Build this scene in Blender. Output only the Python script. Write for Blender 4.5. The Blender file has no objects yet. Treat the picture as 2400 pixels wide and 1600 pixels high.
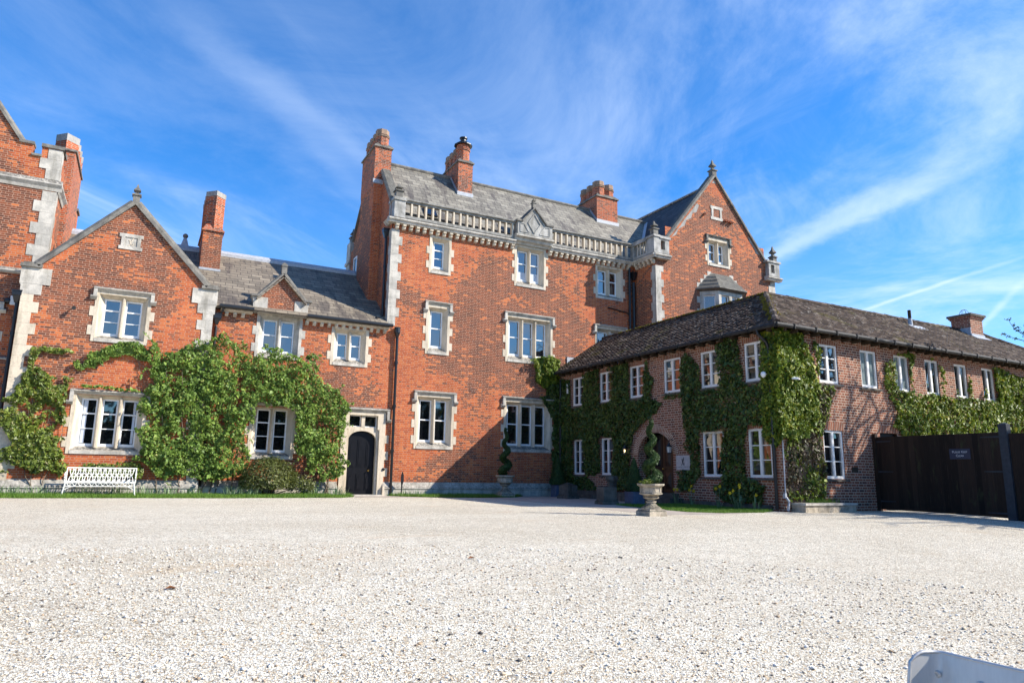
import bpy, bmesh, math, random
import numpy as np
from mathutils import Vector, Matrix

random.seed(7)
rng = np.random.default_rng(7)
S = bpy.context.scene
COL = S.collection
R = math.radians

# ---------------------------------------------------------------- camera
F, PIT, ROL, AZ = 1612.0, R(10.81), R(0.92), R(62.0)
cp, sp, cr, sr = math.cos(PIT), math.sin(PIT), math.cos(ROL), math.sin(ROL)
R0 = np.array([[1, 0, 0], [0, sp, -cp], [0, cp, sp]])
Rc = np.array([[cr, -sr, 0], [sr, cr, 0], [0, 0, 1]]) @ R0
Wm = np.array([[math.sin(AZ), math.cos(AZ), 0], [-math.cos(AZ), math.sin(AZ), 0], [0, 0, 1]])
MC = Wm @ Rc.T
cam_d = bpy.data.cameras.new('camera')
cam_d.sensor_fit = 'HORIZONTAL'
cam_d.sensor_width = 36.0
cam_d.lens = F / 2400 * 36.0
cam_d.clip_start, cam_d.clip_end = 0.05, 3000
cam = bpy.data.objects.new('camera', cam_d)
COL.objects.link(cam)
rot = Matrix((MC[:, 0].tolist(), (-MC[:, 1]).tolist(), (-MC[:, 2]).tolist())).transposed()
cam.matrix_world = Matrix.Translation((0, -25, 0.86)) @ rot.to_4x4()
S.camera = cam

# ---------------------------------------------------------------- sun, sky, exposure
SUN = Vector((1.0, -0.704, 0.90)).normalized()
sun_d = bpy.data.lights.new('sun', 'SUN')
sun_d.energy, sun_d.angle, sun_d.color = 5.0, R(0.53), (1.0, 0.93, 0.83)
sun = bpy.data.objects.new('sun', sun_d)
COL.objects.link(sun)
sun.rotation_euler = (-SUN).to_track_quat('-Z', 'Y').to_euler()
S.view_settings.view_transform = 'Standard'
S.view_settings.look = 'None'
S.view_settings.exposure = 0.80
S.view_settings.gamma = 1.0
S.view_settings.use_curve_mapping = False
S.cycles.max_bounces = 6
S.cycles.diffuse_bounces = 3
S.cycles.glossy_bounces = 3
S.cycles.use_denoising = True


class NT:
    """small helper to write node trees"""
    def __init__(s, tree):
        s.t = tree

    def n(s, typ, ins=None, **props):
        nd = s.t.nodes.new(typ)
        for k, v in props.items():
            setattr(nd, k, v)
        for k, v in (ins or {}).items():
            sock = nd.inputs[k]
            if isinstance(v, bpy.types.NodeSocket):
                s.t.links.new(v, sock)
            elif v is not None:
                sock.default_value = v
        return nd

    def m(s, op, a, b=None, c=None, clamp=False):
        nd = s.n('ShaderNodeMath', operation=op, use_clamp=clamp)
        for i, v in enumerate((a, b, c)):
            if v is None:
                continue
            if isinstance(v, bpy.types.NodeSocket):
                s.t.links.new(v, nd.inputs[i])
            else:
                nd.inputs[i].default_value = v
        return nd.outputs[0]

    def mix(s, f, a, b, mode='MIX'):
        nd = s.n('ShaderNodeMix', data_type='RGBA', blend_type=mode)
        for i, v in ((0, f), (6, a), (7, b)):
            if isinstance(v, bpy.types.NodeSocket):
                s.t.links.new(v, nd.inputs[i])
            else:
                nd.inputs[i].default_value = v if i == 0 else (*v, 1.0) if len(v) == 3 else v
        return nd.outputs[2]

    def ramp(s, f, stops, interp='LINEAR'):
        nd = s.n('ShaderNodeValToRGB', {'Fac': f})
        cr_ = nd.color_ramp
        cr_.interpolation = interp
        while len(cr_.elements) < len(stops):
            cr_.elements.new(0.5)
        for e, (p, c) in zip(cr_.elements, stops):
            e.position = p
            e.color = (*c, 1.0) if len(c) == 3 else c
        return nd.outputs[0]

    def noise(s, vec, scale, detail=4.0, rough=0.55, dist=0.0, dims='3D'):
        nd = s.n('ShaderNodeTexNoise', {'Vector': vec, 'Scale': scale, 'Detail': detail, 'Roughness': rough, 'Distortion': dist})
        return nd.outputs[0]

    def xyz(s, x=0.0, y=0.0, z=0.0):
        return s.n('ShaderNodeCombineXYZ', {0: x, 1: y, 2: z}).outputs[0]

    def sep(s, v):
        o = s.n('ShaderNodeSeparateXYZ', {0: v}).outputs
        return o[0], o[1], o[2]

    def sstep(s, v, a, b):
        return s.n('ShaderNodeMapRange', {'Value': v, 'From Min': a, 'From Max': b}, interpolation_type='SMOOTHSTEP').outputs[0]


# world: Nishita sky with thin streaked cirrus
W = bpy.data.worlds.new('World')
S.world = W
W.use_nodes = True
wt = NT(W.node_tree)
for nd in list(W.node_tree.nodes):
    W.node_tree.nodes.remove(nd)
sky = wt.n('ShaderNodeTexSky', sky_type='NISHITA', sun_disc=False, sun_elevation=math.asin(SUN.z),
           sun_rotation=math.atan2(SUN.x, SUN.y), altitude=50, air_density=1.0, dust_density=0.35, ozone_density=3.2)
tc = wt.n('ShaderNodeTexCoord').outputs['Generated']
wx, wy, wz = wt.sep(tc)
zz = wt.m('ADD', wt.m('MAXIMUM', wz, 0.0), 0.16)
pu, pv = wt.m('DIVIDE', wx, zz), wt.m('DIVIDE', wy, zz)


def cloud_layer(ang, su, sv, off, lo, hi, dist):
    ca, sa = math.cos(R(ang)), math.sin(R(ang))
    a = wt.m('ADD', wt.m('MULTIPLY', pu, ca * su), wt.m('MULTIPLY', pv, sa * su))
    b = wt.m('ADD', wt.m('MULTIPLY', pu, -sa * sv), wt.m('MULTIPLY', pv, ca * sv))
    nz = wt.noise(wt.xyz(a, b, off), 1.0, 9.0, 0.62, dist)
    return wt.sstep(nz, lo, hi)


c1 = cloud_layer(38, 0.75, 3.0, 3.1, 0.47, 0.80, 0.8)
c2 = cloud_layer(86, 0.70, 2.8, 7.7, 0.45, 0.82, 0.7)
right = wt.sstep(wt.m('SUBTRACT', pu, wt.m('MULTIPLY', pv, 0.25)), 0.05, 1.0)
big = wt.sstep(wt.noise(wt.xyz(pu, pv, 1.7), 0.8, 4.0, 0.55), 0.38, 0.62)
veil = wt.m('MULTIPLY', wt.sstep(wt.noise(wt.xyz(pu, pv, 4.4), 1.2, 8.0, 0.66, 0.8), 0.36, 0.74), wt.m('ADD', 0.13, wt.m('MULTIPLY', right, 0.36)))
lowh = wt.m('MULTIPLY', wt.sstep(wz, 0.42, 0.05), 0.22)


def contrail(nx, ny, d0, wid, amt, lo, hi):
    # a straight streak: pu*nx + pv*ny = d0, between lo and hi along it
    a = wt.m('SUBTRACT', wt.m('ADD', wt.m('MULTIPLY', pu, nx), wt.m('MULTIPLY', pv, ny)), d0)
    a = wt.m('ADD', a, wt.m('MULTIPLY', wt.m('SUBTRACT', wt.noise(wt.xyz(pu, pv, 9.0), 2.5, 6.0, 0.65), 0.5), wid * 2.4))
    g = wt.sstep(wt.m('ABSOLUTE', a), wid, 0.0)
    al = wt.m('SUBTRACT', wt.m('MULTIPLY', pv, nx), wt.m('MULTIPLY', pu, ny))
    e = wt.m('MULTIPLY', wt.sstep(al, lo, lo + 0.6), wt.sstep(al, hi, hi - 0.6))
    return wt.m('MULTIPLY', wt.m('MULTIPLY', g, e), amt)


CT = 0.0
wisp = wt.m('MAXIMUM', wt.m('MULTIPLY', c1, wt.m('MULTIPLY', big, 0.34)), wt.m('MULTIPLY', wt.m('MULTIPLY', c2, right), wt.m('ADD', 0.14, wt.m('MULTIPLY', big, 0.22))))
cl = wt.m('ADD', wt.m('ADD', wisp, lowh), veil)
TRAILS = [(0.9914, -0.1308, 1.412, 0.085, 0.34, 0.70, 2.1), (0.9986, -0.0519, 1.55, 0.05, 0.20, 0.60, 1.7), (0.9976, -0.0696, 2.0515, 0.020, 0.30, 0.85, 2.0),
          (0.6947, -0.7193, 0.8367, 0.022, 0.25, 2.1, 3.2), (-0.6017, 0.7987, 0.974, 0.070, 0.16, -1.75, -0.45), (-0.6743, 0.7384, 0.930, 0.055, 0.10, -1.8, -0.7)]
for t_ in TRAILS:
    cl = wt.m('ADD', cl, contrail(*t_))
cl = wt.m('MINIMUM', cl, 0.9)
tint = wt.mix(1.0, sky.outputs[0], (0.46, 1.36, 2.15), 'MULTIPLY')
lumi = wt.n('ShaderNodeRGBToBW', {0: sky.outputs[0]}).outputs[0]
cloudc = wt.mix(0.0, (8.5, 10.0, 12.0), (1, 1, 1))
skyc = wt.mix(cl, tint, cloudc)
bgn = wt.n('ShaderNodeBackground', {'Color': skyc, 'Strength': 0.068})
wo = wt.n('ShaderNodeOutputWorld', {'Surface': bgn.outputs[0]})

# ---------------------------------------------------------------- object helpers
ROOT = {}


def rootloc(o):
    while o is not None:
        if o.name in ROOT:
            return ROOT[o.name]
        o = o.parent
    return (0, 0, 0)


def thing(name, label, cat, loc=(0, 0, 0), group=None):
    o = bpy.data.objects.new(name, None)
    COL.objects.link(o)
    o.location = loc
    o.empty_display_size = 0.3
    o['label'] = label
    o['category'] = cat
    if group:
        o['group'] = group
    ROOT[o.name] = tuple(loc)
    return o


def tag(o, label=None, cat=None, group=None, kind=None):
    for k, v in (('label', label), ('category', cat), ('group', group), ('kind', kind)):
        if v:
            o[k] = v
    return o


def copy_thing(o, loc, label, parent=None):
    c = o.copy()
    COL.objects.link(c)
    if parent is None:
        c.location = loc
        c['label'] = label
        ROOT[c.name] = tuple(loc)
    else:
        c.parent = parent
    for ch in [x for x in o.children]:
        copy_thing(ch, None, None, c)
    return c


def IDT(u, d, z):
    return (u, d, z)


def FRONT(y0):
    return lambda u, d, z: (u, y0 - d, z)


def WEST(x0):
    return lambda u, d, z: (x0 - d, u, z)


def EAST(x0):
    return lambda u, d, z: (x0 + d, u, z)


class MB:
    def __init__(s, T=IDT):
        s.v, s.f, s.T = [], [], T

    def add(s, pts, faces, T=None):
        T = T or s.T
        b = len(s.v)
        s.v += [T(*p) for p in pts]
        s.f += [[b + i for i in f] for f in faces]
        return s

    def box(s, a0, a1, b0, b1, c0, c1, T=None):
        p = [(a, b, c) for a in (a0, a1) for b in (b0, b1) for c in (c0, c1)]
        return s.add(p, [(0, 1, 3, 2), (4, 6, 7, 5), (0, 4, 5, 1), (2, 3, 7, 6), (0, 2, 6, 4), (1, 5, 7, 3)], T)

    def poly(s, pts, T=None):
        return s.add(pts, [list(range(len(pts)))], T)

    def prism(s, uz, d0, d1, T=None):
        """outline in (u,z), extruded along d"""
        n = len(uz)
        p = [(u, d0, z) for u, z in uz] + [(u, d1, z) for u, z in uz]
        f = [list(range(n)), list(range(2 * n - 1, n - 1, -1))]
        f += [[i, (i + 1) % n, n + (i + 1) % n, n + i] for i in range(n)]
        return s.add(p, f, T)

    def prof(s, dz, u0, u1, T=None):
        """profile in (d,z) swept along u"""
        n = len(dz)
        p = [(u0, d, z) for d, z in dz] + [(u1, d, z) for d, z in dz]
        f = [list(range(n)), list(range(2 * n - 1, n - 1, -1))]
        f += [[i, (i + 1) % n, n + (i + 1) % n, n + i] for i in range(n)]
        return s.add(p, f, T)

    def beam(s, p, q, w, h, up=(0, 0, 1), T=None, side=None):
        """box from p to q, width w sideways, height h along up (centred on width, sitting on the line)"""
        p, q, up = Vector(p), Vector(q), Vector(up)
        d = (q - p).normalized()
        sd = d.cross(up).normalized()
        upn = sd.cross(d).normalized()
        pts = []
        for e in (p, q):
            for a in (-0.5, 0.5):
                for c in (0, 1):
                    pts.append(tuple(e + sd * (a * w) + upn * (c * h)))
        return s.add(pts, [(0, 1, 3, 2), (4, 6, 7, 5), (0, 4, 5, 1), (2, 3, 7, 6), (0, 2, 6, 4), (1, 5, 7, 3)], T)

    def tube(s, pts, r, n=6, T=None, cap=True):
        pts = [Vector(p) for p in pts]
        rs = r if isinstance(r, (list, tuple)) else [r] * len(pts)
        vs, fs = [], []
        ref = None
        for i, p in enumerate(pts):
            d = (pts[min(i + 1, len(pts) - 1)] - pts[max(i - 1, 0)]).normalized()
            if ref is None:
                ref = Vector((0, 0, 1)) if abs(d.z) < 0.9 else Vector((1, 0, 0))
            a = d.cross(ref)
            if a.length < 1e-5:
                a = d.cross(Vector((0.3, 1, 0.2)))
            a.normalize()
            b = d.cross(a).normalized()
            ref = a.cross(d) if False else ref
            for k in range(n):
                t = 2 * math.pi * k / n
                vs.append(tuple(p + (a * math.cos(t) + b * math.sin(t)) * rs[i]))
        for i in range(len(pts) - 1):
            for k in range(n):
                fs.append((i * n + k, i * n + (k + 1) % n, (i + 1) * n + (k + 1) % n, (i + 1) * n + k))
        if cap:
            fs.append(list(range(n))[::-1])
            fs.append([(len(pts) - 1) * n + k for k in range(n)])
        return s.add(vs, fs, T)

    def lathe(s, cx, cy, prof, n=16, ph=0.0, sx=1.0, sy=1.0, cap=True, T=None):
        vs, fs = [], []
        for r, z in prof:
            for k in range(n):
                t = 2 * math.pi * k / n + ph
                vs.append((cx + r * math.cos(t) * sx, cy + r * math.sin(t) * sy, z))
        for i in range(len(prof) - 1):
            for k in range(n):
                fs.append((i * n + k, i * n + (k + 1) % n, (i + 1) * n + (k + 1) % n, (i + 1) * n + k))
        if cap:
            fs.append(list(range(n))[::-1])
            fs.append([(len(prof) - 1) * n + k for k in range(n)])
        return s.add(vs, fs, T)

    def build(s, name, mat, parent=None, smooth=False, bevel=0.0, kind=None):
        me = bpy.data.meshes.new(name)
        off = rootloc(parent) if parent is not None else (0, 0, 0)
        me.from_pydata([(a - off[0], b - off[1], c - off[2]) for a, b, c in s.v], [], s.f)
        me.materials.append(mat)
        bm = bmesh.new()
        bm.from_mesh(me)
        bmesh.ops.recalc_face_normals(bm, faces=bm.faces)
        bm.to_mesh(me)
        bm.free()
        if smooth:
            me.polygons.foreach_set('use_smooth', [True] * len(me.polygons))
        o = bpy.data.objects.new(name, me)
        COL.objects.link(o)
        if parent is not None:
            o.parent = parent
        if bevel:
            md = o.modifiers.new('bevel', 'BEVEL')
            md.width, md.segments, md.limit_method = bevel, 2, 'ANGLE'
        if kind:
            o['kind'] = kind
        return o




def build_split(mb, name, mat, parent, tol=0.02):
    """build one object for each touching group of pieces in the builder"""
    par = list(range(len(mb.v)))

    def find(i):
        while par[i] != i:
            par[i] = par[par[i]]
            i = par[i]
        return i
    for f in mb.f:
        for i in f[1:]:
            par[find(i)] = find(f[0])
    isl = {}
    for i in range(len(mb.v)):
        isl.setdefault(find(i), []).append(i)
    keys = list(isl)
    bbs = [(np.min([mb.v[i] for i in isl[k]], 0) - tol, np.max([mb.v[i] for i in isl[k]], 0) + tol) for k in keys]
    grp = list(range(len(keys)))

    def g_(i):
        while grp[i] != i:
            i = grp[i]
        return i
    for i in range(len(keys)):
        for j in range(i):
            if np.all(bbs[i][0] <= bbs[j][1]) and np.all(bbs[j][0] <= bbs[i][1]):
                grp[g_(i)] = g_(j)
    out = []
    for r_ in sorted({g_(i) for i in range(len(keys))}):
        ids = {v for i in range(len(keys)) if g_(i) == r_ for v in isl[keys[i]]}
        m2 = MB()
        idx = {}
        for v in sorted(ids):
            idx[v] = len(m2.v)
            m2.v.append(mb.v[v])
        m2.f = [[idx[i] for i in f] for f in mb.f if f[0] in ids]
        out.append(m2.build(name, mat, parent))
    return out


# ---------------------------------------------------------------- materials
def new_mat(name, rough=0.8, spec=0.3):
    m = bpy.data.materials.new(name)
    m.use_nodes = True
    t = NT(m.node_tree)
    b = m.node_tree.nodes['Principled BSDF']
    b.inputs['Roughness'].default_value = rough
    b.inputs['Specular IOR Level'].default_value = spec
    return m, t, b


def setc(t, b, sock, v):
    if isinstance(v, bpy.types.NodeSocket):
        t.t.links.new(v, b.inputs[sock])
    else:
        b.inputs[sock].default_value = (*v, 1.0) if hasattr(v, '__len__') and len(v) == 3 else v


def bump(t, b, h, strength=0.5, dist=0.01):
    nd = t.n('ShaderNodeBump', {'Height': h, 'Strength': strength, 'Distance': dist})
    t.t.links.new(nd.outputs[0], b.inputs['Normal'])


def wall_uv(t):
    g = t.n('ShaderNodeNewGeometry')
    x, y, z = t.sep(g.outputs['Position'])
    nx, ny, nz = t.sep(g.outputs['True Normal'])
    sidef = t.m('GREATER_THAN', t.m('ABSOLUTE', nx), t.m('ABSOLUTE', ny))
    u = t.m('ADD', t.m('MULTIPLY', y, sidef), t.m('MULTIPLY', x, t.m('SUBTRACT', 1.0, sidef)))
    return g.outputs['Position'], u, z, x, y


def brick_mat(name, light, dark, mortar, rowh, per, split, dark_lo, dark_hi, soldier=False, mort=0.0145, zones=()):
    m, t, b = new_mat(name, 0.9, 0.2)
    pos, u, z, x, y = wall_uv(t)
    if soldier:
        u, z = z, u
    v = t.m('DIVIDE', z, rowh)
    row = t.m('FLOOR', v)
    fv = t.m('FRACT', v)
    half = t.m('MULTIPLY', t.m('FRACT', t.m('MULTIPLY', row, 0.5)), 1.0)
    rj = t.n('ShaderNodeTexWhiteNoise', {'Vector': t.xyz(row, 3.3, 0.0)}, noise_dimensions='2D').outputs[0]
    p = t.m('ADD', t.m('DIVIDE', u, per), t.m('ADD', half, t.m('MULTIPLY', rj, 0.12)))
    col = t.m('FLOOR', p)
    fp = t.m('FRACT', p)
    hd = t.m('GREATER_THAN', fp, split)
    idn = t.xyz(t.m('ADD', t.m('MULTIPLY', col, 2.0), hd), row, 0.0)
    wn = t.n('ShaderNodeTexWhiteNoise', {'Vector': idn}, noise_dimensions='2D')
    r1 = wn.outputs[0]
    r2, r3, _ = t.sep(wn.outputs[1])
    ju = t.m('MULTIPLY', t.m('MINIMUM', t.m('MINIMUM', fp, t.m('SUBTRACT', 1.0, fp)), t.m('ABSOLUTE', t.m('SUBTRACT', fp, split))), per)
    jv = t.m('MULTIPLY', t.m('MINIMUM', fv, t.m('SUBTRACT', 1.0, fv)), rowh)
    jd = t.m('MINIMUM', ju, jv)
    brickf = t.sstep(jd, mort * 0.35, mort * 0.75)
    patch = t.noise(t.xyz(x, y, t.m('MULTIPLY', z, 1.25)), 0.30, 5.0, 0.62, 0.5)
    if zones:
        acc = None
        for (zx, zzz, rx_, rz_) in zones:
            q1 = t.m('DIVIDE', t.m('SUBTRACT', u, zx), rx_)
            q2 = t.m('DIVIDE', t.m('SUBTRACT', z, zzz), rz_)
            e_ = t.m('SUBTRACT', 1.0, t.m('SQRT', t.m('ADD', t.m('MULTIPLY', q1, q1), t.m('MULTIPLY', q2, q2))), clamp=True)
            acc = e_ if acc is None else t.m('MAXIMUM', acc, e_)
        patch = t.m('ADD', patch, t.m('SUBTRACT', t.m('MULTIPLY', t.sstep(acc, 0.0, 0.5), 0.20), 0.075))
    prob = t.m('MULTIPLY', t.sstep(patch, 0.44, 0.60), dark_hi - dark_lo)
    prob = t.m('ADD', prob, t.m('ADD', dark_lo, t.m('MULTIPLY', hd, 0.07)))
    isd = t.m('LESS_THAN', r1, prob)
    lc = t.ramp(r2, light)
    dc = t.ramp(r3, dark)
    c = t.mix(isd, lc, dc)
    fine = t.noise(pos, 55.0, 3.0, 0.6)
    c = t.mix(1.0, c, t.ramp(fine, [(0.3, (0.80, 0.80, 0.80)), (0.7, (1.15, 1.12, 1.1))]), 'MULTIPLY')
    stain = t.noise(t.xyz(t.m('MULTIPLY', u, 1.6), 0.0, t.m('MULTIPLY', z, 0.55)), 0.8, 5.0, 0.6)
    c = t.mix(1.0, c, t.ramp(stain, [(0.32, (0.74, 0.74, 0.76)), (0.62, (1.06, 1.05, 1.04))]), 'MULTIPLY')
    moth = t.mix(t.noise(pos, 3.0, 2.0), mortar, tuple(a * 0.72 for a in mortar))
    c = t.mix(brickf, moth, c)
    setc(t, b, 'Base Color', c)
    h = t.m('ADD', t.m('MULTIPLY', brickf, 0.7), t.m('ADD', t.m('MULTIPLY', fine, 0.25), t.m('MULTIPLY', r2, 0.3)))
    bump(t, b, h, 0.45, 0.008)
    return m


LIGHT_RED = [(0.0, (0.33, 0.074, 0.027)), (0.35, (0.43, 0.094, 0.030)), (0.7, (0.50, 0.122, 0.035)), (1.0, (0.55, 0.165, 0.052))]
DARK_RED = [(0.0, (0.115, 0.045, 0.030)), (0.4, (0.19, 0.064, 0.035)), (1.0, (0.29, 0.088, 0.040))]
M = {}
M['brick'] = brick_mat('red_brick', LIGHT_RED, DARK_RED, (0.46, 0.29, 0.20), 0.0695, 0.306, 0.66, 0.012, 0.93, mort=0.012,
                       zones=[(13.5, 6.8, 5.2, 3.6), (-1.2, 6.9, 2.3, 3.0), (23.7, 10.5, 4.2, 5.5), (-6.5, 7.5, 4.2, 4.5), (6.2, 4.2, 2.2, 2.2), (3.9, 6.9, 0.9, 0.9), (1.6, 8.6, 0.8, 0.8), (3.6, 9.5, 3.0, 4.5)])
M['brick_chim'] = brick_mat('chimney_brick', [(0.0, (0.30, 0.062, 0.023)), (0.5, (0.42, 0.088, 0.028)), (1.0, (0.51, 0.13, 0.042))],
                            DARK_RED, (0.42, 0.30, 0.23), 0.0695, 0.306, 0.66, 0.06, 0.55)
BROWN = [(0.0, (0.16, 0.056, 0.031)), (0.5, (0.225, 0.080, 0.043)), (1.0, (0.30, 0.112, 0.064))]
M['brick_brown'] = brick_mat('brown_brick', BROWN, [(0.0, (0.10, 0.05, 0.04)), (1.0, (0.2, 0.075, 0.05))], (0.56, 0.46, 0.355), 0.078, 0.340, 0.66, 0.05, 0.25)
M['brick_soldier'] = brick_mat('soldier_brick', [(0.0, (0.18, 0.058, 0.030)), (1.0, (0.28, 0.098, 0.05))], BROWN, (0.50, 0.42, 0.33), 0.078, 0.9, 0.5, 0.05, 0.2, soldier=True)


def stone_mat(name, base, grey, dirt, lo, hi, scale=2.2, rough=0.85):
    m, t, b = new_mat(name, rough, 0.25)
    g = t.n('ShaderNodeNewGeometry')
    pos = g.outputs['Position']
    n1 = t.noise(pos, scale, 6.0, 0.62, 0.3)
    n2 = t.noise(pos, scale * 7, 4.0, 0.65)
    c = t.mix(t.sstep(n1, lo, hi), base, grey)
    nz = t.sep(g.outputs['True Normal'])[2]
    up = t.m('MULTIPLY', t.sstep(nz, 0.15, 0.8), t.sstep(n2, 0.25, 0.6))
    c = t.mix(up, c, dirt)
    c = t.mix(t.m('MULTIPLY', t.sstep(n2, 0.55, 0.75), 0.45), c, dirt)
    c = t.mix(1.0, c, t.ramp(t.noise(pos, 40, 3, 0.6), [(0.3, (0.85, 0.85, 0.85)), (0.7, (1.08, 1.08, 1.08))]), 'MULTIPLY')
    sx_, sy_, sz_ = t.sep(pos)
    stk = t.noise(t.xyz(t.m('MULTIPLY', sx_, 4.5), t.m('MULTIPLY', sy_, 4.5), t.m('MULTIPLY', sz_, 0.8)), 1.0, 5.0, 0.65)
    c = t.mix(1.0, c, t.ramp(stk, [(0.30, (0.62, 0.61, 0.58)), (0.52, (1.0, 1.0, 1.0))]), 'MULTIPLY')
    setc(t, b, 'Base Color', c)
    bump(t, b, t.m('ADD', n2, t.m('MULTIPLY', t.noise(pos, 60, 3, 0.6), 0.4)), 0.35, 0.01)
    return m


M['stone'] = stone_mat('cream_stone', (0.64, 0.545, 0.415), (0.53, 0.46, 0.36), (0.27, 0.24, 0.19), 0.45, 0.75)
M['stone_grey'] = stone_mat('grey_stone', (0.58, 0.535, 0.46), (0.38, 0.355, 0.31), (0.13, 0.12, 0.105), 0.38, 0.66)
M['coping'] = stone_mat('coping_stone', (0.255, 0.235, 0.20), (0.155, 0.145, 0.13), (0.085, 0.082, 0.07), 0.35, 0.62, 3.0)
M['stone_dark'] = stone_mat('dark_stone', (0.15, 0.13, 0.105), (0.085, 0.08, 0.068), (0.045, 0.045, 0.034), 0.35, 0.62, 4.0)
M['urn_stone'] = stone_mat('urn_stone', (0.50, 0.43, 0.33), (0.31, 0.27, 0.21), (0.08, 0.075, 0.055), 0.42, 0.62, 6.0)
M['stone_worn'] = stone_mat('worn_grey_stone', (0.47, 0.45, 0.41), (0.29, 0.28, 0.255), (0.12, 0.115, 0.10), 0.36, 0.62)
M['balus'] = stone_mat('lichened_stone', (0.34, 0.325, 0.29), (0.22, 0.21, 0.19), (0.105, 0.10, 0.088), 0.36, 0.62, 4.0)
M['pot_cap'] = stone_mat('chimney_cap_stone', (0.36, 0.23, 0.155), (0.27, 0.20, 0.15), (0.16, 0.13, 0.09), 0.4, 0.65, 5.0)
M['render'] = stone_mat('cement_patch', (0.36, 0.34, 0.31), (0.28, 0.27, 0.25), (0.2, 0.2, 0.18), 0.4, 0.7)


def slate_mat(name, cols, stain, roww, rowh, zfac):
    m, t, b = new_mat(name, 0.62, 0.4)
    pos, u, z, x, y = wall_uv(t)
    v = t.m('DIVIDE', z, rowh)
    row = t.m('FLOOR', v)
    fv = t.m('FRACT', v)
    rj = t.n('ShaderNodeTexWhiteNoise', {'Vector': t.xyz(row, 1.3, 0.0)}, noise_dimensions='2D').outputs[0]
    p = t.m('ADD', t.m('DIVIDE', u, roww), t.m('ADD', t.m('MULTIPLY', row, 0.5), t.m('MULTIPLY', rj, 0.2)))
    col, fp = t.m('FLOOR', p), t.m('FRACT', p)
    wn = t.n('ShaderNodeTexWhiteNoise', {'Vector': t.xyz(col, row, 0.0)}, noise_dimensions='2D')
    r1 = wn.outputs[0]
    c = t.ramp(r1, cols)
    st = t.noise(t.xyz(t.m('MULTIPLY', u, 2.4), t.m('MULTIPLY', r1, 0.10), t.m('MULTIPLY', z, 0.55)), 1.0, 5.0, 0.62, 0.2)
    rowpatch = t.noise(pos, 0.55, 3.0, 0.5)
    sf = t.m('MULTIPLY', t.sstep(st, 0.50, 0.58), t.sstep(rowpatch, 0.43, 0.53))
    c = t.mix(t.m('MULTIPLY', sf, 0.72), c, stain)
    c = t.mix(1.0, c, t.ramp(t.noise(pos, 9.0, 4.0, 0.65), [(0.3, (0.78, 0.78, 0.78)), (0.7, (1.15, 1.14, 1.1))]), 'MULTIPLY')
    ju = t.m('MULTIPLY', t.m('MINIMUM', fp, t.m('SUBTRACT', 1.0, fp)), roww)
    gap = t.m('MULTIPLY', t.sstep(ju, 0.004, 0.012), t.sstep(t.m('MULTIPLY', fv, rowh), 0.006, 0.022))
    c = t.mix(gap, tuple(a * 0.45 for a in stain), c)
    setc(t, b, 'Base Color', c)
    h = t.m('ADD', t.m('MULTIPLY', t.m('SUBTRACT', 1.0, fv), 0.8), t.m('ADD', t.m('MULTIPLY', r1, 0.5), gap))
    bump(t, b, h, 0.7, 0.012)
    return m


M['slate'] = slate_mat('slate', [(0.0, (0.135, 0.122, 0.10)), (0.5, (0.195, 0.178, 0.145)), (1.0, (0.26, 0.238, 0.195))], (0.055, 0.045, 0.043), 0.40, 0.185, 1)
M['slate_dark'] = slate_mat('dark_slate', [(0.0, (0.035, 0.034, 0.036)), (0.5, (0.05, 0.049, 0.05)), (1.0, (0.075, 0.073, 0.072))], (0.025, 0.024, 0.024), 0.40, 0.185, 1)  # same slate darkened, shade of the gabled wing's roof put into the colour
M['slate_low'] = slate_mat('slate_lower', [(0.0, (0.14, 0.117, 0.088)), (0.5, (0.19, 0.158, 0.118)), (1.0, (0.25, 0.21, 0.158))], (0.072, 0.058, 0.05), 0.40, 0.145, 1)


def plain(name, colr, rough=0.6, spec=0.4, metal=0.0, nscale=0.0, var=0.25):
    m, t, b = new_mat(name, rough, spec)
    b.inputs['Metallic'].default_value = metal
    if nscale:
        pos = t.n('ShaderNodeNewGeometry').outputs['Position']
        nz = t.noise(pos, nscale, 5.0, 0.62)
        c = t.mix(1.0, colr, t.ramp(nz, [(0.3, (1 - var,) * 3), (0.7, (1 + var,) * 3)]), 'MULTIPLY')
        setc(t, b, 'Base Color', c)
        bump(t, b, nz, 0.15, 0.01)
    else:
        setc(t, b, 'Base Color', colr)
    return m


M['white'] = plain('white_paint', (0.78, 0.78, 0.76), 0.45, 0.4, 0, 9.0, 0.06)
M['white_old'] = plain('flaking_white_paint', (0.72, 0.71, 0.68), 0.55, 0.4, 0, 30.0, 0.14)
M['iron'] = plain('black_iron', (0.012, 0.012, 0.013), 0.35, 0.5, 0, 20.0, 0.3)
M['black_door'] = plain('black_door_paint', (0.006, 0.006, 0.008), 0.38, 0.22, 0, 8.0, 0.3)
M['brown_door'] = plain('dark_wood_door', (0.030, 0.012, 0.007), 0.4, 0.4, 0, 14.0, 0.4)
M['brass'] = plain('brass', (0.55, 0.34, 0.09), 0.3, 0.5, 1.0)
M['lead'] = plain('lead', (0.36, 0.38, 0.41), 0.5, 0.5, 0.0, 12.0, 0.2)
M['gutter'] = plain('gutter', (0.03, 0.029, 0.028), 0.65, 0.2, 0, 5.0, 0.5)
M['dark'] = plain('dark_void', (0.004, 0.004, 0.005), 0.8, 0.1)
M['blue_pot'] = plain('blue_grey_planter', (0.085, 0.11, 0.17), 0.55, 0.4, 0, 7.0, 0.25)
M['soil'] = plain('soil', (0.035, 0.025, 0.017), 0.95, 0.1, 0, 40.0, 0.5)
M['bark'] = plain('bark', (0.16, 0.125, 0.09), 0.9, 0.1, 0, 30.0, 0.35)
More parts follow.
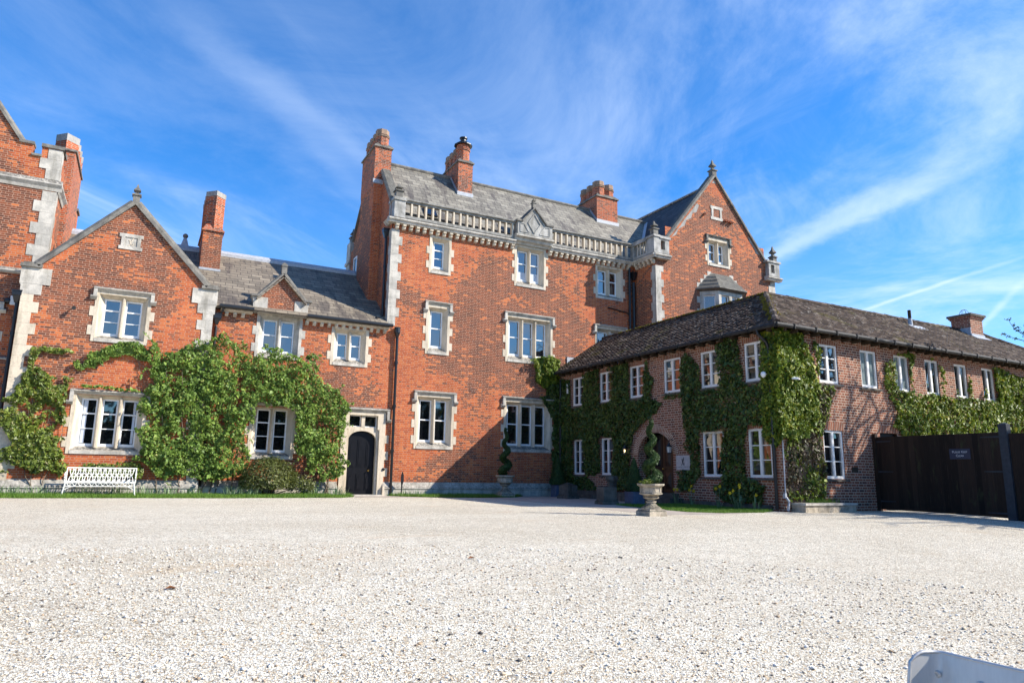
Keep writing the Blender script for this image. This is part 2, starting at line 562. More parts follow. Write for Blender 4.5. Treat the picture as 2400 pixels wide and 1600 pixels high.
M['bark_dark'] = plain('bark_dark', (0.055, 0.042, 0.03), 0.9, 0.1, 0, 30.0, 0.35)
M['bench'] = plain('white_cast_iron', (0.80, 0.78, 0.72), 0.4, 0.4, 0, 25.0, 0.08)
M['net'] = plain('white_blind', (0.52, 0.56, 0.62), 0.8, 0.2)
M['sign_navy'] = plain('navy_sign', (0.018, 0.026, 0.055), 0.35, 0.4)
M['sign_text'] = plain('sign_lettering', (0.52, 0.53, 0.56), 0.5, 0.3)
M['sign_stone'] = plain('pale_sign_stone', (0.46, 0.42, 0.40), 0.75, 0.3, 0, 9.0, 0.15)
M['sign_black'] = plain('black_engraving', (0.018, 0.018, 0.020), 0.6, 0.3)
M['sign_grey'] = plain('grey_engraving', (0.25, 0.23, 0.22), 0.7, 0.3)
M['post_grey'] = plain('grey_painted_post', (0.030, 0.034, 0.042), 0.6, 0.3, 0, 12.0, 0.25)
M['lamp_glass'] = plain('lamp_glass', (0.45, 0.45, 0.43), 0.2, 0.5)
M['leaf_brown'] = plain('dead_leaf', (0.20, 0.085, 0.035), 0.8, 0.2, 0, 30, 0.3)


def glass_mat(name, base, spec):
    m, t, b = new_mat(name, 0.03, spec)
    g = t.n('ShaderNodeNewGeometry')
    pos = g.outputs['Position']
    setc(t, b, 'Base Color', base)
    b.inputs['IOR'].default_value = 1.95
    nd = t.n('ShaderNodeBump', {'Height': t.noise(pos, 1.6, 2.0, 0.5), 'Strength': 0.10, 'Distance': 0.02})
    wn = t.n('ShaderNodeTexWhiteNoise', {'W': g.outputs['Random Per Island']}, noise_dimensions='1D').outputs[1]
    off = t.n('ShaderNodeVectorMath', {0: wn, 1: (0.5, 0.5, 0.5)}, operation='SUBTRACT').outputs[0]
    off = t.n('ShaderNodeVectorMath', {0: off, 3: 0.035}, operation='SCALE').outputs[0]
    nn = t.n('ShaderNodeVectorMath', {0: nd.outputs[0], 1: off}, operation='ADD').outputs[0]
    nn = t.n('ShaderNodeVectorMath', {0: nn}, operation='NORMALIZE').outputs[0]
    t.t.links.new(nn, b.inputs['Normal'])
    return m


M['glass'] = glass_mat('window_glass', (0.006, 0.007, 0.009), 0.95)
M['glass_frost'] = plain('obscure_glass', (0.16, 0.19, 0.18), 0.25, 0.6, 0, 60.0, 0.35)

# emissive bulb of the lit wall lanterns
m_, t_, b_ = new_mat('lamp_bulb', 0.4, 0.3)
b_.inputs['Emission Color'].default_value = (1.0, 0.72, 0.35, 1)
b_.inputs['Emission Strength'].default_value = 3.0
M['bulb'] = m_


def leaf_mat(name, stops, rough=0.45, spec=0.45, trans=0.25):
    m, t, b = new_mat(name, rough, spec)
    g = t.n('ShaderNodeNewGeometry')
    c = t.ramp(g.outputs['Random Per Island'], stops)
    big_ = t.noise(g.outputs['Position'], 1.6, 3.0, 0.6)
    c = t.mix(1.0, c, t.ramp(big_, [(0.3, (0.78, 0.82, 0.8)), (0.7, (1.2, 1.15, 1.1))]), 'MULTIPLY')
    setc(t, b, 'Base Color', c)
    tr = t.n('ShaderNodeBsdfTranslucent', {'Color': c})
    mx = t.n('ShaderNodeMixShader', {0: trans, 1: b.outputs[0], 2: tr.outputs[0]})
    out = [n for n in m.node_tree.nodes if n.type == 'OUTPUT_MATERIAL'][0]
    m.node_tree.links.new(mx.outputs[0], out.inputs[0])
    return m


M['leaf_creeper'] = leaf_mat('creeper_leaf', [(0.0, (0.075, 0.135, 0.022)), (0.5, (0.15, 0.245, 0.04)), (0.9, (0.24, 0.35, 0.07)), (1.0, (0.30, 0.32, 0.08))], 0.5, 0.25)
M['leaf_lime'] = leaf_mat('young_creeper_leaf', [(0.0, (0.085, 0.12, 0.016)), (0.5, (0.15, 0.205, 0.026)), (0.9, (0.22, 0.28, 0.04)), (1.0, (0.24, 0.2, 0.05))])
M['leaf_ivy'] = leaf_mat('ivy_leaf', [(0.0, (0.028, 0.055, 0.013)), (0.55, (0.06, 0.105, 0.02)), (0.9, (0.115, 0.165, 0.028)), (0.97, (0.16, 0.16, 0.03)), (1.0, (0.15, 0.06, 0.022))], 0.45, 0.35, 0.15)  # ivy on the shaded walls, shade put into the leaf colour
M['leaf_ivy_sun'] = leaf_mat('glossy_ivy_leaf', [(0.0, (0.055, 0.10, 0.013)), (0.45, (0.125, 0.19, 0.02)), (0.85, (0.215, 0.27, 0.026)), (1.0, (0.33, 0.30, 0.04))], 0.5, 0.25, 0.25)  # brighter copy for the lit walls, sunlight put into the leaf colour
M['leaf_dry'] = leaf_mat('dry_ivy_leaf', [(0.0, (0.055, 0.03, 0.02)), (0.5, (0.10, 0.07, 0.04)), (0.8, (0.10, 0.115, 0.035)), (1.0, (0.2, 0.15, 0.09))], 0.5, 0.3, 0.1)
M['leaf_bush'] = leaf_mat('bush_leaf', [(0.0, (0.06, 0.075, 0.02)), (0.5, (0.115, 0.14, 0.033)), (1.0, (0.18, 0.195, 0.05))])
M['leaf_box'] = leaf_mat('clipped_box_leaf', [(0.0, (0.016, 0.038, 0.012)), (0.5, (0.038, 0.075, 0.02)), (1.0, (0.075, 0.125, 0.032))], 0.55, 0.25, 0.12)
M['grass'] = leaf_mat('grass_blade', [(0.0, (0.07, 0.15, 0.018)), (0.5, (0.12, 0.23, 0.028)), (1.0, (0.19, 0.30, 0.05))], 0.5, 0.3, 0.3)
M['strap'] = leaf_mat('strap_leaf', [(0.0, (0.10, 0.17, 0.075)), (0.5, (0.17, 0.25, 0.13)), (1.0, (0.27, 0.35, 0.21))], 0.45, 0.4, 0.2)
M['petal'] = leaf_mat('daffodil_petal', [(0.0, (0.75, 0.52, 0.02)), (1.0, (0.85, 0.66, 0.05))], 0.5, 0.3, 0.3)
M['wood_far'] = leaf_mat('woodland', [(0.0, (0.015, 0.022, 0.008)), (1.0, (0.04, 0.05, 0.018))], 0.8, 0.1, 0.0)


def gravel_mat():
    m, t, b = new_mat('gravel', 0.85, 0.2)
    pos = t.n('ShaderNodeNewGeometry').outputs['Position']
    px, py, pz = t.sep(pos)
    v = t.xyz(px, py, 0.0)
    wob = t.n('ShaderNodeTexNoise', {'Vector': v, 'Scale': 45.0, 'Detail': 3.0}).outputs[1]
    w = t.n('ShaderNodeVectorMath', {0: v, 1: t.n('ShaderNodeVectorMath', {0: wob, 3: 0.03}, operation='SCALE').outputs[0]}, operation='ADD').outputs[0]
    cols, hs = [], []
    for sc, off in ((50.0, 0.0), (88.0, 17.0)):
        q = t.n('ShaderNodeVectorMath', {0: w, 1: (off, off * 0.7, 0)}, operation='ADD').outputs[0]
        vo = t.n('ShaderNodeTexVoronoi', {'Vector': q, 'Scale': sc}, voronoi_dimensions='2D')
        r1, r2, r3 = t.sep(vo.outputs['Color'])
        c = t.ramp(r1, [(0.0, (0.06, 0.058, 0.055)), (0.04, (0.20, 0.18, 0.15)), (0.11, (0.45, 0.33, 0.21)), (0.20, (0.60, 0.51, 0.39)), (0.42, (0.71, 0.67, 0.58)), (1.0, (0.85, 0.835, 0.775))])
        c = t.mix(t.sstep(vo.outputs['Distance'], 0.42, 0.72), c, (0.25, 0.215, 0.17))
        cols.append(c)
        hs.append(t.m('ADD', t.m('MULTIPLY', t.sstep(vo.outputs['Distance'], 0.7, 0.1), 0.8), t.m('MULTIPLY', r2, 0.8)))
    pick = t.sstep(t.noise(v, 38.0, 2.0, 0.5), 0.47, 0.53)
    c = t.mix(pick, cols[0], cols[1])
    patch = t.noise(t.xyz(t.m('MULTIPLY', px, 0.45), py, 0.0), 0.8, 5.0, 0.62, 0.6)
    c = t.mix(t.m('MULTIPLY', t.sstep(patch, 0.57, 0.72), 0.45), c, (0.56, 0.44, 0.31))
    c = t.mix(1.0, c, t.ramp(t.noise(v, 3.2, 6.0, 0.7), [(0.3, (0.86, 0.85, 0.83)), (0.7, (1.06, 1.06, 1.06))]), 'MULTIPLY')
    lg = t.noise(t.xyz(t.m('MULTIPLY', px, 0.7), py, 3.0), 0.32, 4.0, 0.6, 0.4)
    c = t.mix(1.0, c, t.ramp(lg, [(0.32, (0.97, 0.945, 0.90)), (0.60, (1.10, 1.10, 1.09))]), 'MULTIPLY')
    qx, qy = t.m('ADD', px, 6.0), t.m('ADD', py, 42.0)
    rad = t.m('SQRT', t.m('ADD', t.m('MULTIPLY', qx, qx), t.m('MULTIPLY', qy, qy)))
    rad = t.m('ADD', rad, t.m('MULTIPLY', t.m('SUBTRACT', t.noise(v, 0.35, 3.0, 0.5), 0.5), 2.0))
    for r0_ in (25.6, 27.2, 31.0, 32.6, 21.4, 22.9):
        tk = t.sstep(t.m('ABSOLUTE', t.m('SUBTRACT', rad, r0_)), 0.34, 0.05)
        c = t.mix(t.m('MULTIPLY', tk, t.m('MULTIPLY', t.sstep(t.noise(v, 0.9, 4.0, 0.65), 0.40, 0.62), 0.15)), c, (0.52, 0.44, 0.335))
    c = t.mix(1.0, c, (1.0, 0.985, 0.945), 'MULTIPLY')
    setc(t, b, 'Base Color', c)
    h = t.m('ADD', t.m('MULTIPLY', hs[0], t.m('SUBTRACT', 1.0, pick)), t.m('MULTIPLY', hs[1], pick))
    bump(t, b, h, 0.8, 0.010)
    return m


M['gravel'] = gravel_mat()
M['path'] = plain('bound_path', (0.36, 0.31, 0.26), 0.9, 0.2, 0, 3.0, 0.2)
M['earth'] = plain('turf_soil', (0.075, 0.13, 0.025), 0.95, 0.1, 0, 25.0, 0.5)


def tile_mat():
    m, t, b = new_mat('roof_tile', 0.85, 0.2)
    g = t.n('ShaderNodeNewGeometry')
    c = t.ramp(g.outputs['Random Per Island'], [(0.0, (0.030, 0.020, 0.015)), (0.5, (0.058, 0.039, 0.029)), (0.85, (0.095, 0.068, 0.051)), (1.0, (0.16, 0.125, 0.098))])
    n1 = t.noise(g.outputs['Position'], 6.0, 6.0, 0.7)
    c = t.mix(t.m('MULTIPLY', t.sstep(n1, 0.56, 0.68), 0.55), c, (0.36, 0.335, 0.29))
    n2 = t.noise(g.outputs['Position'], 1.1, 4.0, 0.6)
    c = t.mix(t.m('MULTIPLY', t.sstep(n2, 0.56, 0.7), 0.5), c, (0.10, 0.085, 0.02))
    setc(t, b, 'Base Color', c)
    bump(t, b, n1, 0.5, 0.02)
    return m


M['tile'] = tile_mat()
M['moss'] = plain('moss', (0.15, 0.115, 0.018), 0.95, 0.1, 0, 18.0, 0.5)


def plank_mat():
    m, t, b = new_mat('dark_stained_boards', 0.75, 0.2)
    pos, u, z, x, y = wall_uv(t)
    wn = t.n('ShaderNodeTexWhiteNoise', {'Vector': t.xyz(t.m('FLOOR', t.m('DIVIDE', u, 0.145)), 0.0, 0.0)}, noise_dimensions='2D').outputs[0]
    gr = t.noise(t.xyz(t.m('MULTIPLY', u, 40.0), t.m('MULTIPLY', x, 2.0), t.m('MULTIPLY', z, 1.5)), 1.0, 5.0, 0.65, 0.3)
    c = t.mix(wn, (0.011, 0.0065, 0.0045), (0.036, 0.021, 0.014))
    c = t.mix(t.m('MULTIPLY', t.sstep(gr, 0.55, 0.75), 0.6), c, (0.085, 0.058, 0.040))
    wr = t.noise(t.xyz(t.m('MULTIPLY', u, 3.0), 0.0, z), 1.3, 4.0, 0.6)
    c = t.mix(t.m('MULTIPLY', t.sstep(wr, 0.58, 0.7), 0.5), c, (0.045, 0.05, 0.02))
    setc(t, b, 'Base Color', c)
    bump(t, b, gr, 0.4, 0.006)
    return m


M['plank'] = plank_mat()

m_, t_, b_ = new_mat('brushed_aluminium', 0.34, 0.5)
b_.inputs['Metallic'].default_value = 0.72
pp_ = t_.n('ShaderNodeNewGeometry').outputs['Position']
px_, py_, pz_ = t_.sep(pp_)
st_ = t_.noise(t_.xyz(t_.m('MULTIPLY', px_, 90.0), t_.m('MULTIPLY', py_, 90.0), t_.m('MULTIPLY', pz_, 3.0)), 1.0, 4.0, 0.6)
sm_ = t_.noise(pp_, 7.0, 4.0, 0.6)
setc(t_, b_, 'Base Color', t_.mix(st_, (0.52, 0.50, 0.47), (0.66, 0.64, 0.60)))
setc(t_, b_, 'Roughness', t_.m('ADD', 0.34, t_.m('MULTIPLY', sm_, 0.30)))
M['alu'] = m_

# ---------------------------------------------------------------- ground
def gz(x, y):
    z = -0.003 * (min(max(x, -12), 30) + 3)
    if y < -12:
        q = min(-12 - y, 14)
        z -= 0.004 * q * q
        if -12 - y > 14:
            z -= 0.112 * min(-12 - y - 14, 6)
    return z


def ground_sheet(name, xs, ys, mat, lift=0.0):
    mb = MB()
    pts = [(x, y, gz(x, y) + lift) for y in ys for x in xs]
    nx = len(xs)
    fs = [(j * nx + i, j * nx + i + 1, (j + 1) * nx + i + 1, (j + 1) * nx + i) for j in range(len(ys) - 1) for i in range(nx - 1)]
    mb.add(pts, fs)
    o = mb.build(name, mat, smooth=True)
    o['kind'] = 'structure'
    return o


ground_sheet('gravel_ground', [-900, -200, -60, -25] + list(range(-12, 31, 3)) + [45, 90, 250, 900],
             [-900, -250, -90, -50, -38, -32] + [-30 + 0.75 * i for i in range(26)] + [-10, -6, -3, 0, 5, 30, 200, 900], M['gravel'])


def flat_patch(name, pts, mat, lift, kind='structure'):
    mb = MB()
    mb.poly([(x, y, gz(x, y) + lift) for x, y in pts])
    o = mb.build(name, mat)
    o['kind'] = kind
    return o


flat_patch('path', [(11.3, -2.2), (11.25, -5), (11.25, -8), (10.9, -10.2), (10.75, -12.1), (12.2, -12.2), (13.4, -12.05), (15.58, -11.3), (15.58, -0.02), (13.5, -0.02)], M['path'], 0.004)
flat_patch('lawn', [(12.95, -7.6), (12.65, -8.8), (12.5, -10.4), (12.45, -11.3), (13.1, -11.85), (14.4, -11.8), (15.56, -11.35), (15.56, -7.55), (14.2, -7.4)], M['earth'], 0.010)
flat_patch('grass_verge', [(-9, -2.3), (-3, -2.3), (0, -2.3), (3, -2.2), (6.0, -1.95), (6.55, -1.3), (6.7, -0.25), (6.6, -0.02), (-9, -0.02)], M['earth'], 0.006)
flat_patch('grass_strip', [(8.1, -0.3), (8.6, -1.1), (9.5, -1.75), (11.2, -1.95), (12.6, -1.6), (13.6, -0.6), (13.8, -0.02), (8.1, -0.02)], M['earth'], 0.009)
flat_patch('door_path', [(6.62, -0.02), (6.75, -0.9), (6.5, -1.75), (9.4, -1.75), (8.6, -1.0), (8.12, -0.02)], M['path'], 0.004)

# ---------------------------------------------------------------- building helpers


def holed_wall(mb, T, u0, u1, z0, z1, holes, d=0.0):
    us = sorted({u0, u1, *[h[0] for h in holes], *[h[1] for h in holes]})
    zs = sorted({z0, z1, *[h[2] for h in holes], *[h[3] for h in holes]})
    us = [u for u in us if u0 <= u <= u1]
    zs = [z for z in zs if z0 <= z <= z1]
    for a, b in zip(us[:-1], us[1:]):
        for c, e in zip(zs[:-1], zs[1:]):
            mu, mz = (a + b) / 2, (c + e) / 2
            if any(h[0] < mu < h[1] and h[2] < mz < h[3] for h in holes):
                continue
            mb.poly([(a, d, c), (b, d, c), (b, d, e), (a, d, e)], T)


def stone_window(bld, T, x0, x1, zs, zo0, zo1, lights, bars, hood=None, label=None, teeth=True, mat=None, blind=False,
                 hood_w=0.07, drop=0.42, tooth=0.12):
    """a mullioned stone window: surround (part) > mullion, sash_frame, pane, sill, hood_mould"""
    mat = mat or M['stone']
    zt = hood - 0.13 if hood else zo1 + 0.20
    bo = 0.10
    o0, o1 = x0 + 0.25, x1 - 0.25
    dd = -0.20
    mb = MB(T)
    A = [(x0, zs), (x1, zs), (x1, zt), (x0, zt)]
    B = [(x0 + bo, zs + 0.12), (x1 - bo, zs + 0.12), (x1 - bo, zo1 + 0.11), (x0 + bo, zo1 + 0.11)]
    B2 = [(x0 + bo + 0.03, zs + 0.12), (x1 - bo - 0.03, zs + 0.12), (x1 - bo - 0.03, zo1 + 0.08), (x0 + bo + 0.03, zo1 + 0.08)]
    Cc = [(o0, zo0), (o1, zo0), (o1, zo1), (o0, zo1)]
    for i in range(4):
        j = (i + 1) % 4
        mb.poly([(*A[i][:1], 0.02, A[i][1]), (A[j][0], 0.02, A[j][1]), (B[j][0], 0.02, B[j][1]), (B[i][0], 0.02, B[i][1])])
        mb.poly([(A[i][0], 0.02, A[i][1]), (A[j][0], 0.02, A[j][1]), (A[j][0], -0.02, A[j][1]), (A[i][0], -0.02, A[i][1])])
        mb.poly([(B[i][0], 0.02, B[i][1]), (B[j][0], 0.02, B[j][1]), (B2[j][0], -0.05, B2[j][1]), (B2[i][0], -0.05, B2[i][1])])
        mb.poly([(B2[i][0], -0.05, B2[i][1]), (B2[j][0], -0.05, B2[j][1]), (Cc[j][0], dd, Cc[j][1]), (Cc[i][0], dd, Cc[i][1])])
        mb.poly([(Cc[i][0], dd, Cc[i][1]), (Cc[j][0], dd, Cc[j][1]), (Cc[j][0], dd - 0.12, Cc[j][1]), (Cc[i][0], dd - 0.12, Cc[i][1])])
    if teeth:
        z = zs + 0.20
        k = 0
        top = (hood - drop - 0.08) if hood else zt - 0.05
        h = 0.30
        while z + h < top + 0.05:
            if k % 2 == 0:
                mb.box(x0 - tooth, x0 + 0.03, -0.01, 0.016, z, z + h)
                mb.box(x1 - 0.03, x1 + tooth, -0.01, 0.016, z, z + h)
            z += h
            k += 1
    w = mb.build('window', mat, bld)
    if label:
        w['label'] = label
    sl = MB(T)
    sl.prof([(0.035, zs), (0.035, zs + 0.10), (dd - 0.02, zo0 + 0.0), (dd - 0.02, zs)], x0 + bo, x1 - bo)
    sl.build('sill', M['stone_grey'], w)
    lw = (o1 - o0 - 0.13 * (lights - 1)) / lights
    sf, gl = MB(T), MB(T)
    for i in range(lights):
        a = o0 + i * (lw + 0.13)
        b = a + lw
        d0, d1 = dd - 0.045, dd - 0.005
        fw = 0.045
        sf.box(a, a + fw, d0, d1, zo0, zo1)
        sf.box(b - fw, b, d0, d1, zo0, zo1)
        sf.box(a + fw, b - fw, d0, d1, zo1 - fw, zo1)
        sf.box(a + fw, b - fw, d0, d1 + 0.01, zo0, zo0 + 0.08)
        for j, q in enumerate(bars):
            zb = zo0 + 0.08 + (zo1 - zo0 - 0.08) * q
            hb = 0.022 if j == len(bars) - 1 else 0.013
            sf.box(a + fw, b - fw, d0 + 0.005, d1 - (0.0 if j == len(bars) - 1 else 0.012), zb - hb, zb + hb)
        gl.poly([(a + 0.03, dd - 0.05 - 0.006 * (i % 2), zo0 + 0.03), (b - 0.03, dd - 0.05 - 0.004 * ((i + 1) % 2), zo0 + 0.03),
                 (b - 0.03, dd - 0.052, zo1 - 0.03), (a + 0.03, dd - 0.05, zo1 - 0.03)])
        if i:
            mu = MB(T)
            c = a - 0.065
            mu.prism([(0, 0)] * 0 or [(c - 0.065, 0)], 0, 0) if False else None
            pr = [(-0.065, dd - 0.06), (-0.065, dd + 0.02), (-0.022, -0.015), (0.022, -0.015), (0.065, dd + 0.02), (0.065, dd - 0.06)]
            n = len(pr)
            pts = [(c + p, q, zo0 - 0.05) for p, q in pr] + [(c + p, q, zo1 + 0.04) for p, q in pr]
            mu.add(pts, [list(range(n)), list(range(2 * n - 1, n - 1, -1))] + [[k2, (k2 + 1) % n, n + (k2 + 1) % n, n + k2] for k2 in range(n)])
            mu.build('mullion', mat, w)
    sf.build('sash_frame', M['white'], w)
    gl.build('pane', M['glass'], w)
    if blind:
        bl = MB(T)
        for i in range(lights):
            a = o0 + i * (lw + 0.13)
            bl.box(a + 0.05, a + lw - 0.05, dd - 0.049, dd - 0.046, zo0 + 0.08, zo0 + 0.42)
        build_split(bl, 'blind', M['net'], w)
    if hood:
        hm = MB(T)
        e0, e1 = x0 - hood_w, x1 + hood_w
        pf = [(0.0, hood - 0.135), (0.05, hood - 0.135), (0.075, hood - 0.095), (0.12, hood - 0.07), (0.12, hood - 0.045), (0.0, hood)]
        hm.prof(pf, e0, e1)
        for s_, e in ((1, e0), (-1, e1)):
            a, b = (e, e + 0.105) if s_ > 0 else (e - 0.105, e)
            hm.box(a, b, -0.01, 0.10, hood - drop, hood - 0.075)
            a2, b2 = (e - 0.07, e + 0.105) if s_ > 0 else (e - 0.105, e + 0.07)
            hm.prof([(0, hood - drop - 0.07), (0.05, hood - drop - 0.07), (0.13, hood - drop + 0.01), (0.13, hood - drop + 0.03), (0.0, hood - drop + 0.09)], a2, b2)
        hm.build('hood_mould', M['coping'] if hood > 7.8 else M['stone_grey'], w)
    return w


def hole_of(x0, x1, zs, zo1, hood):
    zt = hood - 0.13 if hood else zo1 + 0.20
    return (x0 + 0.05, x1 - 0.05, zs + 0.05, zt - 0.05)


def quoin(bld, T, uc, inward, z0, z1, mat, wide=0.46, narrow=0.30, h=0.33, T2=None, u2=0.0, in2=1, name='quoin'):
    mb = MB(T)
    z, k = z0, 0
    while z < z1 - 0.05:
        e = min(z + h, z1)
        w1, w2 = (wide, narrow * 0.8) if k % 2 else (narrow, wide * 0.75)
        a, b = sorted((uc - inward * 0.018, uc + inward * w1))
        mb.box(a, b, -0.02, 0.018, z, e - 0.004)
        if T2:
            a, b = sorted((u2, u2 + in2 * w2))
            mb.box(a, b, -0.02, 0.018, z, e - 0.004, T2)
        z = e
        k += 1
    return mb.build(name, mat, bld)


def coping_slope(mb, T, p, q, w_out, w_in, th):
    """sloping gable coping from (u,z) p to q, oversailing the wall face"""
    (u0, z0), (u1, z1) = p, q
    L = math.hypot(u1 - u0, z1 - z0)
    nx, nz = -(z1 - z0) / L, (u1 - u0) / L
    if nz < 0:
        nx, nz = -nx, -nz
    prof = [(w_in, 0.0), (w_out, 0.0), (w_out, th * 0.55), (w_out * 0.3, th), (w_in, th)]
    n = len(prof)
    pts = []
    for u, z in (p, q):
        for d, t in prof:
            pts.append((u + nx * t, d, z + nz * t))
    mb.add(pts, [list(range(n)), list(range(2 * n - 1, n - 1, -1))] + [[i, (i + 1) % n, n + (i + 1) % n, n + i] for i in range(n)], T)


def finial(bld, x, y, z0, h, w, mat, base_h=0.3, name='finial'):
    """square pinnacle: die, cap and pointed bulb"""
    mb = MB()
    hw = w / 2
    mb.box(x - hw, x + hw, y - hw, y + hw, z0, z0 + base_h)
    s2 = math.sqrt(2)
    zb = z0 + base_h
    r = h - base_h
    mb.lathe(x, y, [(hw * s2 * 1.35, zb), (hw * s2 * 1.35, zb + 0.04), (hw * s2 * 0.45, zb + 0.22 * r), (hw * s2 * 0.4, zb + 0.30 * r),
                    (hw * s2 * 1.05, zb + 0.42 * r), (hw * s2 * 1.0, zb + 0.47 * r), (hw * s2 * 0.36, zb + 0.72 * r), (hw * s2 * 0.30, zb + 0.84 * r), (0.012, zb + r)],
             4, math.pi / 4)
    return mb.build(name, mat, bld)


def oct_stack(parent, x, y, z0, z1, r, cowl=False):
    """octagonal brick chimney shaft with moulded cap"""
    mb = MB()
    ph = math.pi / 8
    mb.lathe(x, y, [(r * 1.12, z0), (r * 1.12, z0 + 0.12), (r, z0 + 0.2), (r, z1 - 0.33)], 8, ph)
    sh = mb.build('chimney_pot', M['brick_chim'], parent)
    cp_ = MB()
    cp_.lathe(x, y, [(r * 1.0, z1 - 0.34), (r * 1.14, z1 - 0.32), (r * 1.14, z1 - 0.29), (r * 1.04, z1 - 0.28), (r * 1.04, z1 - 0.26), (r * 1.12, z1 - 0.245), (r * 1.12, z1 - 0.215),
                      (r * 1.0, z1 - 0.20), (r * 1.0, z1), (r * 0.7, z1 + 0.02)], 8, ph)
    cp_.build('pot_cap', M['pot_cap'], sh) if not cowl else cp_.build('pot_cap', M['brick_chim'], sh)
    if cowl:
        cw = MB()
        cw.lathe(x, y, [(r * 1.42, z1 - 0.06), (r * 1.42, z1 - 0.02), (r * 0.62, z1 + 0.16), (r * 0.42, z1 + 0.18), (r * 0.42, z1 + 0.28), (r * 0.62, z1 + 0.31), (r * 0.62, z1 + 0.36), (r * 0.3, z1 + 0.40)], 12)
        cw.build('cowl', M['iron'], sh)
    return sh


def drainpipe(bld, pts, r=0.05, hopper=None, name='drainpipe'):
    mb = MB()
    mb.tube(pts, r, 8)
    for i in range(len(pts) - 1):
        p, q = Vector(pts[i]), Vector(pts[i + 1])
        if abs(p.z - q.z) > 2:
            k = int(abs(p.z - q.z) / 1.6)
            for j in range(1, k + 1):
                c = p.lerp(q, j / (k + 0.6))
                mb.lathe(c.x, c.y, [(r * 1.35, c.z - 0.05), (r * 1.35, c.z + 0.05)], 8)
    o = mb.build(name, M['iron'], bld)
    if hopper:
        x, y, z = hopper
        hb = MB()
        hb.lathe(x, y, [(r * 1.3, z - 0.34), (0.15, z - 0.12), (0.17, z - 0.12), (0.17, z), (0.19, z), (0.19, z + 0.04)], 4, math.pi / 4)
        hb.build('hopper', M['iron'], o)
    return o


def roof_sheet(mb, quad, th=0.09):
    p = [Vector(q) for q in quad]
    n = (p[1] - p[0]).cross(p[2] - p[0]).normalized()
    if n.z < 0:
        n = -n
    k = len(p)
    pts = [tuple(q) for q in p] + [tuple(q - n * th) for q in p]
    mb.add(pts, [list(range(k)), list(range(2 * k - 1, k - 1, -1))] + [[i, (i + 1) % k, k + (i + 1) % k, k + i] for i in range(k)])


def plinth(mb, T, u0, u1, z1=0.36, d=0.10):
    mb.prof([(0.0, -0.4), (d, -0.4), (d, z1 - 0.16), (d + 0.03, z1 - 0.14), (d + 0.03, z1 - 0.11), (d, z1 - 0.08), (0.0, z1 + 0.10)], u0, u1, T)


# ---------------------------------------------------------------- the gabled two storey range
gr = thing('gabled_house', 'two storey orange brick house with stone kneelered gable, low slate roof and black door', 'building', (0, -0.35, 0))
TG, TF = FRONT(-0.35), FRONT(0.0)
W1 = (-1.70, -0.14, 4.67, 4.90, 6.08, 2, [1 / 3, 2 / 3], 6.42)
W2 = (-1.96, 0.08, 1.22, 1.46, 2.91, 3, [1 / 3, 2 / 3], 3.18)
W3 = (3.16, 4.72, 4.67, 4.90, 6.06, 2, [0.5], None)
W4 = (5.78, 7.18, 4.63, 4.90, 5.86, 2, [0.5], None)
W5 = (3.20, 4.72, 1.19, 1.43, 2.90, 2, [1 / 3, 2 / 3], 3.14)
wb = MB()
holed_wall(wb, TG, -3.60, 1.70, -0.4, 6.75, [hole_of(w[0], w[1], w[2], w[4], w[7]) for w in (W1, W2)])
wb.poly([(-3.60, 0, 6.75), (1.70, 0, 6.75), (1.45, 0, 6.80), (-0.93, 0, 9.25), (-3.31, 0, 6.80)], TG)
holed_wall(wb, TF, 1.70, 7.90, -0.4, 6.20, [hole_of(w[0], w[1], w[2], w[4], w[7]) for w in (W3, W4, W5)] + [(6.56, 7.78, -0.2, 3.0)])
wb.poly([(1.70, 0, -0.4), (1.70, 0.35, -0.4), (1.70, 0.35, 6.75), (1.70, 0, 6.75)], lambda u, d, z: (u, d - 0.35, z))
wb.poly([(-3.60, 0, -0.4), (-3.60, 8.5, -0.4), (-3.60, 8.5, 6.75), (-3.60, 0, 6.75)], lambda u, d, z: (u, d - 0.35, z))
wb.poly([(-3.6, 8.1, -0.4), (7.9, 8.1, -0.4), (7.9, 8.1, 6.3), (-3.6, 8.1, 6.3)])
wb.build('wall', M['brick'], gr)
stone_window(gr, TG, W1[0], W1[1], *W1[2:5], W1[5], W1[6], W1[7], drop=0.36)
w2o = stone_window(gr, TG, W2[0], W2[1], *W2[2:5], W2[5], W2[6], W2[7])
for a_, b_3 in ((W2[0] + 0.31, W2[0] + 0.42), (W2[1] - 0.38, W2[1] - 0.31)):
    cu_ = MB(TG)
    n_ = 9
    cu_.add([(a_ + (b_3 - a_) * i / n_, -0.2465 + 0.003 * (i % 2), zz) for zz in (1.56, 2.86) for i in range(n_ + 1)], [(i, i + 1, n_ + 2 + i, n_ + 1 + i) for i in range(n_)])
    cu_.build('curtain', M['net'], w2o)
stone_window(gr, TF, W3[0], W3[1], *W3[2:5], W3[5], W3[6], None, mat=M['stone_grey'])
stone_window(gr, TF, W4[0], W4[1], *W4[2:5], W4[5], W4[6], None)
stone_window(gr, TF, W5[0], W5[1], *W5[2:5], W5[5], W5[6], W5[7])
pl = MB()
plinth(pl, TG, -3.66, 1.76)
plinth(pl, TF, 1.76, 6.30)
plinth(pl, TF, 7.98, 8.0)
build_split(pl, 'plinth', M['stone_grey'], gr)
for s_, uc in ((1, -3.60), (-1, 1.70)):
    quoin(gr, TG, uc, s_, 0.42, 5.95, M['stone'] if s_ > 0 else M['stone_grey'])
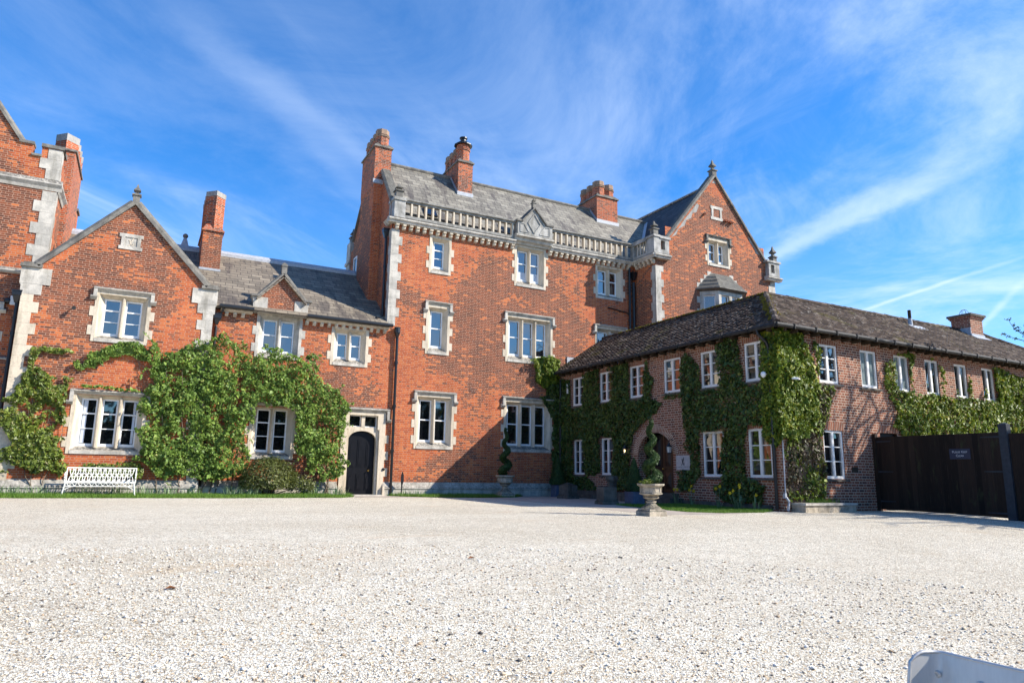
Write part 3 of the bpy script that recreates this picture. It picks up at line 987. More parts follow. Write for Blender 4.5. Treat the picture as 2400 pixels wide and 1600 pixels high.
# kneelers
for s_, uc in ((1, -3.60), (-1, 1.70)):
    kb = MB(TG)

    def sx(a, b):
        return sorted((uc + s_ * a, uc + s_ * b))
    kb.box(*sx(-0.10, 0.68), -0.25, 0.03, 6.25, 6.76)
    kb.box(*sx(-0.06, 0.48), -0.25, 0.024, 5.93, 6.249)
    a, b = sx(-0.10, 0.0)
    kb.prism([(uc - s_ * 0.10, 6.25), (uc, 6.25), (uc, 5.98), (uc - s_ * 0.03, 6.02), (uc - s_ * 0.05, 6.16)], -0.25, 0.02)
    kb.build('kneeler', M['stone_grey'], gr)
cpn = MB(TG)
coping_slope(cpn, TG, (-3.27, 6.80), (-0.93, 9.27), 0.10, -0.25, 0.20)
coping_slope(cpn, TG, (1.41, 6.80), (-0.93, 9.27), 0.10, -0.25, 0.20)
for s_, uc in ((1, -3.60), (-1, 1.70)):
    a, b = sorted((uc - s_ * 0.13, uc + s_ * 0.42))
    cpn.box(a, b, -0.26, 0.10, 6.762, 6.86)
    a, b = sorted((uc - s_ * 0.07, uc + s_ * 0.38))
    cpn.box(a, b, -0.24, 0.05, 6.86, 6.92)
build_split(cpn, 'coping', M['coping'], gr)
finial(gr, -0.93, -0.28, 9.30, 0.72, 0.20, M['coping'], 0.30)
# carved plaque with a relief figure
pq = MB(TG)
px0, px1, pz0, pz1 = -1.24, -0.62, 7.74, 8.26
for bx in ((px0 - 0.03, px1 + 0.03, pz1 - 0.11, pz1), (px0 - 0.03, px1 + 0.03, pz0, pz0 + 0.11), (px0 + 0.03, px0 + 0.13, pz0 + 0.11, pz1 - 0.11), (px1 - 0.13, px1 - 0.03, pz0 + 0.11, pz1 - 0.11)):
    pq.box(bx[0], bx[1], -0.02, 0.03, bx[2], bx[3])
pq.box(px0 + 0.13, px1 - 0.13, -0.08, 0.004, pz0 + 0.11, pz1 - 0.11)
pqo = pq.build('plaque', M['stone_grey'], gr)


def griffin(cx, cz, s):
    """the upright winged beast emblem, drawn as flat silhouettes in (u,z)"""
    P = lambda L: [(cx + s * a, cz + s * b) for a, b in L]
    return [P([(-.16, .10), (-.06, .16), (.00, .10), (.06, -.02), (.08, -.16), (.00, -.24), (-.08, -.22), (-.14, -.08)]),      # body
            P([(-.16, .10), (-.20, .20), (-.28, .18), (-.18, .28), (-.10, .34), (-.04, .26), (-.06, .16)]),                   # head
            P([(.00, .02), (.04, .20), (.10, .38), (.20, .58), (.22, .36), (.16, .12), (.06, -.04)]),                         # wing
            P([(.02, -.18), (.10, -.22), (.18, -.38), (.24, -.46), (.06, -.46), (.10, -.36)]),                                # hind leg
            P([(-.08, -.20), (-.02, -.24), (-.14, -.40), (-.16, -.46), (-.32, -.46), (-.22, -.38)]),                          # front leg
            P([(.20, -.44), (.26, -.44), (.25, -.24), (.29, -.14), (.24, -.10), (.20, -.22)])]                                # tail


pr_ = MB(TG)
for i_, pg in enumerate(griffin((px0 + px1) / 2, (pz0 + pz1) / 2 - 0.01, 0.28)):
    pr_.prism(pg, 0.003, 0.016 + 0.002 * i_)
pr_.build('relief_figure', M['stone'], pqo)
# roof of the range
ro = MB()
YR, ZR, YE, ZE = 4.05, 9.36, -0.30, 6.27
sl_ = (ZR - ZE) / (YR - YE)
roof_sheet(ro, [(1.75, YE, ZE), (7.87, YE, ZE), (7.87, YR, ZR), (1.75, YR, ZR)])
roof_sheet(ro, [(-3.2, 1.0, ZE + sl_ * 1.3), (1.75, 1.0, ZE + sl_ * 1.3), (1.75, YR, ZR), (-3.2, YR, ZR)])
roof_sheet(ro, [(-3.2, 8.4, ZE), (7.87, 8.4, ZE), (7.87, YR, ZR), (-3.2, YR, ZR)])
roof_sheet(ro, [(-0.93, -0.15, 9.12), (-0.93, 4.0, 9.12), (1.80, 4.0, 6.30), (1.80, -0.15, 6.30)])
roof_sheet(ro, [(-0.93, -0.15, 9.12), (-0.93, 4.0, 9.12), (-3.66, 4.0, 6.30), (-3.66, -0.15, 6.30)])
roof_o = ro.build('roof', M['slate_low'], gr)
rr = MB()
rr.prism([(0, 0)], 0, 0) if False else None
for a, b in ((-3.2, 7.86),):
    rr.tube([(a, YR, ZR + 0.03), (b, YR, ZR + 0.03)], 0.09, 8)
    rr.box(a, b, YR - 0.22, YR - 0.02, ZR - 0.135, ZR - 0.02, lambda u, d, z: (u, d, z + (d - YR) * sl_ + 0.135))
rr.build('ridge_flashing', M['lead'], roof_o)
# eaves: gutter, moulding, corbels
for a, b in ((1.95, 2.98), (4.84, 7.90)):
    ev = MB(TF)
    ev.prof([(0.0, 6.13), (0.14, 6.13), (0.20, 6.17), (0.22, 6.22), (0.0, 6.24)], a, b)
    evo = ev.build('eaves_moulding', M['stone'], gr)
    gu = MB(TF)
    gu.prof([(0.20, 6.225), (0.33, 6.215), (0.36, 6.26), (0.36, 6.33), (0.20, 6.33)], a - (0.05 if a < 2 else 0.02), b + (0.02 if a < 2 else 0.10))
    gu.build('gutter', M['iron'], gr)
    k = 2.155 if a < 3 else 4.86
    while k < b - 0.06:
        cb = MB(TF)
        cb.prof([(0, 5.99), (0.07, 5.99), (0.10, 6.03), (0.14, 6.06), (0.14, 6.13), (0, 6.13)], k - 0.055, k + 0.055)
        cb.build('corbel', M['stone'], evo)
        k += 0.2645
# gablet over the landing window
ga = MB()
TGa = FRONT(-0.06)
ga.prism([(3.42, 6.42), (4.44, 6.42), (4.44, 6.80), (4.75, 6.80), (3.93, 7.68), (3.11, 6.80), (3.42, 6.80)], -0.3, 0.0, TGa)
gab = ga.build('gablet_wall', M['brick'], gr)
gs = MB(TGa)
gs.box(2.98, 3.46, -0.3, 0.02, 6.40, 6.80)
gs.box(4.38, 4.86, -0.3, 0.02, 6.40, 6.80)
gs.box(3.02, 4.83, -0.3, 0.016, 6.22, 6.41)
gs.prism([(2.90, 6.80), (3.0, 6.80), (3.0, 6.60), (2.97, 6.64), (2.95, 6.74)], -0.3, 0.018)
gs.prism([(4.94, 6.80), (4.84, 6.80), (4.84, 6.60), (4.87, 6.64), (4.89, 6.74)], -0.3, 0.018)
gs.build('gablet_dressing', M['stone_grey'], gab)
gc = MB(TGa)
coping_slope(gc, TGa, (3.16, 6.83), (3.93, 7.70), 0.09, -0.3, 0.11)
coping_slope(gc, TGa, (4.70, 6.83), (3.93, 7.70), 0.09, -0.3, 0.11)
gc.box(2.88, 3.22, -0.3, 0.10, 6.802, 6.88)
gc.box(4.64, 4.98, -0.3, 0.10, 6.802, 6.88)
gc.build('gablet_coping', M['coping'], gab)
grf = MB()
roof_sheet(grf, [(3.93, -0.2, 7.64), (3.93, 1.7, 7.64), (3.06, 1.7, 6.72), (3.06, -0.2, 6.72)], 0.05)
roof_sheet(grf, [(3.93, -0.2, 7.64), (3.93, 1.7, 7.64), (4.80, 1.7, 6.72), (4.80, -0.2, 6.72)], 0.05)
grf.build('gablet_roof', M['slate_low'], gab)
fm = MB()
fm.box(3.84, 4.02, -0.14, 0.04, 7.74, 7.98)
fm.lathe(3.93, -0.05, [(0.11, 7.98), (0.15, 8.02), (0.15, 8.06), (0.07, 8.14), (0.01, 8.17)], 4, math.pi / 4)
fm.build('finial', M['coping'], gab)
# chimney with diagonal shafts
ch = MB()
ch.box(1.28, 1.97, 2.42, 4.6, 7.4, 9.70)
cho = ch.build('chimney', M['brick'], gr)
cc = MB()
cc.box(1.23, 2.02, 2.37, 4.65, 9.70, 9.77)
for yy in (2.78, 3.27, 3.76, 4.25):
    cc.lathe(1.625, yy, [(0.52, 9.77), (0.36, 10.0)], 4, math.pi / 4)
cc.build('chimney_shoulder', M['brick_chim'], cho)
for yy in (2.78, 3.27, 3.76, 4.25):
    st = MB()
    st.lathe(1.625, yy, [(0.345, 9.78), (0.345, 11.33)], 4, 0.0)
    sto = st.build('chimney_shaft', M['brick_chim'], cho)
    tp = MB()
    tp.lathe(1.625, yy, [(0.36, 11.16), (0.36, 11.36), (0.2, 11.38)], 4, 0.0)
    tp.build('shaft_cap', M['render'], sto)
fl = MB()
fl.box(1.25, 2.0, 2.36, 2.419, 8.08, 8.24)
fl.build('flashing', M['lead'], cho)
vt = MB()
vt.lathe(0.74, 4.05, [(0.24, ZR - 0.05), (0.08, 9.76)], 4, math.pi / 4)
vto = vt.build('roof_vent', M['lead'], gr)
vb = MB()
vb.lathe(0.74, 4.05, [(0.01, 9.74)] + [(0.10 * math.sin(a), 9.85 - 0.10 * math.cos(a)) for a in np.linspace(0.3, 2.9, 8)] + [(0.01, 9.955)], 12)
vb.build('ball', M['coping'], vto, smooth=True)
# the arched door in its stone frame
df = MB(TF)
fx0, fx1, dx0, dx1 = 6.36, 8.0, 6.65, 7.68
df.box(fx0, dx0 - 0.09, -0.35, 0.03, -0.1, 2.35)
df.box(dx1 + 0.09, fx1, -0.35, 0.03, -0.1, 2.35)
df.box(dx0 - 0.09, dx0 - 0.001, -0.35, -0.04, -0.1, 2.35)
df.box(dx1 + 0.001, dx1 + 0.09, -0.35, -0.04, -0.1, 2.35)
df.box(fx0, fx1, -0.35, 0.03, 2.86, 3.05)
df.box(fx0, dx0 - 0.02, -0.35, 0.03, 2.35, 2.86)
df.box(dx1 + 0.02, fx1, -0.35, 0.03, 2.35, 2.86)
df.box(dx0 - 0.02, dx1 + 0.02, -0.35, -0.06, 2.34, 2.44)
df.box(7.10, 7.23, -0.30, -0.05, 2.44, 2.86)
arc = [(dx0 + (dx1 - dx0) * t, 2.0 + 0.29 * (1 - abs(2 * t - 1) ** 2.2) ** 0.6) for t in np.linspace(0, 1, 17)]
df.prism([(dx0 - 0.09, 2.345), (dx0 - 0.09, 2.0)] + arc + [(dx1 + 0.09, 2.0), (dx1 + 0.09, 2.345)], -0.35, -0.055)
for z in (0.66, 1.26, 1.86):
    df.box(fx1 - 0.02, fx1 + 0.14, -0.01, 0.017, z, z + 0.30)
df.box(fx1 - 0.04, fx1 + 0.03, -0.2, 0.14, -0.1, 0.30)
df.box(fx0 - 0.03, fx0 + 0.04, -0.2, 0.14, -0.1, 0.30)
dfo = df.build('doorway', M['stone'], gr)
dl = MB(TF)
dl.prism([(dx0 - 0.02, -0.06), (dx1 + 0.02, -0.06), (dx1 + 0.02, 2.0)] + [(a, b) for a, b in reversed(arc)][1:-1] + [(dx0 - 0.02, 2.0)], -0.26, -0.20)
for x0_, x1_, arch in ((6.72, 6.96, 1), (7.04, 7.29, 2), (7.37, 7.61, 3)):
    dl.box(x0_, x1_, -0.20, -0.185, 0.98, 1.86 + (0.12 if arch == 2 else 0))
    dl.box(x0_ + 0.05, x1_ - 0.05, -0.185, -0.172, 1.04, 1.80 + (0.12 if arch == 2 else 0))
    dl.box(x0_, x1_, -0.20, -0.185, 0.16, 0.74)
    dl.prism([(x0_ + 0.04, 0.2), (x1_ - 0.04, 0.2), (x1_ - 0.04, 0.58), ((x0_ + x1_) / 2, 0.70), (x0_ + 0.04, 0.58)], -0.185, -0.168)
dlo = dl.build('door', M['black_door'], dfo)
kn = MB()
kn.lathe(0, 0, [(0.012, 0.0), (0.012, 0.03), (0.032, 0.045), (0.034, 0.065), (0.02, 0.08)], 10, T=lambda u, d, z: (7.47 + u, 0.18 - z, 0.86 + d))
kn.build('door_handle', M['brass'], dlo)
bl_ = MB()
bl_.lathe(0, 0, [(0.055, 0.0), (0.055, 0.03), (0.04, 0.04), (0.015, 0.045)], 14, T=lambda u, d, z: (7.99 + u, -0.03 - z, 0.92 + d))
bl_.build('bell_push', M['iron'], dfo)
tg = MB(TF)
tg.poly([(dx0 - 0.02, -0.19, 2.44), (dx1 + 0.02, -0.19, 2.44), (dx1 + 0.02, -0.195, 2.86), (dx0 - 0.02, -0.19, 2.86)])
tgo = tg.build('transom_pane', M['glass'], dfo)
tf = MB(TF)
for a, b in ((dx0 - 0.02, 7.10), (7.23, dx1 + 0.02)):
    for bx in ((a, a + 0.03, 2.44, 2.86), (b - 0.03, b, 2.44, 2.86), (a + 0.03, b - 0.03, 2.44, 2.47), (a + 0.03, b - 0.03, 2.83, 2.86)):
        tf.box(bx[0], bx[1], -0.185, -0.16, bx[2], bx[3])
tf.build('transom_frame', M['white'], tgo)
dh = MB(TF)
dh.prof([(0.0, 3.0), (0.06, 3.0), (0.09, 3.04), (0.13, 3.07), (0.13, 3.10), (0.0, 3.15)], fx0 - 0.03, fx1 + 0.12)
dh.box(fx1 + 0.02, fx1 + 0.12, -0.01, 0.11, 2.72, 3.07)
dh.prof([(0, 2.62), (0.06, 2.62), (0.13, 2.70), (0.13, 2.73), (0, 2.78)], fx1 + 0.02, fx1 + 0.19)
dh.build('hood_mould', M['stone_grey'], dfo)
stp = MB()
stp.box(6.45, 7.90, -0.32, 0.05, -0.2, 0.015)
stp.build('doorstep', M['stone_grey'], dfo)
drainpipe(gr, [(1.86, -0.07, 0.0), (1.86, -0.07, 5.55), (1.86, -0.07, 5.60)], 0.045, (1.87, -0.10, 5.98))
drainpipe(gr, [(2.02, -0.28, 6.24), (2.02, -0.26, 6.12), (1.90, -0.12, 5.96)], 0.04, name='swan_neck')
drainpipe(gr, [(-3.70, -0.22, 0.0), (-3.70, -0.22, 5.65)], 0.05, (-3.72, -0.26, 5.98))
# floodlight on the gable
fl = thing('floodlight', 'small dark floodlight on a bracket on the gable brickwork left of the upper window', 'floodlight', (-2.24, -0.36, 5.66))
f1 = MB()
f1.tube([(-2.24, -0.35, 5.66), (-2.24, -0.47, 5.66), (-2.22, -0.50, 5.62)], 0.014, 6)
f1.build('bracket', M['iron'], fl)
f1 = MB()
f1.lathe(0, 0, [(0.03, 0), (0.055, 0.05), (0.06, 0.12), (0.055, 0.125)], 10, T=lambda u, d, z: (-2.22 + u, -0.47 - z * 0.8, 5.66 + d - z * 0.5))
f1.build('lamp_head', M['gutter'], fl)

# ---------------------------------------------------------------- tall block on the left edge
tb = thing('tower_house', 'tall red brick block with battlemented parapet and stone quoins on the left edge', 'building', (-6, 0.15, 0))
TT = FRONT(0.15)
XT = -3.18
TE = EAST(XT)
t1 = MB()
WT = (-5.9, -4.12, 4.3, 4.6, 5.35, 2, [0.5], 5.72)
holed_wall(t1, TT, -13.0, XT, -0.4, 9.55, [hole_of(WT[0], WT[1], WT[2], WT[4], WT[7])])
t1.prism([(-13, 9.5), (XT, 9.5), (XT, 10.84), (-3.72, 10.84), (-3.72, 10.50), (-3.95, 10.50), (-3.95, 10.86), (-4.30, 10.86), (-6.6, 14.1), (-8.9, 10.86), (-13, 10.86)], -0.3, 0.0, TT)
t1.poly([(0.15, 0, -0.4), (6.8, 0, -0.4), (6.8, 0, 9.55), (0.15, 0, 9.55)], TE)
t1.box(0.15 + 0.02, 6.8, -0.3, 0.0, 9.55, 10.5, TE)
for a, b in ((0.46, 0.95), (5.0, 5.5), (6.2, 6.8)):
    t1.box(a, b, -0.3, -0.003, 10.5, 10.86, TE)
t1.poly([(-13, -6.65, -0.4), (XT, -6.65, -0.4), (XT, -6.65, 10.5), (-13, -6.65, 10.5)], TT)
t1.build('wall', M['brick'], tb)
stone_window(tb, TT, WT[0], WT[1], *WT[2:5], WT[5], WT[6], WT[7], drop=0.3)
quoin(tb, TT, XT, -1, 6.9, 9.40, M['stone_grey'], 0.55, 0.36, 0.36, TE, 0.15, 1)
quoin(tb, TT, XT, -1, 9.80, 10.84, M['stone_grey'], 0.55, 0.36, 0.34, TE, 0.15, 1)
tc_ = MB(TT)
tc_.prof([(0, 9.42), (0.03, 9.42), (0.06, 9.52), (0.14, 9.62), (0.14, 9.66), (0.0, 9.80)], -13, XT + 0.14)
tc_.prof([(0, 9.42), (0.03, 9.42), (0.06, 9.52), (0.14, 9.62), (0.14, 9.66), (0.0, 9.80)], 0.15, 2.6, TE)
tc_.prof([(0, 9.42), (0.03, 9.42), (0.06, 9.52), (0.14, 9.62), (0.14, 9.66), (0.0, 9.80)], 4.9, 6.9, TE)
tc_.prof([(0, 6.62), (0.05, 6.62), (0.10, 6.68), (0.10, 6.72), (0.0, 6.80)], -13, -3.62)
tc_.prof([(0, 3.95), (0.03, 3.95), (0.05, 4.0), (0.0, 4.05)], -13, -3.62)
build_split(tc_, 'string_course', M['stone_grey'], tb)
tk = MB(TT)
tk.box(-3.74, XT + 0.06, -0.34, 0.06, 10.84, 10.95)
tk.box(-3.97, -3.70, -0.34, 0.06, 10.50, 10.57)
tk.box(-4.34, -3.93, -0.34, 0.06, 10.86, 10.95)
coping_slope(tk, TT, (-4.30, 10.88), (-6.6, 14.12), 0.07, -0.34, 0.15)
coping_slope(tk, TT, (-8.9, 10.88), (-6.6, 14.12), 0.07, -0.34, 0.15)
for a, b in ((0.15, 1.0), (4.95, 5.55), (6.15, 6.85)):
    tk.box(a, b, -0.34, 0.06, 10.842, 10.94, TE)
build_split(tk, 'coping', M['coping'], tb)
tcb = MB()
tcb.box(XT - 0.02, XT + 0.17, 1.75, 4.6, 6.0, 9.6)
tcb.box(XT - 0.45, XT + 0.17, 1.85, 4.5, 9.6, 11.55)
tco = tcb.build('chimney', M['brick_chim'], tb)
tcc = MB()
tcc.box(XT - 0.50, XT + 0.22, 1.80, 4.55, 11.55, 11.62)
tcc.build('chimney_shoulder', M['coping'], tco)
for yy in (2.2, 2.75, 3.3, 3.85):
    s_ = MB()
    s_.lathe(XT - 0.14, yy, [(0.36, 11.62), (0.34, 12.15)], 4, 0.0)
    so = s_.build('chimney_shaft', M['brick_chim'], tco)
    s_ = MB()
    s_.lathe(XT - 0.14, yy, [(0.355, 11.95), (0.355, 12.2), (0.2, 12.22)], 4, 0.0)
    s_.build('shaft_cap', M['render'], so)
trf = MB()
trf.box(-12.9, XT - 0.35, 0.55, 6.4, 9.7, 9.8)
trf.build('roof', M['lead'], tb)
cm = thing('wall_lamp', 'black bulkhead lamp on the shaded brick beside the left edge window', 'lamp', (-4.0, 0.10, 5.72))
c_ = MB()
c_.lathe(0, 0, [(0.10, 0), (0.10, 0.06), (0.07, 0.14), (0.03, 0.15)], 12, T=lambda u, d, z: (-3.98 + u, 0.149 - z, 5.74 + d))
c_.build('lamp_body', M['iron'], cm)
ab = thing('alarm_box', 'pale grey box on the wall under the left gable kneeler', 'box', (-3.68, 0.12, 5.7))
c_ = MB()
c_.box(-3.92, -3.70, 0.02, 0.148, 5.62, 5.90)
c_.build('alarm_case', M['white'], ab, bevel=0.012)

# ---------------------------------------------------------------- the tall manor house
mh = thing('manor_house', 'three storey red brick house with stone balustrade, slate roof, chimney stacks and tall gabled wing', 'building', (14, 0, 0))
XL, XC = 7.87, 19.78
YG = -1.55
TR = FRONT(YG)
TRW = WEST(XC)
TLW = WEST(XL)
MW = [(9.46, 10.41, 8.67, 8.94, 10.05, 1, [1 / 3, 2 / 3], None, {}), (9.44, 10.45, 5.39, 5.68, 7.16, 1, [0.5], 7.54, {}),
      (12.98, 15.27, 5.40, 5.70, 7.20, 3, [0.5], 7.55, {}), (13.35, 14.91, 8.70, 8.99, 10.34, 2, [0.55], None, {'blind': True}),
      (17.56, 19.10, 8.73, 8.98, 10.12, 2, [0.55], None, {}), (17.52, 19.20, 5.42, 5.72, 7.22, 2, [0.5], 7.54, {}),
      (9.13, 10.75, 1.71, 1.98, 3.59, 2, [0.5], 3.94, {}), (12.96, 15.25, 1.70, 1.97, 3.63, 3, [0.5], 3.97, {})]
w = MB()
holed_wall(w, TF, 7.90, XC, -0.4, 10.6, [hole_of(q[0], q[1], q[2], q[4], q[7]) for q in MW])
YA, ZA, YB = 2.9, 14.25, 5.75      # main ridge and rear eave
w.poly([(0, 0, 5.0), (0.2, 0, 11.0), (YA, 0, ZA + 0.1), (YB, 0, 11.0), (6.3, 0, 5.0)], TLW)
w.poly([(0, 0, 5.0), (0, 0, 10.6), (0.2, 0, 11.0)], TLW)
w.poly([(6.3, 0, 5.0), (6.3, 0, 11.0), (YB, 0, 11.0)], TLW)
w.poly([(0, 0, -0.4), (6.3, 0, -0.4), (6.3, 0, 5.0), (0, 0, 5.0)], TLW)
w.poly([(XL, 6.3, -0.4), (27.45, 6.3, -0.4), (27.45, 6.3, 11.0), (XL, 6.3, 11.0)])
R2 = (22.95, 24.41, 10.73, 10.99, 11.90, 2, [0.5], 12.30, {})
holed_wall(w, TR, XC, 27.45, -0.4, 11.45, [hole_of(R2[0], R2[1], R2[2], 11.4, None)])
holed_wall(w, TR, 20.40, 26.80, 11.45, 12.2, [(R2[0] + 0.05, R2[1] - 0.05, 11.40, 12.12)])
XA, ZG = 23.60, 15.30
w.poly([(20.40, 0, 11.45), (20.40, 0, 11.50), (21.0, 0, 12.2), (20.4, 0, 12.2)], TR) if False else None
wg = [(21.0, 0, 12.2), (26.2, 0, 12.2), (XA, 0, ZG)]
w.poly(wg, TR)
w.poly([(XC, -0.0, -0.4)] * 0 or [(YG, 0, -0.4), (0, 0, -0.4), (0, 0, 10.6), (YG, 0, 10.6)], TRW)
w.poly([(YG, 0, -0.4), (6.3, 0, -0.4), (6.3, 0, 11.0), (YG, 0, 11.0)], EAST(27.45))
# chimney breast on the left gable
w.box(XL - 0.37, XL + 0.02, 1.66, 3.55, 7.0, 12.60)
wall_o = w.build('wall', M['brick'], mh)
for q in MW:
    stone_window(mh, TF, *q[:8], **q[8])
stone_window(mh, TR, *R2[:8], drop=0.40)
# small sash on the left return
lwn = MB(TLW)
for bx in ((4.86, 4.92, 9.0, 10.45), (5.36, 5.42, 9.0, 10.45), (4.92, 5.36, 10.39, 10.45), (4.92, 5.36, 9.68, 9.74)):
    lwn.box(bx[0], bx[1], 0.0, 0.05, bx[2], bx[3])
lwo = lwn.build('side_sash', M['white'], mh)
lg = MB(TLW)
lg.poly([(4.9, 0.012, 9.0), (5.38, 0.012, 9.0), (5.38, 0.012, 10.42), (4.9, 0.012, 10.42)])
lg.build('pane', M['glass'], lwo)
pl = MB()
plinth(pl, TF, 8.0, 15.6)
pl.build('plinth', M['stone_grey'], mh)
quoin(mh, TF, XL, 1, 6.35, 10.23, M['stone_grey'], 0.44, 0.30, 0.36, TLW, 0.0, 1)
quoin(mh, TR, XC, 1, 6.0, 10.23, M['stone_grey'], 0.44, 0.30, 0.36, TRW, YG, 1)
quoin(mh, TR, 27.45, -1, 6.0, 10.75, M['stone_grey'], 0.44, 0.30, 0.36)
# cornice, modillions, balustrade
K = 0.0075


def SH(T, u0):
    return lambda u, d, z: T(u, d, z + K * (min(u, 20) - u0))


TB = SH(TF, 8.0)
cz = MB(TB)
cpf = [(0.0, 10.44), (0.22, 10.44), (0.24, 10.50), (0.30, 10.55), (0.30, 10.60), (0.20, 10.66), (0.0, 10.66)]
cz.prof(cpf, XL - 0.22, 13.28)
cz.prof(cpf, 15.04, XC - 0.02)
big_pf = [(0.0, 10.50), (0.10, 10.50), (0.14, 10.58), (0.26, 10.62), (0.30, 10.72), (0.42, 10.78), (0.42, 10.84), (0.30, 10.90), (0.0, 10.90)]
cz.prof(big_pf, 13.22, 15.10)
TRB = lambda u, d, z: (XC - d, u, z + K * 11.9)
cz.prof(cpf, YG - 0.22, -0.28, TRB)
cz.prof(cpf, XC - 0.22, 20.50, lambda u, d, z: (u, YG - d, z + K * 11.9))
cz.prof(cpf, 26.75, 27.75, lambda u, d, z: (u, YG - d, z + K * 11.9))
cz.prof([(0.0, 10.44), (0.10, 10.44), (0.24, 10.58), (0.0, 10.66)], -0.22, 0.45, TLW)
cor = build_split(cz, 'cornice', M['stone_grey'], mh)[0]
mpf = [(0.0, 10.22), (0.08, 10.22), (0.13, 10.26), (0.13, 10.33), (0.19, 10.35), (0.20, 10.44), (0.0, 10.44)]
mod0 = MB()
mod0.prof(mpf, -0.065, 0.065, lambda u, d, z: (u + 14, -d, z))
mo = mod0.build('modillion', M['stone'], cor)
mo.location = (8.04 - 14, 0, 0)
mods = [8.04 + 0.2857 * i for i in range(1, 19)] + [15.08 + 0.2857 * i for i in range(0, 16)]
for x in mods:
    c = mo.copy()
    COL.objects.link(c)
    c.parent = cor
    c.location = (x - 14, 0, K * (x - 8))
md1 = MB(TRW)
md1.prof(mpf, -0.065 - 0.30, 0.065 - 0.30)
m1 = md1.build('modillion', M['stone'], cor)
m1.location = (0, 0, K * 11.9)
for i in range(1, 5):
    c = m1.copy()
    COL.objects.link(c)
    c.parent = cor
    c.location = (0, -0.29 * i, K * 11.9)
# balustrade
bs = MB(TB)
for a, b in ((8.30, 13.26), (15.06, XC - 0.25)):
    bs.box(a, b, 0.02, 0.24, 10.66, 10.78)
    bs.prof([(0.02, 11.32), (0.22, 11.32), (0.22, 11.38), (0.29, 11.41), (0.29, 11.45), (0.20, 11.50), (-0.02, 11.50)], a, b)
bal = build_split(bs, 'balustrade', M['balus'], mh)[0]
b0 = MB()
b0.box(14 - 0.033, 14 + 0.033, -0.21, -0.06, 10.78, 11.32)
bo = b0.build('baluster', M['stone'], bal)
xs_ = [8.58 + 0.303 * i for i in range(16)] + [15.30 + 0.303 * i for i in range(14)]
for i, x in enumerate(xs_):
    c = bo if i == 0 else bo.copy()
    if i:
        COL.objects.link(c)
        c.parent = bal
    c.location = (x - 14, 0, K * (x - 8))
pr1 = MB()
pr1.box(XL - 0.02, 8.30, -0.245, 0.05, 10.66, 11.36)
pr1.box(XL - 0.06, 8.33, -0.29, 0.45, 11.36, 11.48)
pr1.box(XL - 0.02, XL + 0.1, 0.05, 0.14, 10.66, 11.36)
pr1.box(XL - 0.02, XL + 0.1, 0.26, 0.45, 10.66, 11.36)
pr1.box(XL - 0.02, XL + 0.1, 0.139, 0.261, 10.66, 10.80)
pr1.build('parapet_pier', M['stone_worn'], mh)
finial(mh, 8.03, -0.12, 11.48, 0.62, 0.27, M['coping'], 0.26)
# return balustrade on the gabled wing
dz = K * 11.9
rb = MB()
rb.box(XC - 0.24, XC - 0.02, YG + 0.30, -0.22, 10.66 + dz, 10.78 + dz)
rb.box(XC - 0.29, XC + 0.02, YG + 0.30, -0.22, 11.32 + dz, 11.50 + dz)
rb.box(XC - 0.245, XC + 0.06, YG - 0.225, YG + 0.30, 10.66 + dz, 11.40 + dz)
rb.box(XC - 0.245, XC - 0.0, -0.30, -0.05, 10.66 + dz, 11.34 + dz)
rb.box(XC - 0.29, XC + 0.10, YG - 0.27, YG + 0.32, 11.40 + dz, 11.50 + dz)
for (a, b) in ((XC + 0.06, XC + 0.16), (XC + 0.40, XC + 0.64)):
    rb.box(a, b, YG - 0.22, YG + 0.1, 10.66 + dz, 11.36 + dz)
rb.box(XC + 0.16, XC + 0.40, YG - 0.22, YG + 0.1, 10.66 + dz, 10.84 + dz)
rb.box(XC + 0.16, XC + 0.40, YG - 0.22, YG + 0.1, 11.28 + dz, 11.36 + dz)
rb.box(XC + 0.10, XC + 0.72, YG - 0.27, YG + 0.12, 11.36 + dz, 11.48 + dz)
for a in (27.46, 26.86):
    rb.box(a - 0.20 if a > 27 else a, a + 0.16 if a > 27 else a + 0.16, YG - 0.22, YG + 0.1, 10.66 + dz, 11.36 + dz)
rb.box(27.02, 27.26, YG - 0.22, YG + 0.1, 10.66 + dz, 10.82 + dz)
rb.box(27.02, 27.26, YG - 0.22, YG + 0.1, 11.26 + dz, 11.36 + dz)
rb.box(26.72, 27.70, YG - 0.27, YG + 0.14, 11.36 + dz, 11.46 + dz)
rbo = build_split(rb, 'parapet', M['stone_worn'], mh)[0]
for yy in (-0.52, -0.74, -0.96, -1.16):
    q = MB()
    q.box(XC - 0.20, XC - 0.06, yy - 0.045, yy + 0.045, 10.78 + dz, 11.32 + dz)
    q.build('baluster', M['stone_grey'], rbo)
finial(mh, XC - 0.08, YG - 0.05, 11.50 + dz, 0.70, 0.26, M['coping'], 0.28)
finial(mh, 27.38, YG - 0.05, 11.46 + dz, 0.86, 0.26, M['coping'], 0.24)
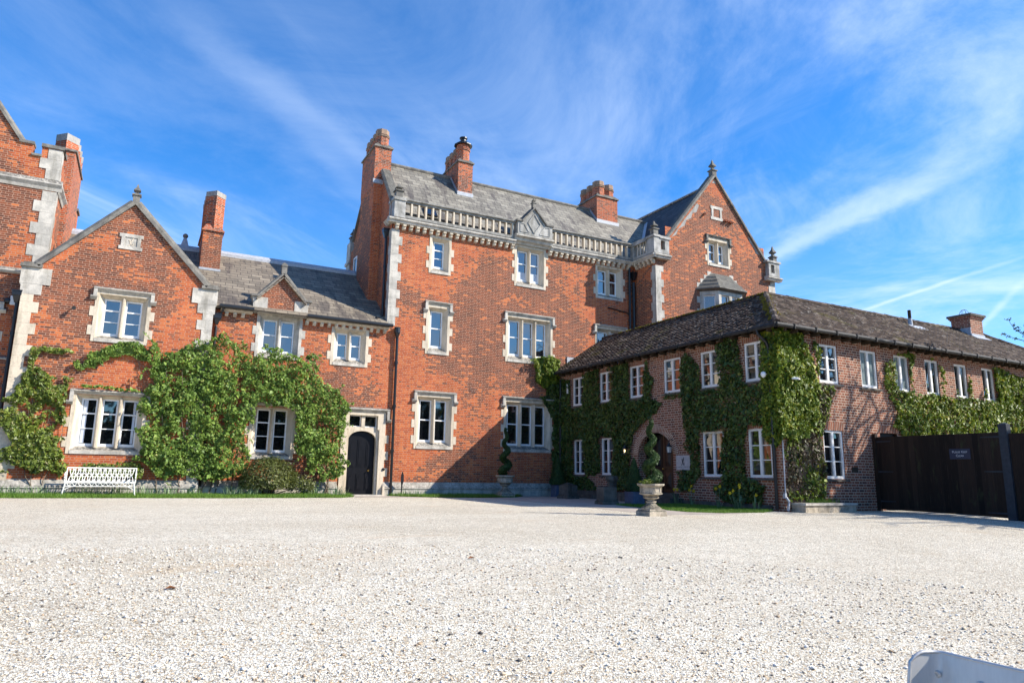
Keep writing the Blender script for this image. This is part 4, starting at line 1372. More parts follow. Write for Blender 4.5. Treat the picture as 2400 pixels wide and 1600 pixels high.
# stone gablet in the middle of the parapet
cg = MB(SH(TF, 8.0))
out = [(13.30, 10.88), (15.02, 10.88), (15.02, 11.44), (14.66, 11.50), (14.10, 12.10), (13.55, 11.50), (13.30, 11.44)]
cg.prism(out, 0.0, 0.36)
for tri in ([(13.42, 10.98), (13.86, 10.98), (13.60, 11.36), (13.42, 11.36)], [(14.36, 10.98), (14.88, 10.98), (14.88, 11.36), (14.62, 11.36)]):
    n = len(tri)
    for i in range(n):
        (a, b), (c, d) = tri[i], tri[(i + 1) % n]
        cg.beam((a, 0.36, b), (c, 0.36, d), 0.03, 0.025, (0, 1, 0))
dia = [(14.11, 11.0), (14.42, 11.44), (14.11, 11.88), (13.80, 11.44)]
for i in range(4):
    (a, b), (c, d) = dia[i], dia[(i + 1) % 4]
    cg.beam((a, 0.36, b), (c, 0.36, d), 0.045, 0.035, (0, 1, 0))
cgo = cg.build('parapet_gablet', M['stone_worn'], mh)
cgc = MB(SH(TF, 8.0))
coping_slope(cgc, SH(TF, 8.0), (13.50, 11.46), (14.10, 12.12), 0.44, -0.05, 0.09)
coping_slope(cgc, SH(TF, 8.0), (14.70, 11.46), (14.10, 12.12), 0.44, -0.05, 0.09)
cgc.box(13.24, 13.55, -0.05, 0.42, 11.44, 11.52)
cgc.box(14.65, 15.08, -0.05, 0.42, 11.44, 11.52)
cgc.build('gablet_coping', M['coping'], cgo)
finial(mh, 14.10, -0.30, 12.16 + K * 6, 0.50, 0.16, M['coping'], 0.22)
# main roof
ro = MB()
zf = lambda y: ZA - 1.206 * (YA - y)
roof_sheet(ro, [(XL + 0.28, 0.28, zf(0.28)), (23.6, 0.28, zf(0.28)), (23.6, YA, ZA), (XL + 0.28, YA, ZA)])
roof_sheet(ro, [(XL + 0.28, 5.7, zf(0.1)), (23.6, 5.7, zf(0.1)), (23.6, YA, ZA), (XL + 0.28, YA, ZA)])
ro.box(XL + 0.1, XC, 0.02, 0.6, 10.55, 10.66)
roof_m = ro.build('roof', M['slate'], mh)
rdg = MB()
rdg.tube([(XL + 0.4, YA, ZA + 0.02), (22.9, YA, ZA + 0.02)], 0.085, 8)
rdg.build('ridge_tiles', M['coping'], roof_m)
rl = MB()
rl.beam((9.62, 0.34, zf(0.34) + 0.03), (9.62, 0.72, zf(0.72) + 0.03), 0.55, 0.05, (0, -0.77, 0.64))
rl_o = rl.build('skylight', M['iron'], roof_m)
rlg = MB()
rlg.beam((9.62, 0.38, zf(0.38) + 0.065), (9.62, 0.68, zf(0.68) + 0.065), 0.46, 0.03, (0, -0.77, 0.64))
rlg.build('pane', M['glass'], rl_o)
r2 = MB()
xg = lambda x: 15.02 - 1.206 * abs(x - XA)
roof_sheet(r2, [(XA, YG + 0.2, 15.02), (XA, 6.2, 15.02), (20.3, 6.2, xg(20.3)), (20.3, YG + 0.2, xg(20.3))])
roof_sheet(r2, [(XA, YG + 0.2, 15.02), (XA, 6.2, 15.02), (26.9, 6.2, xg(26.9)), (26.9, YG + 0.2, xg(26.9))])
r2o = r2.build('roof', M['slate_dark'], mh)
vl = MB()
# lead valley where the two roofs meet
vp = [(XA - (15.02 - zf(y)) / 1.206, y, zf(y) + 0.035) for y in (0.3, YA)]
vl.beam(vp[0], vp[1], 0.40, 0.02, (-0.5, -0.5, 1))
vl.beam((XA, YG + 0.3, 15.03), (XA, 6.2, 15.03), 0.18, 0.05)
vl.build('lead_valley', M['lead'], r2o)
# gable copings
gc = MB()
coping_slope(gc, TR, (20.46, 11.54), (XA, 15.34), 0.10, -0.30, 0.16)
coping_slope(gc, TR, (26.76, 11.54), (XA, 15.34), 0.10, -0.30, 0.16)
w2 = MB()
coping_slope(gc, TLW, (0.12, 11.36), (YA, 14.72), 0.10, -0.30, 0.13)
coping_slope(gc, TLW, (YB, 11.36), (YA, 14.72), 0.10, -0.30, 0.13)
build_split(gc, 'coping', M['coping'], mh)
bd = MB()
bd.prism([(0.2, 10.9), (YA, 14.16), (YA, 14.75), (0.1, 11.38)], -0.28, -0.01, TLW)
bd.prism([(YB, 10.9), (YA, 14.16), (YA, 14.75), (YB + 0.05, 11.38)], -0.28, -0.012, TLW)
build_split(bd, 'gable_upstand', M['brick'], mh)
cpz = MB()
cpz.prism([(20.75, 11.72), (21.35, 12.42), (21.62, 12.78), (22.05, 13.28), (22.42, 13.72), (22.55, 13.66), (22.36, 13.25), (22.12, 13.18), (22.02, 12.9), (21.72, 12.74), (21.6, 12.45), (21.2, 12.2), (21.05, 11.9)], -0.01, 0.006, TR)
cpz.prism([(26.5, 11.8), (25.9, 12.5), (25.75, 12.68), (25.82, 12.4), (26.15, 12.1), (26.25, 11.85)], -0.01, 0.006, TR)
cpz.prism([(XA - 0.16, 15.0), (XA + 0.16, 15.0), (XA, 15.2)], -0.01, 0.006, TR)
build_split(cpz, 'cement_patch', M['render'], mh)
finial(mh, XA, YG + 0.08, 15.36, 0.92, 0.27, M['coping'], 0.30)
# plaque and vent pipes in the gable
pq = MB(TR)
for bx in ((23.27, 24.06, 13.66, 13.80), (23.27, 24.06, 13.10, 13.24), (23.33, 23.45, 13.24, 13.66), (23.88, 24.0, 13.24, 13.66)):
    pq.box(bx[0], bx[1], -0.02, 0.03, bx[2], bx[3])
pq.box(23.45, 23.88, -0.05, -0.004, 13.24, 13.66)
pq.build('plaque', M['stone_grey'], mh)
for i, (x, z) in enumerate(((22.82, 13.24), (24.14, 13.16), (24.28, 13.16), (24.46, 13.14), (24.60, 13.12))):
    v = MB()
    v.lathe(0, 0, [(0.055, 0.0), (0.055, 0.16), (0.035, 0.16), (0.035, 0.10)], 10, T=lambda u, d, zz, x=x, z=z: (x + u, YG - zz, z + d))
    v.build('vent_pipe', M['brick_chim'], mh)
# oriel window of the gable
pa = [(22.40, YG), (23.0, YG - 0.6), (24.5, YG - 0.6), (25.1, YG)]


def canted(inset):
    (a, b), (c, d), (e, f), (g, h) = pa
    return [(a + inset * 1.2, b), (c + inset * 0.6, d + inset), (e - inset * 0.6, f + inset), (g - inset * 1.2, h)]


ob = MB()
lv = [(8.0, canted(0.0)), (9.42, canted(0.0))]
for (za, A), (zb, B) in zip(lv[:-1], lv[1:]):
    for i in range(3):
        p, q = A[i], A[i + 1]
        P_, Q_ = Vector((*p, 0)), Vector((*q, 0))
        L = (Q_ - P_).length
        nl = 2 if i == 1 else 1
        ux = (Q_ - P_).normalized()
        nrm = Vector((ux.y, -ux.x, 0))

        def TO(u, d, z, P_=P_, ux=ux, nrm=nrm):
            v_ = P_ + ux * u + nrm * d
            return (v_.x, v_.y, z)
        hs = []
        m_e = 0.16
        lw = (L - m_e * (nl + 1)) / nl
        for k in range(nl):
            a = m_e + k * (lw + m_e)
            hs.append((a, a + lw, 8.05, 9.16))
        holed_wall(ob, TO, 0, L, za, zb, hs, 0.0)
        for h_ in hs:
            for bx in ((h_[0], h_[0], h_[2], h_[3]), (h_[1], h_[1], h_[2], h_[3])):
                ob.poly([(bx[0], 0, bx[2]), (bx[0], -0.14, bx[2]), (bx[0], -0.14, bx[3]), (bx[0], 0, bx[3])], TO)
            ob.poly([(h_[0], 0, h_[3]), (h_[1], 0, h_[3]), (h_[1], -0.14, h_[3]), (h_[0], -0.14, h_[3])], TO)
orl = ob.build('oriel_window', M['stone_grey'], mh)
osf, ogl = MB(), MB()
for i in range(3):
    p, q = pa[i], pa[i + 1]
    P_, Q_ = Vector((*p, 0)), Vector((*q, 0))
    L = (Q_ - P_).length
    nl = 2 if i == 1 else 1
    ux = (Q_ - P_).normalized()
    nrm = Vector((ux.y, -ux.x, 0))

    def TO(u, d, z, P_=P_, ux=ux, nrm=nrm):
        v_ = P_ + ux * u + nrm * d
        return (v_.x, v_.y, z)
    lw = (L - 0.16 * (nl + 1)) / nl
    for k in range(nl):
        a = 0.16 + k * (lw + 0.16)
        for bx in ((a, a + 0.05, 8.05, 9.16), (a + lw - 0.05, a + lw, 8.05, 9.16), (a + 0.05, a + lw - 0.05, 9.11, 9.16), (a + 0.05, a + lw - 0.05, 8.3, 8.36)):
            osf.box(bx[0], bx[1], -0.13, -0.09, bx[2], bx[3], TO)
        ogl.poly([(a, -0.12, 8.05), (a + lw, -0.12, 8.05), (a + lw, -0.12, 9.16), (a, -0.12, 9.16)], TO)
osf.build('sash_frame', M['white'], orl)
ogl.build('pane', M['glass'], orl)
orf = MB()
N = 4
for k in range(N):
    t0, t1_ = k / N, (k + 1) / N

    def ring(t, ex):
        ins = -0.16 + t * 0.72 - ex
        z = 9.48 + t * 0.88
        pts = canted(ins)
        return [(x, min(y, YG), z) for x, y in pts]
    A, B = ring(t0, 0.05), ring(t1_, 0.0)
    A = [(x, y, z - 0.0) for x, y, z in A]
    for i in range(3):
        orf.poly([A[i], A[i + 1], B[i + 1], B[i]])
        lo = [(x, y, z - 0.05) for x, y, z in (A[i], A[i + 1])]
        orf.poly([lo[0], lo[1], A[i + 1], A[i]])
    orf.poly(list(A)) if k == 0 else None
orf.poly(B)
orf.build('oriel_roof', M['coping'], orl)
oc = MB()
ci = canted(-0.10)
c2_ = canted(-0.16)
for i in range(3):
    oc.poly([(*pa[i], 9.34), (*pa[i + 1], 9.34), (*ci[i + 1], 9.40), (*ci[i], 9.40)])
    oc.poly([(*ci[i], 9.40), (*ci[i + 1], 9.40), (*c2_[i + 1], 9.46), (*c2_[i], 9.46)])
oc.build('oriel_cornice', M['stone_dark'], orl)
ost = MB(TR)
for i, t in enumerate((0.12, 0.37, 0.62, 0.87)):
    zz = 9.48 + t * 0.88
    x0_ = 22.18 + t * 0.9
    ost.box(x0_ - 0.05, x0_ + 0.2, -0.01, 0.012, zz - 0.03, zz + 0.18)
    x1_ = 25.32 - t * 0.9
    ost.box(x1_ - 0.2, x1_ + 0.05, -0.01, 0.012, zz - 0.03, zz + 0.18)
for z in (8.2, 8.8):
    ost.box(22.20, 22.46, -0.01, 0.015, z, z + 0.3)
    ost.box(25.04, 25.30, -0.01, 0.015, z, z + 0.3)
ost.build('oriel_toothing', M['stone_grey'], orl)


def stack(x0, x1, y0, y1, zb, zc, pots, name='chimney'):
    c = MB()
    c.box(x0, x1, y0, y1, zb, zc)
    co = c.build(name, M['brick_chim'], mh)
    s = MB()
    s.box(x0 - 0.06, x1 + 0.06, y0 - 0.06, y1 + 0.06, zc, zc + 0.06)
    p = [(x0 - 0.05, y0 - 0.05), (x1 + 0.05, y0 - 0.05), (x1 + 0.05, y1 + 0.05), (x0 - 0.05, y1 + 0.05)]
    q = [(x0 + 0.1, y0 + 0.1), (x1 - 0.1, y0 + 0.1), (x1 - 0.1, y1 - 0.1), (x0 + 0.1, y1 - 0.1)]
    s.add([(a, b, zc + 0.06) for a, b in p] + [(a, b, zc + 0.22) for a, b in q], [(0, 1, 5, 4), (1, 2, 6, 5), (2, 3, 7, 6), (3, 0, 4, 7), (4, 5, 6, 7)])
    s.build('chimney_shoulder', M['coping'], co)
    for (x, y, zt, r, cw) in pots:
        oct_stack(co, x, y, zc + 0.10, zt, r, cw)
    f = MB()
    f.box(x0 - 0.04, x1 + 0.04, y0 - 0.05, y0 - 0.005, zf(y0) - 0.05, zf(y0) + 0.13)
    for xx in ((x0 - 0.02, x1 + 0.005) if x0 > 8 else (x1 + 0.005,)):
        f.add([(xx, y0, zf(y0) - 0.05), (xx, YA, ZA - 0.05), (xx, YA, ZA + 0.14), (xx, y0, zf(y0) + 0.16), (xx + 0.015, y0, zf(y0) - 0.05), (xx + 0.015, YA, ZA - 0.05), (xx + 0.015, YA, ZA + 0.14), (xx + 0.015, y0, zf(y0) + 0.16)],
              [(0, 1, 2, 3), (4, 5, 6, 7), (0, 1, 5, 4), (3, 2, 6, 7)])
    f.build('flashing', M['lead'], co)
    return co


stack(7.49, 8.20, 1.64, 3.57, 12.6, 14.34, [(7.84, 1.95, 15.22, 0.29, False), (7.84, 2.42, 15.22, 0.27, False), (7.84, 2.88, 15.22, 0.27, False), (7.84, 3.32, 15.22, 0.27, False)])
stack(11.46, 12.17, 2.00, 3.95, 12.6, 14.74, [(11.80, 2.32, 15.74, 0.30, True), (11.80, 2.78, 15.66, 0.28, False), (11.80, 3.24, 15.66, 0.28, False), (11.80, 3.68, 15.66, 0.28, False)])
stack(19.24, 20.53, 2.22, 3.98, 12.8, 14.80, [(19.30 + 0.26, 2.54, 15.70, 0.31, False), (20.22, 2.62, 15.66, 0.29, False), (19.56, 3.10, 15.66, 0.29, False), (20.22, 3.14, 15.66, 0.29, False), (19.56, 3.66, 15.66, 0.29, False), (20.22, 3.66, 15.66, 0.29, False)])
# rear pinnacle seen past the left gable
rp = MB()
rp.box(XL - 0.06, XL + 0.4, 6.15, 6.75, 9.6, 11.5)
rp.box(XL - 0.12, XL + 0.45, 6.1, 6.8, 10.4, 10.55)
rp.build('rear_pier', M['stone_grey'], mh)
finial(mh, XL + 0.12, 6.4, 11.5, 0.75, 0.26, M['coping'], 0.25)
# rainwater goods
drainpipe(mh, [(XL - 0.09, 0.42, 6.75), (XL - 0.09, 0.42, 9.95)], 0.055, (XL - 0.12, 0.42, 10.28))
drainpipe(mh, [(XL - 0.09, 0.42, 6.75), (XL - 0.20, 0.30, 6.62), (XL - 0.42, 0.10, 6.60)], 0.05, name='pipe_shoe')
drainpipe(mh, [(8.28, -0.10, -0.05), (8.26, -0.10, 5.9), (8.24, -0.10, 6.2)], 0.055, None)
hp = MB()
hp.lathe(8.24, -0.13, [(0.05, 5.85), (0.10, 6.02), (0.12, 6.05), (0.12, 6.24), (0.14, 6.26)], 8)
hp.build('hopper', M['iron'], mh)
drainpipe(mh, [(19.42, -0.10, 0.0), (19.42, -0.10, 10.4)], 0.055)
drainpipe(mh, [(19.62, -0.14, 0.0), (19.62, -0.14, 9.7)], 0.07, (19.62, -0.16, 10.15))
drainpipe(mh, [(18.2, -0.06, 8.35), (19.3, -0.06, 8.22), (19.42, -0.10, 8.1)], 0.03, name='waste_pipe')
ab = MB(TF)
ab.box(11.42, 11.72, 0.0, 0.012, 4.0, 4.2)
for i in range(5):
    ab.box(11.44 + 0.056 * i, 11.47 + 0.056 * i, 0.012, 0.02, 4.01, 4.19)
ab.build('air_brick', M['brick_chim'], mh)

# ---------------------------------------------------------------- the ivy clad annexe
an = thing('annexe', 'two storey brown brick building with hipped tiled roof, white casement windows and arched entrance', 'building', (15.58, -11.65, 0))
XW, YC = 15.58, -11.65
TW, TS = WEST(XW), FRONT(YC)
UZ = (3.60, 4.75)
GZ = (0.84, 2.22)
wu = [(-1.55, 0.82), (-3.47, 0.82), (-5.36, 0.84), (-7.24, 0.84), (-9.02, 0.84), (-10.85, 0.84)]
wgd = [(-1.60, 0.76), (-3.52, 0.78), (-9.02, 0.90), (-10.85, 0.84)]
su = [(17.72, 0.86), (19.60, 0.78), (21.23, 0.74), (22.86, 0.74), (24.52, 0.74), (26.18, 0.74)]
hw = [(c - w_ / 2, c + w_ / 2, *UZ) for c, w_ in wu] + [(c - w_ / 2, c + w_ / 2, *GZ) for c, w_ in wgd]
hsw = [(c - w_ / 2, c + w_ / 2, *UZ) for c, w_ in su] + [(17.28, 18.14, *GZ), (19.86, 20.70, -0.3, 2.24)]
w = MB()
DO = (-7.18, -5.36)
holed_wall(w, TW, YC, -0.01, -0.4, 5.0, hw + [(DO[0], DO[1], -0.3, 2.30)])
# fill above the springing of the entrance arch
ac = [(DO[0] + (DO[1] - DO[0]) * t, 1.55 + 0.75 * math.sqrt(max(0, 1 - (2 * t - 1) ** 2)) ** 1.1) for t in np.linspace(0, 1, 25)]
w.prism([(DO[0] - 0.001, 2.301)] + ac + [(DO[1] + 0.001, 2.301)], -0.12, 0.0, TW)
holed_wall(w, TS, XW, 34.0, -0.4, 5.0, hsw)
w.poly([(34, -11.65, -0.4), (34, -6.0, -0.4), (34, -6, 5), (34, -11.65, 5)])
w.poly([(20.7, -6.3, -0.4), (34, -6.3, -0.4), (34, -6.3, 5), (20.7, -6.3, 5)])
w.poly([(20.7, -6.3, -0.4), (20.7, -1.6, -0.4), (20.7, -1.6, 5), (20.7, -6.3, 5)])
w.build('wall', M['brick_brown'], an)


def casement(T, c, wd, z0, z1, sill=True, lintel=True, rows=3, frost=False, label=None):
    a, b = c - wd / 2, c + wd / 2
    f = MB(T)
    d0, d1 = -0.10, -0.03
    for bx in ((a, a + 0.06, z0, z1), (b - 0.06, b, z0, z1), (a + 0.06, b - 0.06, z1 - 0.06, z1), (a + 0.06, b - 0.06, z0, z0 + 0.08), (c - 0.045, c + 0.045, z0 + 0.08, z1 - 0.06)):
        f.box(bx[0], bx[1], d0, d1, bx[2], bx[3])
    if rows > 1:
        for k in range(1, rows):
            z = z0 + 0.08 + (z1 - z0 - 0.14) * k / rows
            f.box(a + 0.06, c - 0.045, d0, d1 - 0.02, z - 0.013, z + 0.013)
            f.box(c + 0.045, b - 0.06, d0, d1 - 0.02, z - 0.013, z + 0.013)
    wo_ = f.build('window', M['white_old'], an)
    if label:
        wo_['label'] = label
    g = MB(T)
    g.poly([(a + 0.03, d0 + 0.02, z0 + 0.03), (c, d0 + 0.026, z0 + 0.03), (c, d0 + 0.022, z1 - 0.03), (a + 0.03, d0 + 0.02, z1 - 0.03)])
    g.poly([(c, d0 + 0.02, z0 + 0.03), (b - 0.03, d0 + 0.024, z0 + 0.03), (b - 0.03, d0 + 0.02, z1 - 0.03), (c, d0 + 0.024, z1 - 0.03)])
    g.build('pane', M['glass_frost'] if frost else M['glass'], wo_)
    rv = MB(T)
    for (p, q) in ((a, a), (b, b)):
        rv.poly([(p, 0, z0), (p, -0.12, z0), (p, -0.12, z1), (p, 0, z1)])
    rv.poly([(a, 0, z1), (b, 0, z1), (b, -0.12, z1), (a, -0.12, z1)])
    rv.build('reveal', M['brick_brown'], wo_)
    if sill:
        s = MB(T)
        s.prof([(-0.10, z0 - 0.07), (0.06, z0 - 0.075), (0.06, z0 - 0.03), (-0.10, z0 + 0.004)], a - 0.10, b + 0.10)
        s.build('sill', M['stone_dark'], wo_)
    if lintel:
        l = MB(T)
        l.box(a - 0.06, b + 0.06, -0.005, 0.006, z1 + 0.002, z1 + 0.235)
        l.build('lintel', M['brick_soldier'], wo_)
    return wo_


for c, wd in wu:
    casement(TW, c, wd, *UZ)
for c, wd in wgd:
    casement(TW, c, wd, *GZ)
casement(TS, *su[0], *UZ)
for c, wd in su[1:]:
    casement(TS, c, wd, *UZ, rows=1, frost=(c < 22))
casement(TS, 17.71, 0.86, *GZ)
sd = MB(TS)
sd.box(19.86, 20.70, -0.12, -0.08, -0.1, 2.24)
sd.build('side_door', M['black_door'], an)
sl = MB(TS)
sl.box(19.80, 20.76, -0.005, 0.006, 2.242, 2.47)
sl.build('lintel', M['brick_soldier'], an)
# entrance: brick arch ring, recess, doors
ar = MB(TW)
NV = 44
for k in range(NV):
    t0, t1_ = k / NV + 0.004, (k + 1) / NV - 0.004
    cx_, rx = (DO[0] + DO[1]) / 2, (DO[1] - DO[0]) / 2

    def ptv(t, ex):
        an_ = math.pi * t
        return (cx_ + (rx + ex) * math.cos(an_), 1.55 + (0.75 + ex) * max(0.0, math.sin(an_)) ** 1.05)
    p = [ptv(t0, 0.0), ptv(t1_, 0.0), ptv(t1_, 0.27), ptv(t0, 0.27)]
    ar.prism(p, -0.13, 0.015)
aro = ar.build('entrance_arch', M['brick_soldier'], an)
arm = MB(TW)
ringo = [ptv(t, 0.268) for t in np.linspace(0, 1, 33)]
ringi = [ptv(t, 0.002) for t in np.linspace(1, 0, 33)]
for k in range(32):
    a_, b_2 = ringo[k], ringo[k + 1]
    c_2, d_2 = ringi[31 - k], ringi[32 - k]
    arm.poly([(a_[0], 0.008, a_[1]), (b_2[0], 0.008, b_2[1]), (c_2[0], 0.008, c_2[1]), (d_2[0], 0.008, d_2[1])])
arm.build('arch_mortar', plain('arch_mortar', (0.62, 0.52, 0.40), 0.9, 0.1), aro)
rc = MB(TW)
for u_ in DO:
    rc.poly([(u_, 0, -0.1), (u_, -0.4, -0.1), (u_, -0.4, 2.3), (u_, 0, 2.3)])
rc.build('entrance_reveal', M['brick_brown'], aro)
dk = MB(TW)
dk.poly([(DO[0] - 0.1, -0.42, -0.1), (DO[1] + 0.1, -0.42, -0.1), (DO[1] + 0.1, -0.42, 2.4), (DO[0] - 0.1, -0.42, 2.4)])
dk.build('entrance_back', M['dark'], aro)
mid_u = cx_
for a, b, mt, nm, lab in ((DO[0] + 0.02, mid_u - 0.01, M['brown_door'], 'door', 'dark brown panelled right leaf'), (mid_u + 0.01, DO[1] - 0.02, M['black_door'], 'door', 'black left leaf with brass hinges')):
    d = MB(TW)
    topz = [(u_, 1.53 + 0.73 * math.sqrt(max(0, 1 - ((u_ - cx_) / rx) ** 2))) for u_ in np.linspace(b, a, 12)]
    d.prism([(a, 0.30), (b, 0.30)] + topz, -0.40, -0.34)
    n_p = 2
    wp = (b - a - 0.09 * (n_p + 1)) / n_p
    for k in range(n_p):
        u0_ = a + 0.09 + k * (wp + 0.09)
        ztop = min(1.50 + 0.70 * math.sqrt(max(0, 1 - ((u0_ - cx_) / rx) ** 2)), 1.50 + 0.70 * math.sqrt(max(0, 1 - ((u0_ + wp - cx_) / rx) ** 2)))
        for (z0_, z1_) in ((0.42, 0.98), (1.16, ztop)):
            pts = [(u0_, -0.34, z0_), (u0_ + wp, -0.34, z0_), (u0_ + wp, -0.34, z1_), (u0_, -0.34, z1_),
                   (u0_ + wp * .35, -0.30, z0_ + wp * .5), (u0_ + wp * .65, -0.30, z0_ + wp * .5), (u0_ + wp * .65, -0.30, z1_ - wp * .5), (u0_ + wp * .35, -0.30, z1_ - wp * .5)]
            d.add(pts, [(0, 1, 5, 4), (1, 2, 6, 5), (2, 3, 7, 6), (3, 0, 4, 7), (4, 5, 6, 7)])
    do_ = d.build(nm, mt, an)
    do_['label'] = lab
    if mt == M['black_door']:
        for z in (0.75, 1.65):
            hg = MB(TW)
            hg.box(b - 0.06, b + 0.015, -0.345, -0.32, z, z + 0.12)
            hg.build('hinge', M['brass'], do_)
    else:
        hk = MB()
        hk.lathe(0, 0, [(0.012, 0), (0.012, 0.04), (0.03, 0.05), (0.03, 0.08), (0.015, 0.09)], 10, T=lambda u, dd_, z: (XW + 0.34 - z, b - 0.06 + u, 1.08 + dd_))
        hk.build('door_handle', M['brass'], do_)
ste = MB()
ste.box(XW - 0.55, XW + 0.45, -7.6, -4.9, -0.2, 0.14)
ste.box(XW - 0.25, XW + 0.45, -7.4, -5.1, 0.14, 0.29)
ste.box(XW - 0.30, XW - 0.002, -4.9, -0.05, -0.2, 0.10)
ste.box(XW - 0.16, XW - 0.002, -4.9, -0.05, 0.10, 0.24)
build_split(ste, 'entrance_step', M['stone_dark'], an)
bpl = MB()
bpl.box(XW - 0.05, XW - 0.002, -11.2, -7.6, -0.3, 0.10)
bpl.build('plinth', M['stone_dark'], an)

# tiled hipped roof, one tile at a time
XE, YE2, ZE2, WD, ZR2 = 15.25, -11.98, 5.03, 2.72, 6.82
sn = (ZR2 - ZE2) / WD
tl = MB()
ndeck = MB()
xr_, yr_ = XE + WD, YE2 + WD
XEND = 30.6
roof_sheet(ndeck, [(XE, YE2, ZE2), (xr_, yr_, ZR2), (xr_, 0.0, ZR2), (XE, 0.0, ZE2)], 0.06)
roof_sheet(ndeck, [(XE, YE2, ZE2), (xr_, yr_, ZR2), (XEND, yr_, ZR2), (XEND + WD, YE2, ZE2)], 0.06)
roof_sheet(ndeck, [(xr_, yr_, ZR2), (xr_, 0, ZR2), (xr_ + WD, 0, ZE2), (xr_ + WD, yr_ + WD, ZE2)], 0.06)
roof_sheet(ndeck, [(xr_, yr_, ZR2), (XEND, yr_, ZR2), (XEND + WD, yr_ + WD, ZE2), (xr_ + WD, yr_ + WD, ZE2)], 0.06)
roof_sheet(ndeck, [(XEND, yr_, ZR2), (XEND + WD, YE2, ZE2), (XEND + WD, yr_ + WD, ZE2)], 0.06)
rf_o = ndeck.build('roof', M['tile'], an)


def tile_run(swap, u_end_lo, u_end_hi):
    NR = 24
    for r in range(NR):
        t0 = r / NR
        t1_ = (r + 1.35) / NR
        x0_, x1_ = WD * t0 - 0.03, min(WD * t1_, WD)
        base = YE2 if not swap else XE
        lo = base + WD * t0 + 0.02
        hi = (-0.02 if not swap else XEND + WD * (1 - t0))
        u = lo + (0.0 if r % 2 else 0.085)
        while u < hi:
            e = min(u + 0.20, hi)
            j = random.uniform(-0.012, 0.016)
            lift = 0.066 + random.uniform(-0.012, 0.022)
            sk = random.uniform(-0.01, 0.01)
            pts = []
            for xx, dz_ in ((x0_ + j, lift), (x1_, 0.012)):
                for uu, cv in ((u + 0.004, 0), ((u + e) / 2, 0.030), (e - 0.004, 0)):
                    z = ZE2 + sn * xx + dz_ + cv + (sk if uu == e - 0.004 else 0)
                    pts.append((XE + xx, uu, z) if not swap else (uu, YE2 + xx, z))
            for uu in (u + 0.004, (u + e) / 2, e - 0.004):
                z = ZE2 + sn * (x0_ + j) + lift - 0.055
                pts.append((XE + x0_ + j, uu, z) if not swap else (uu, YE2 + x0_ + j, z))
            tl.add(pts, [(0, 1, 4, 3), (1, 2, 5, 4), (6, 7, 1, 0), (7, 8, 2, 1)])
            u += 0.20


tile_run(False, 0, 0)
tile_run(True, 0, 0)
tl.build('tiling', M['tile'], rf_o)
rd = MB()
for (p, q) in (((XE, YE2, ZE2 + 0.05), (xr_, yr_, ZR2 + 0.06)), ((xr_, yr_, ZR2 + 0.05), (xr_, 0, ZR2 + 0.05)), ((xr_, yr_, ZR2 + 0.05), (XEND, yr_, ZR2 + 0.05)), ((XEND, yr_, ZR2 + 0.05), (XEND + WD, YE2, ZE2 + 0.05))):
    P_, Q_ = Vector(p), Vector(q)
    n_ = max(2, int((Q_ - P_).length / 0.33))
    for i in range(n_):
        a_ = P_.lerp(Q_, i / n_) + Vector((0, 0, random.uniform(-0.012, 0.012)))
        b_2 = P_.lerp(Q_, (i + 1.04) / n_)
        rd.tube([a_, b_2], [0.105, 0.098], 8)
rd.build('ridge_tiles', M['tile'], rf_o)
# moss along the hip and ridge
mo_ = MB()
for i in range(900):
    if i < 520:
        t = random.random() ** 0.8
        c = Vector((XE, YE2, ZE2)).lerp(Vector((xr_, yr_, ZR2)), 0.15 + 0.85 * t) + Vector((random.gauss(-0.06, 0.07), random.gauss(0, 0.06), 0))
        c.z = max(ZE2 + sn * (c.x - XE), 0) if c.x - XE < c.y - YE2 else ZE2 + sn * (c.y - YE2)
        c.z += 0.09 + 0.05 * random.random() * (abs(c.x - XE - (c.y - YE2)) < 0.12)
    else:
        yy = random.uniform(yr_, -1)
        c = Vector((xr_ + random.gauss(-0.06, 0.05), yy, ZR2 + 0.08))
    r_ = random.uniform(0.018, 0.045)
    mo_.lathe(c.x, c.y, [(r_, c.z - 0.02), (r_ * 0.9, c.z + r_ * 0.4), (r_ * 0.3, c.z + r_ * 0.8)], 5, random.random())
mo_.build('moss_growth', M['moss'], rf_o)
# soffit, rafter ends, gutter
yy = YE2 + 0.4
k_ = 0
r0_ = {}
while yy < -0.2 or k_ == 0:
    for key, bx in (('w', (XE + 0.04, XW - 0.002, yy - 0.03, yy + 0.03)),):
        if key not in r0_:
            q = MB()
            q.box(*bx, 4.90, 4.99)
            r0_[key] = q.build('rafter_end', M['bark_dark'], rf_o)
        else:
            c = r0_[key].copy()
            COL.objects.link(c)
            c.location = (0, yy - (YE2 + 0.4), 0)
    yy += 0.46
    k_ += 1
q = MB()
q.box(XE + 0.37, XE + 0.43, YE2 + 0.04, YC - 0.002, 4.90, 4.99)
r0_ = q.build('rafter_end', M['bark_dark'], rf_o)
for i in range(1, 38):
    c = r0_.copy()
    COL.objects.link(c)
    c.location = (0.46 * i, 0, 0)
gu = MB()
gu.tube([(XE - 0.05, -0.05, ZE2 - 0.0), (XE - 0.05, YE2 - 0.05, ZE2 - 0.0), (XEND + WD, YE2 - 0.05, ZE2 - 0.0)], 0.062, 8)
yy = YE2
while yy < -0.5:
    gu.box(XE - 0.12, XE + 0.02, yy - 0.02, yy + 0.02, ZE2 - 0.075, ZE2 + 0.068)
    yy += 1.0
xx = XE + 0.6
while xx < 33:
    gu.box(xx - 0.02, xx + 0.02, YE2 - 0.12, YE2 + 0.02, ZE2 - 0.075, ZE2 + 0.068)
    xx += 0.9
gu.build('gutter', M['gutter'], an)
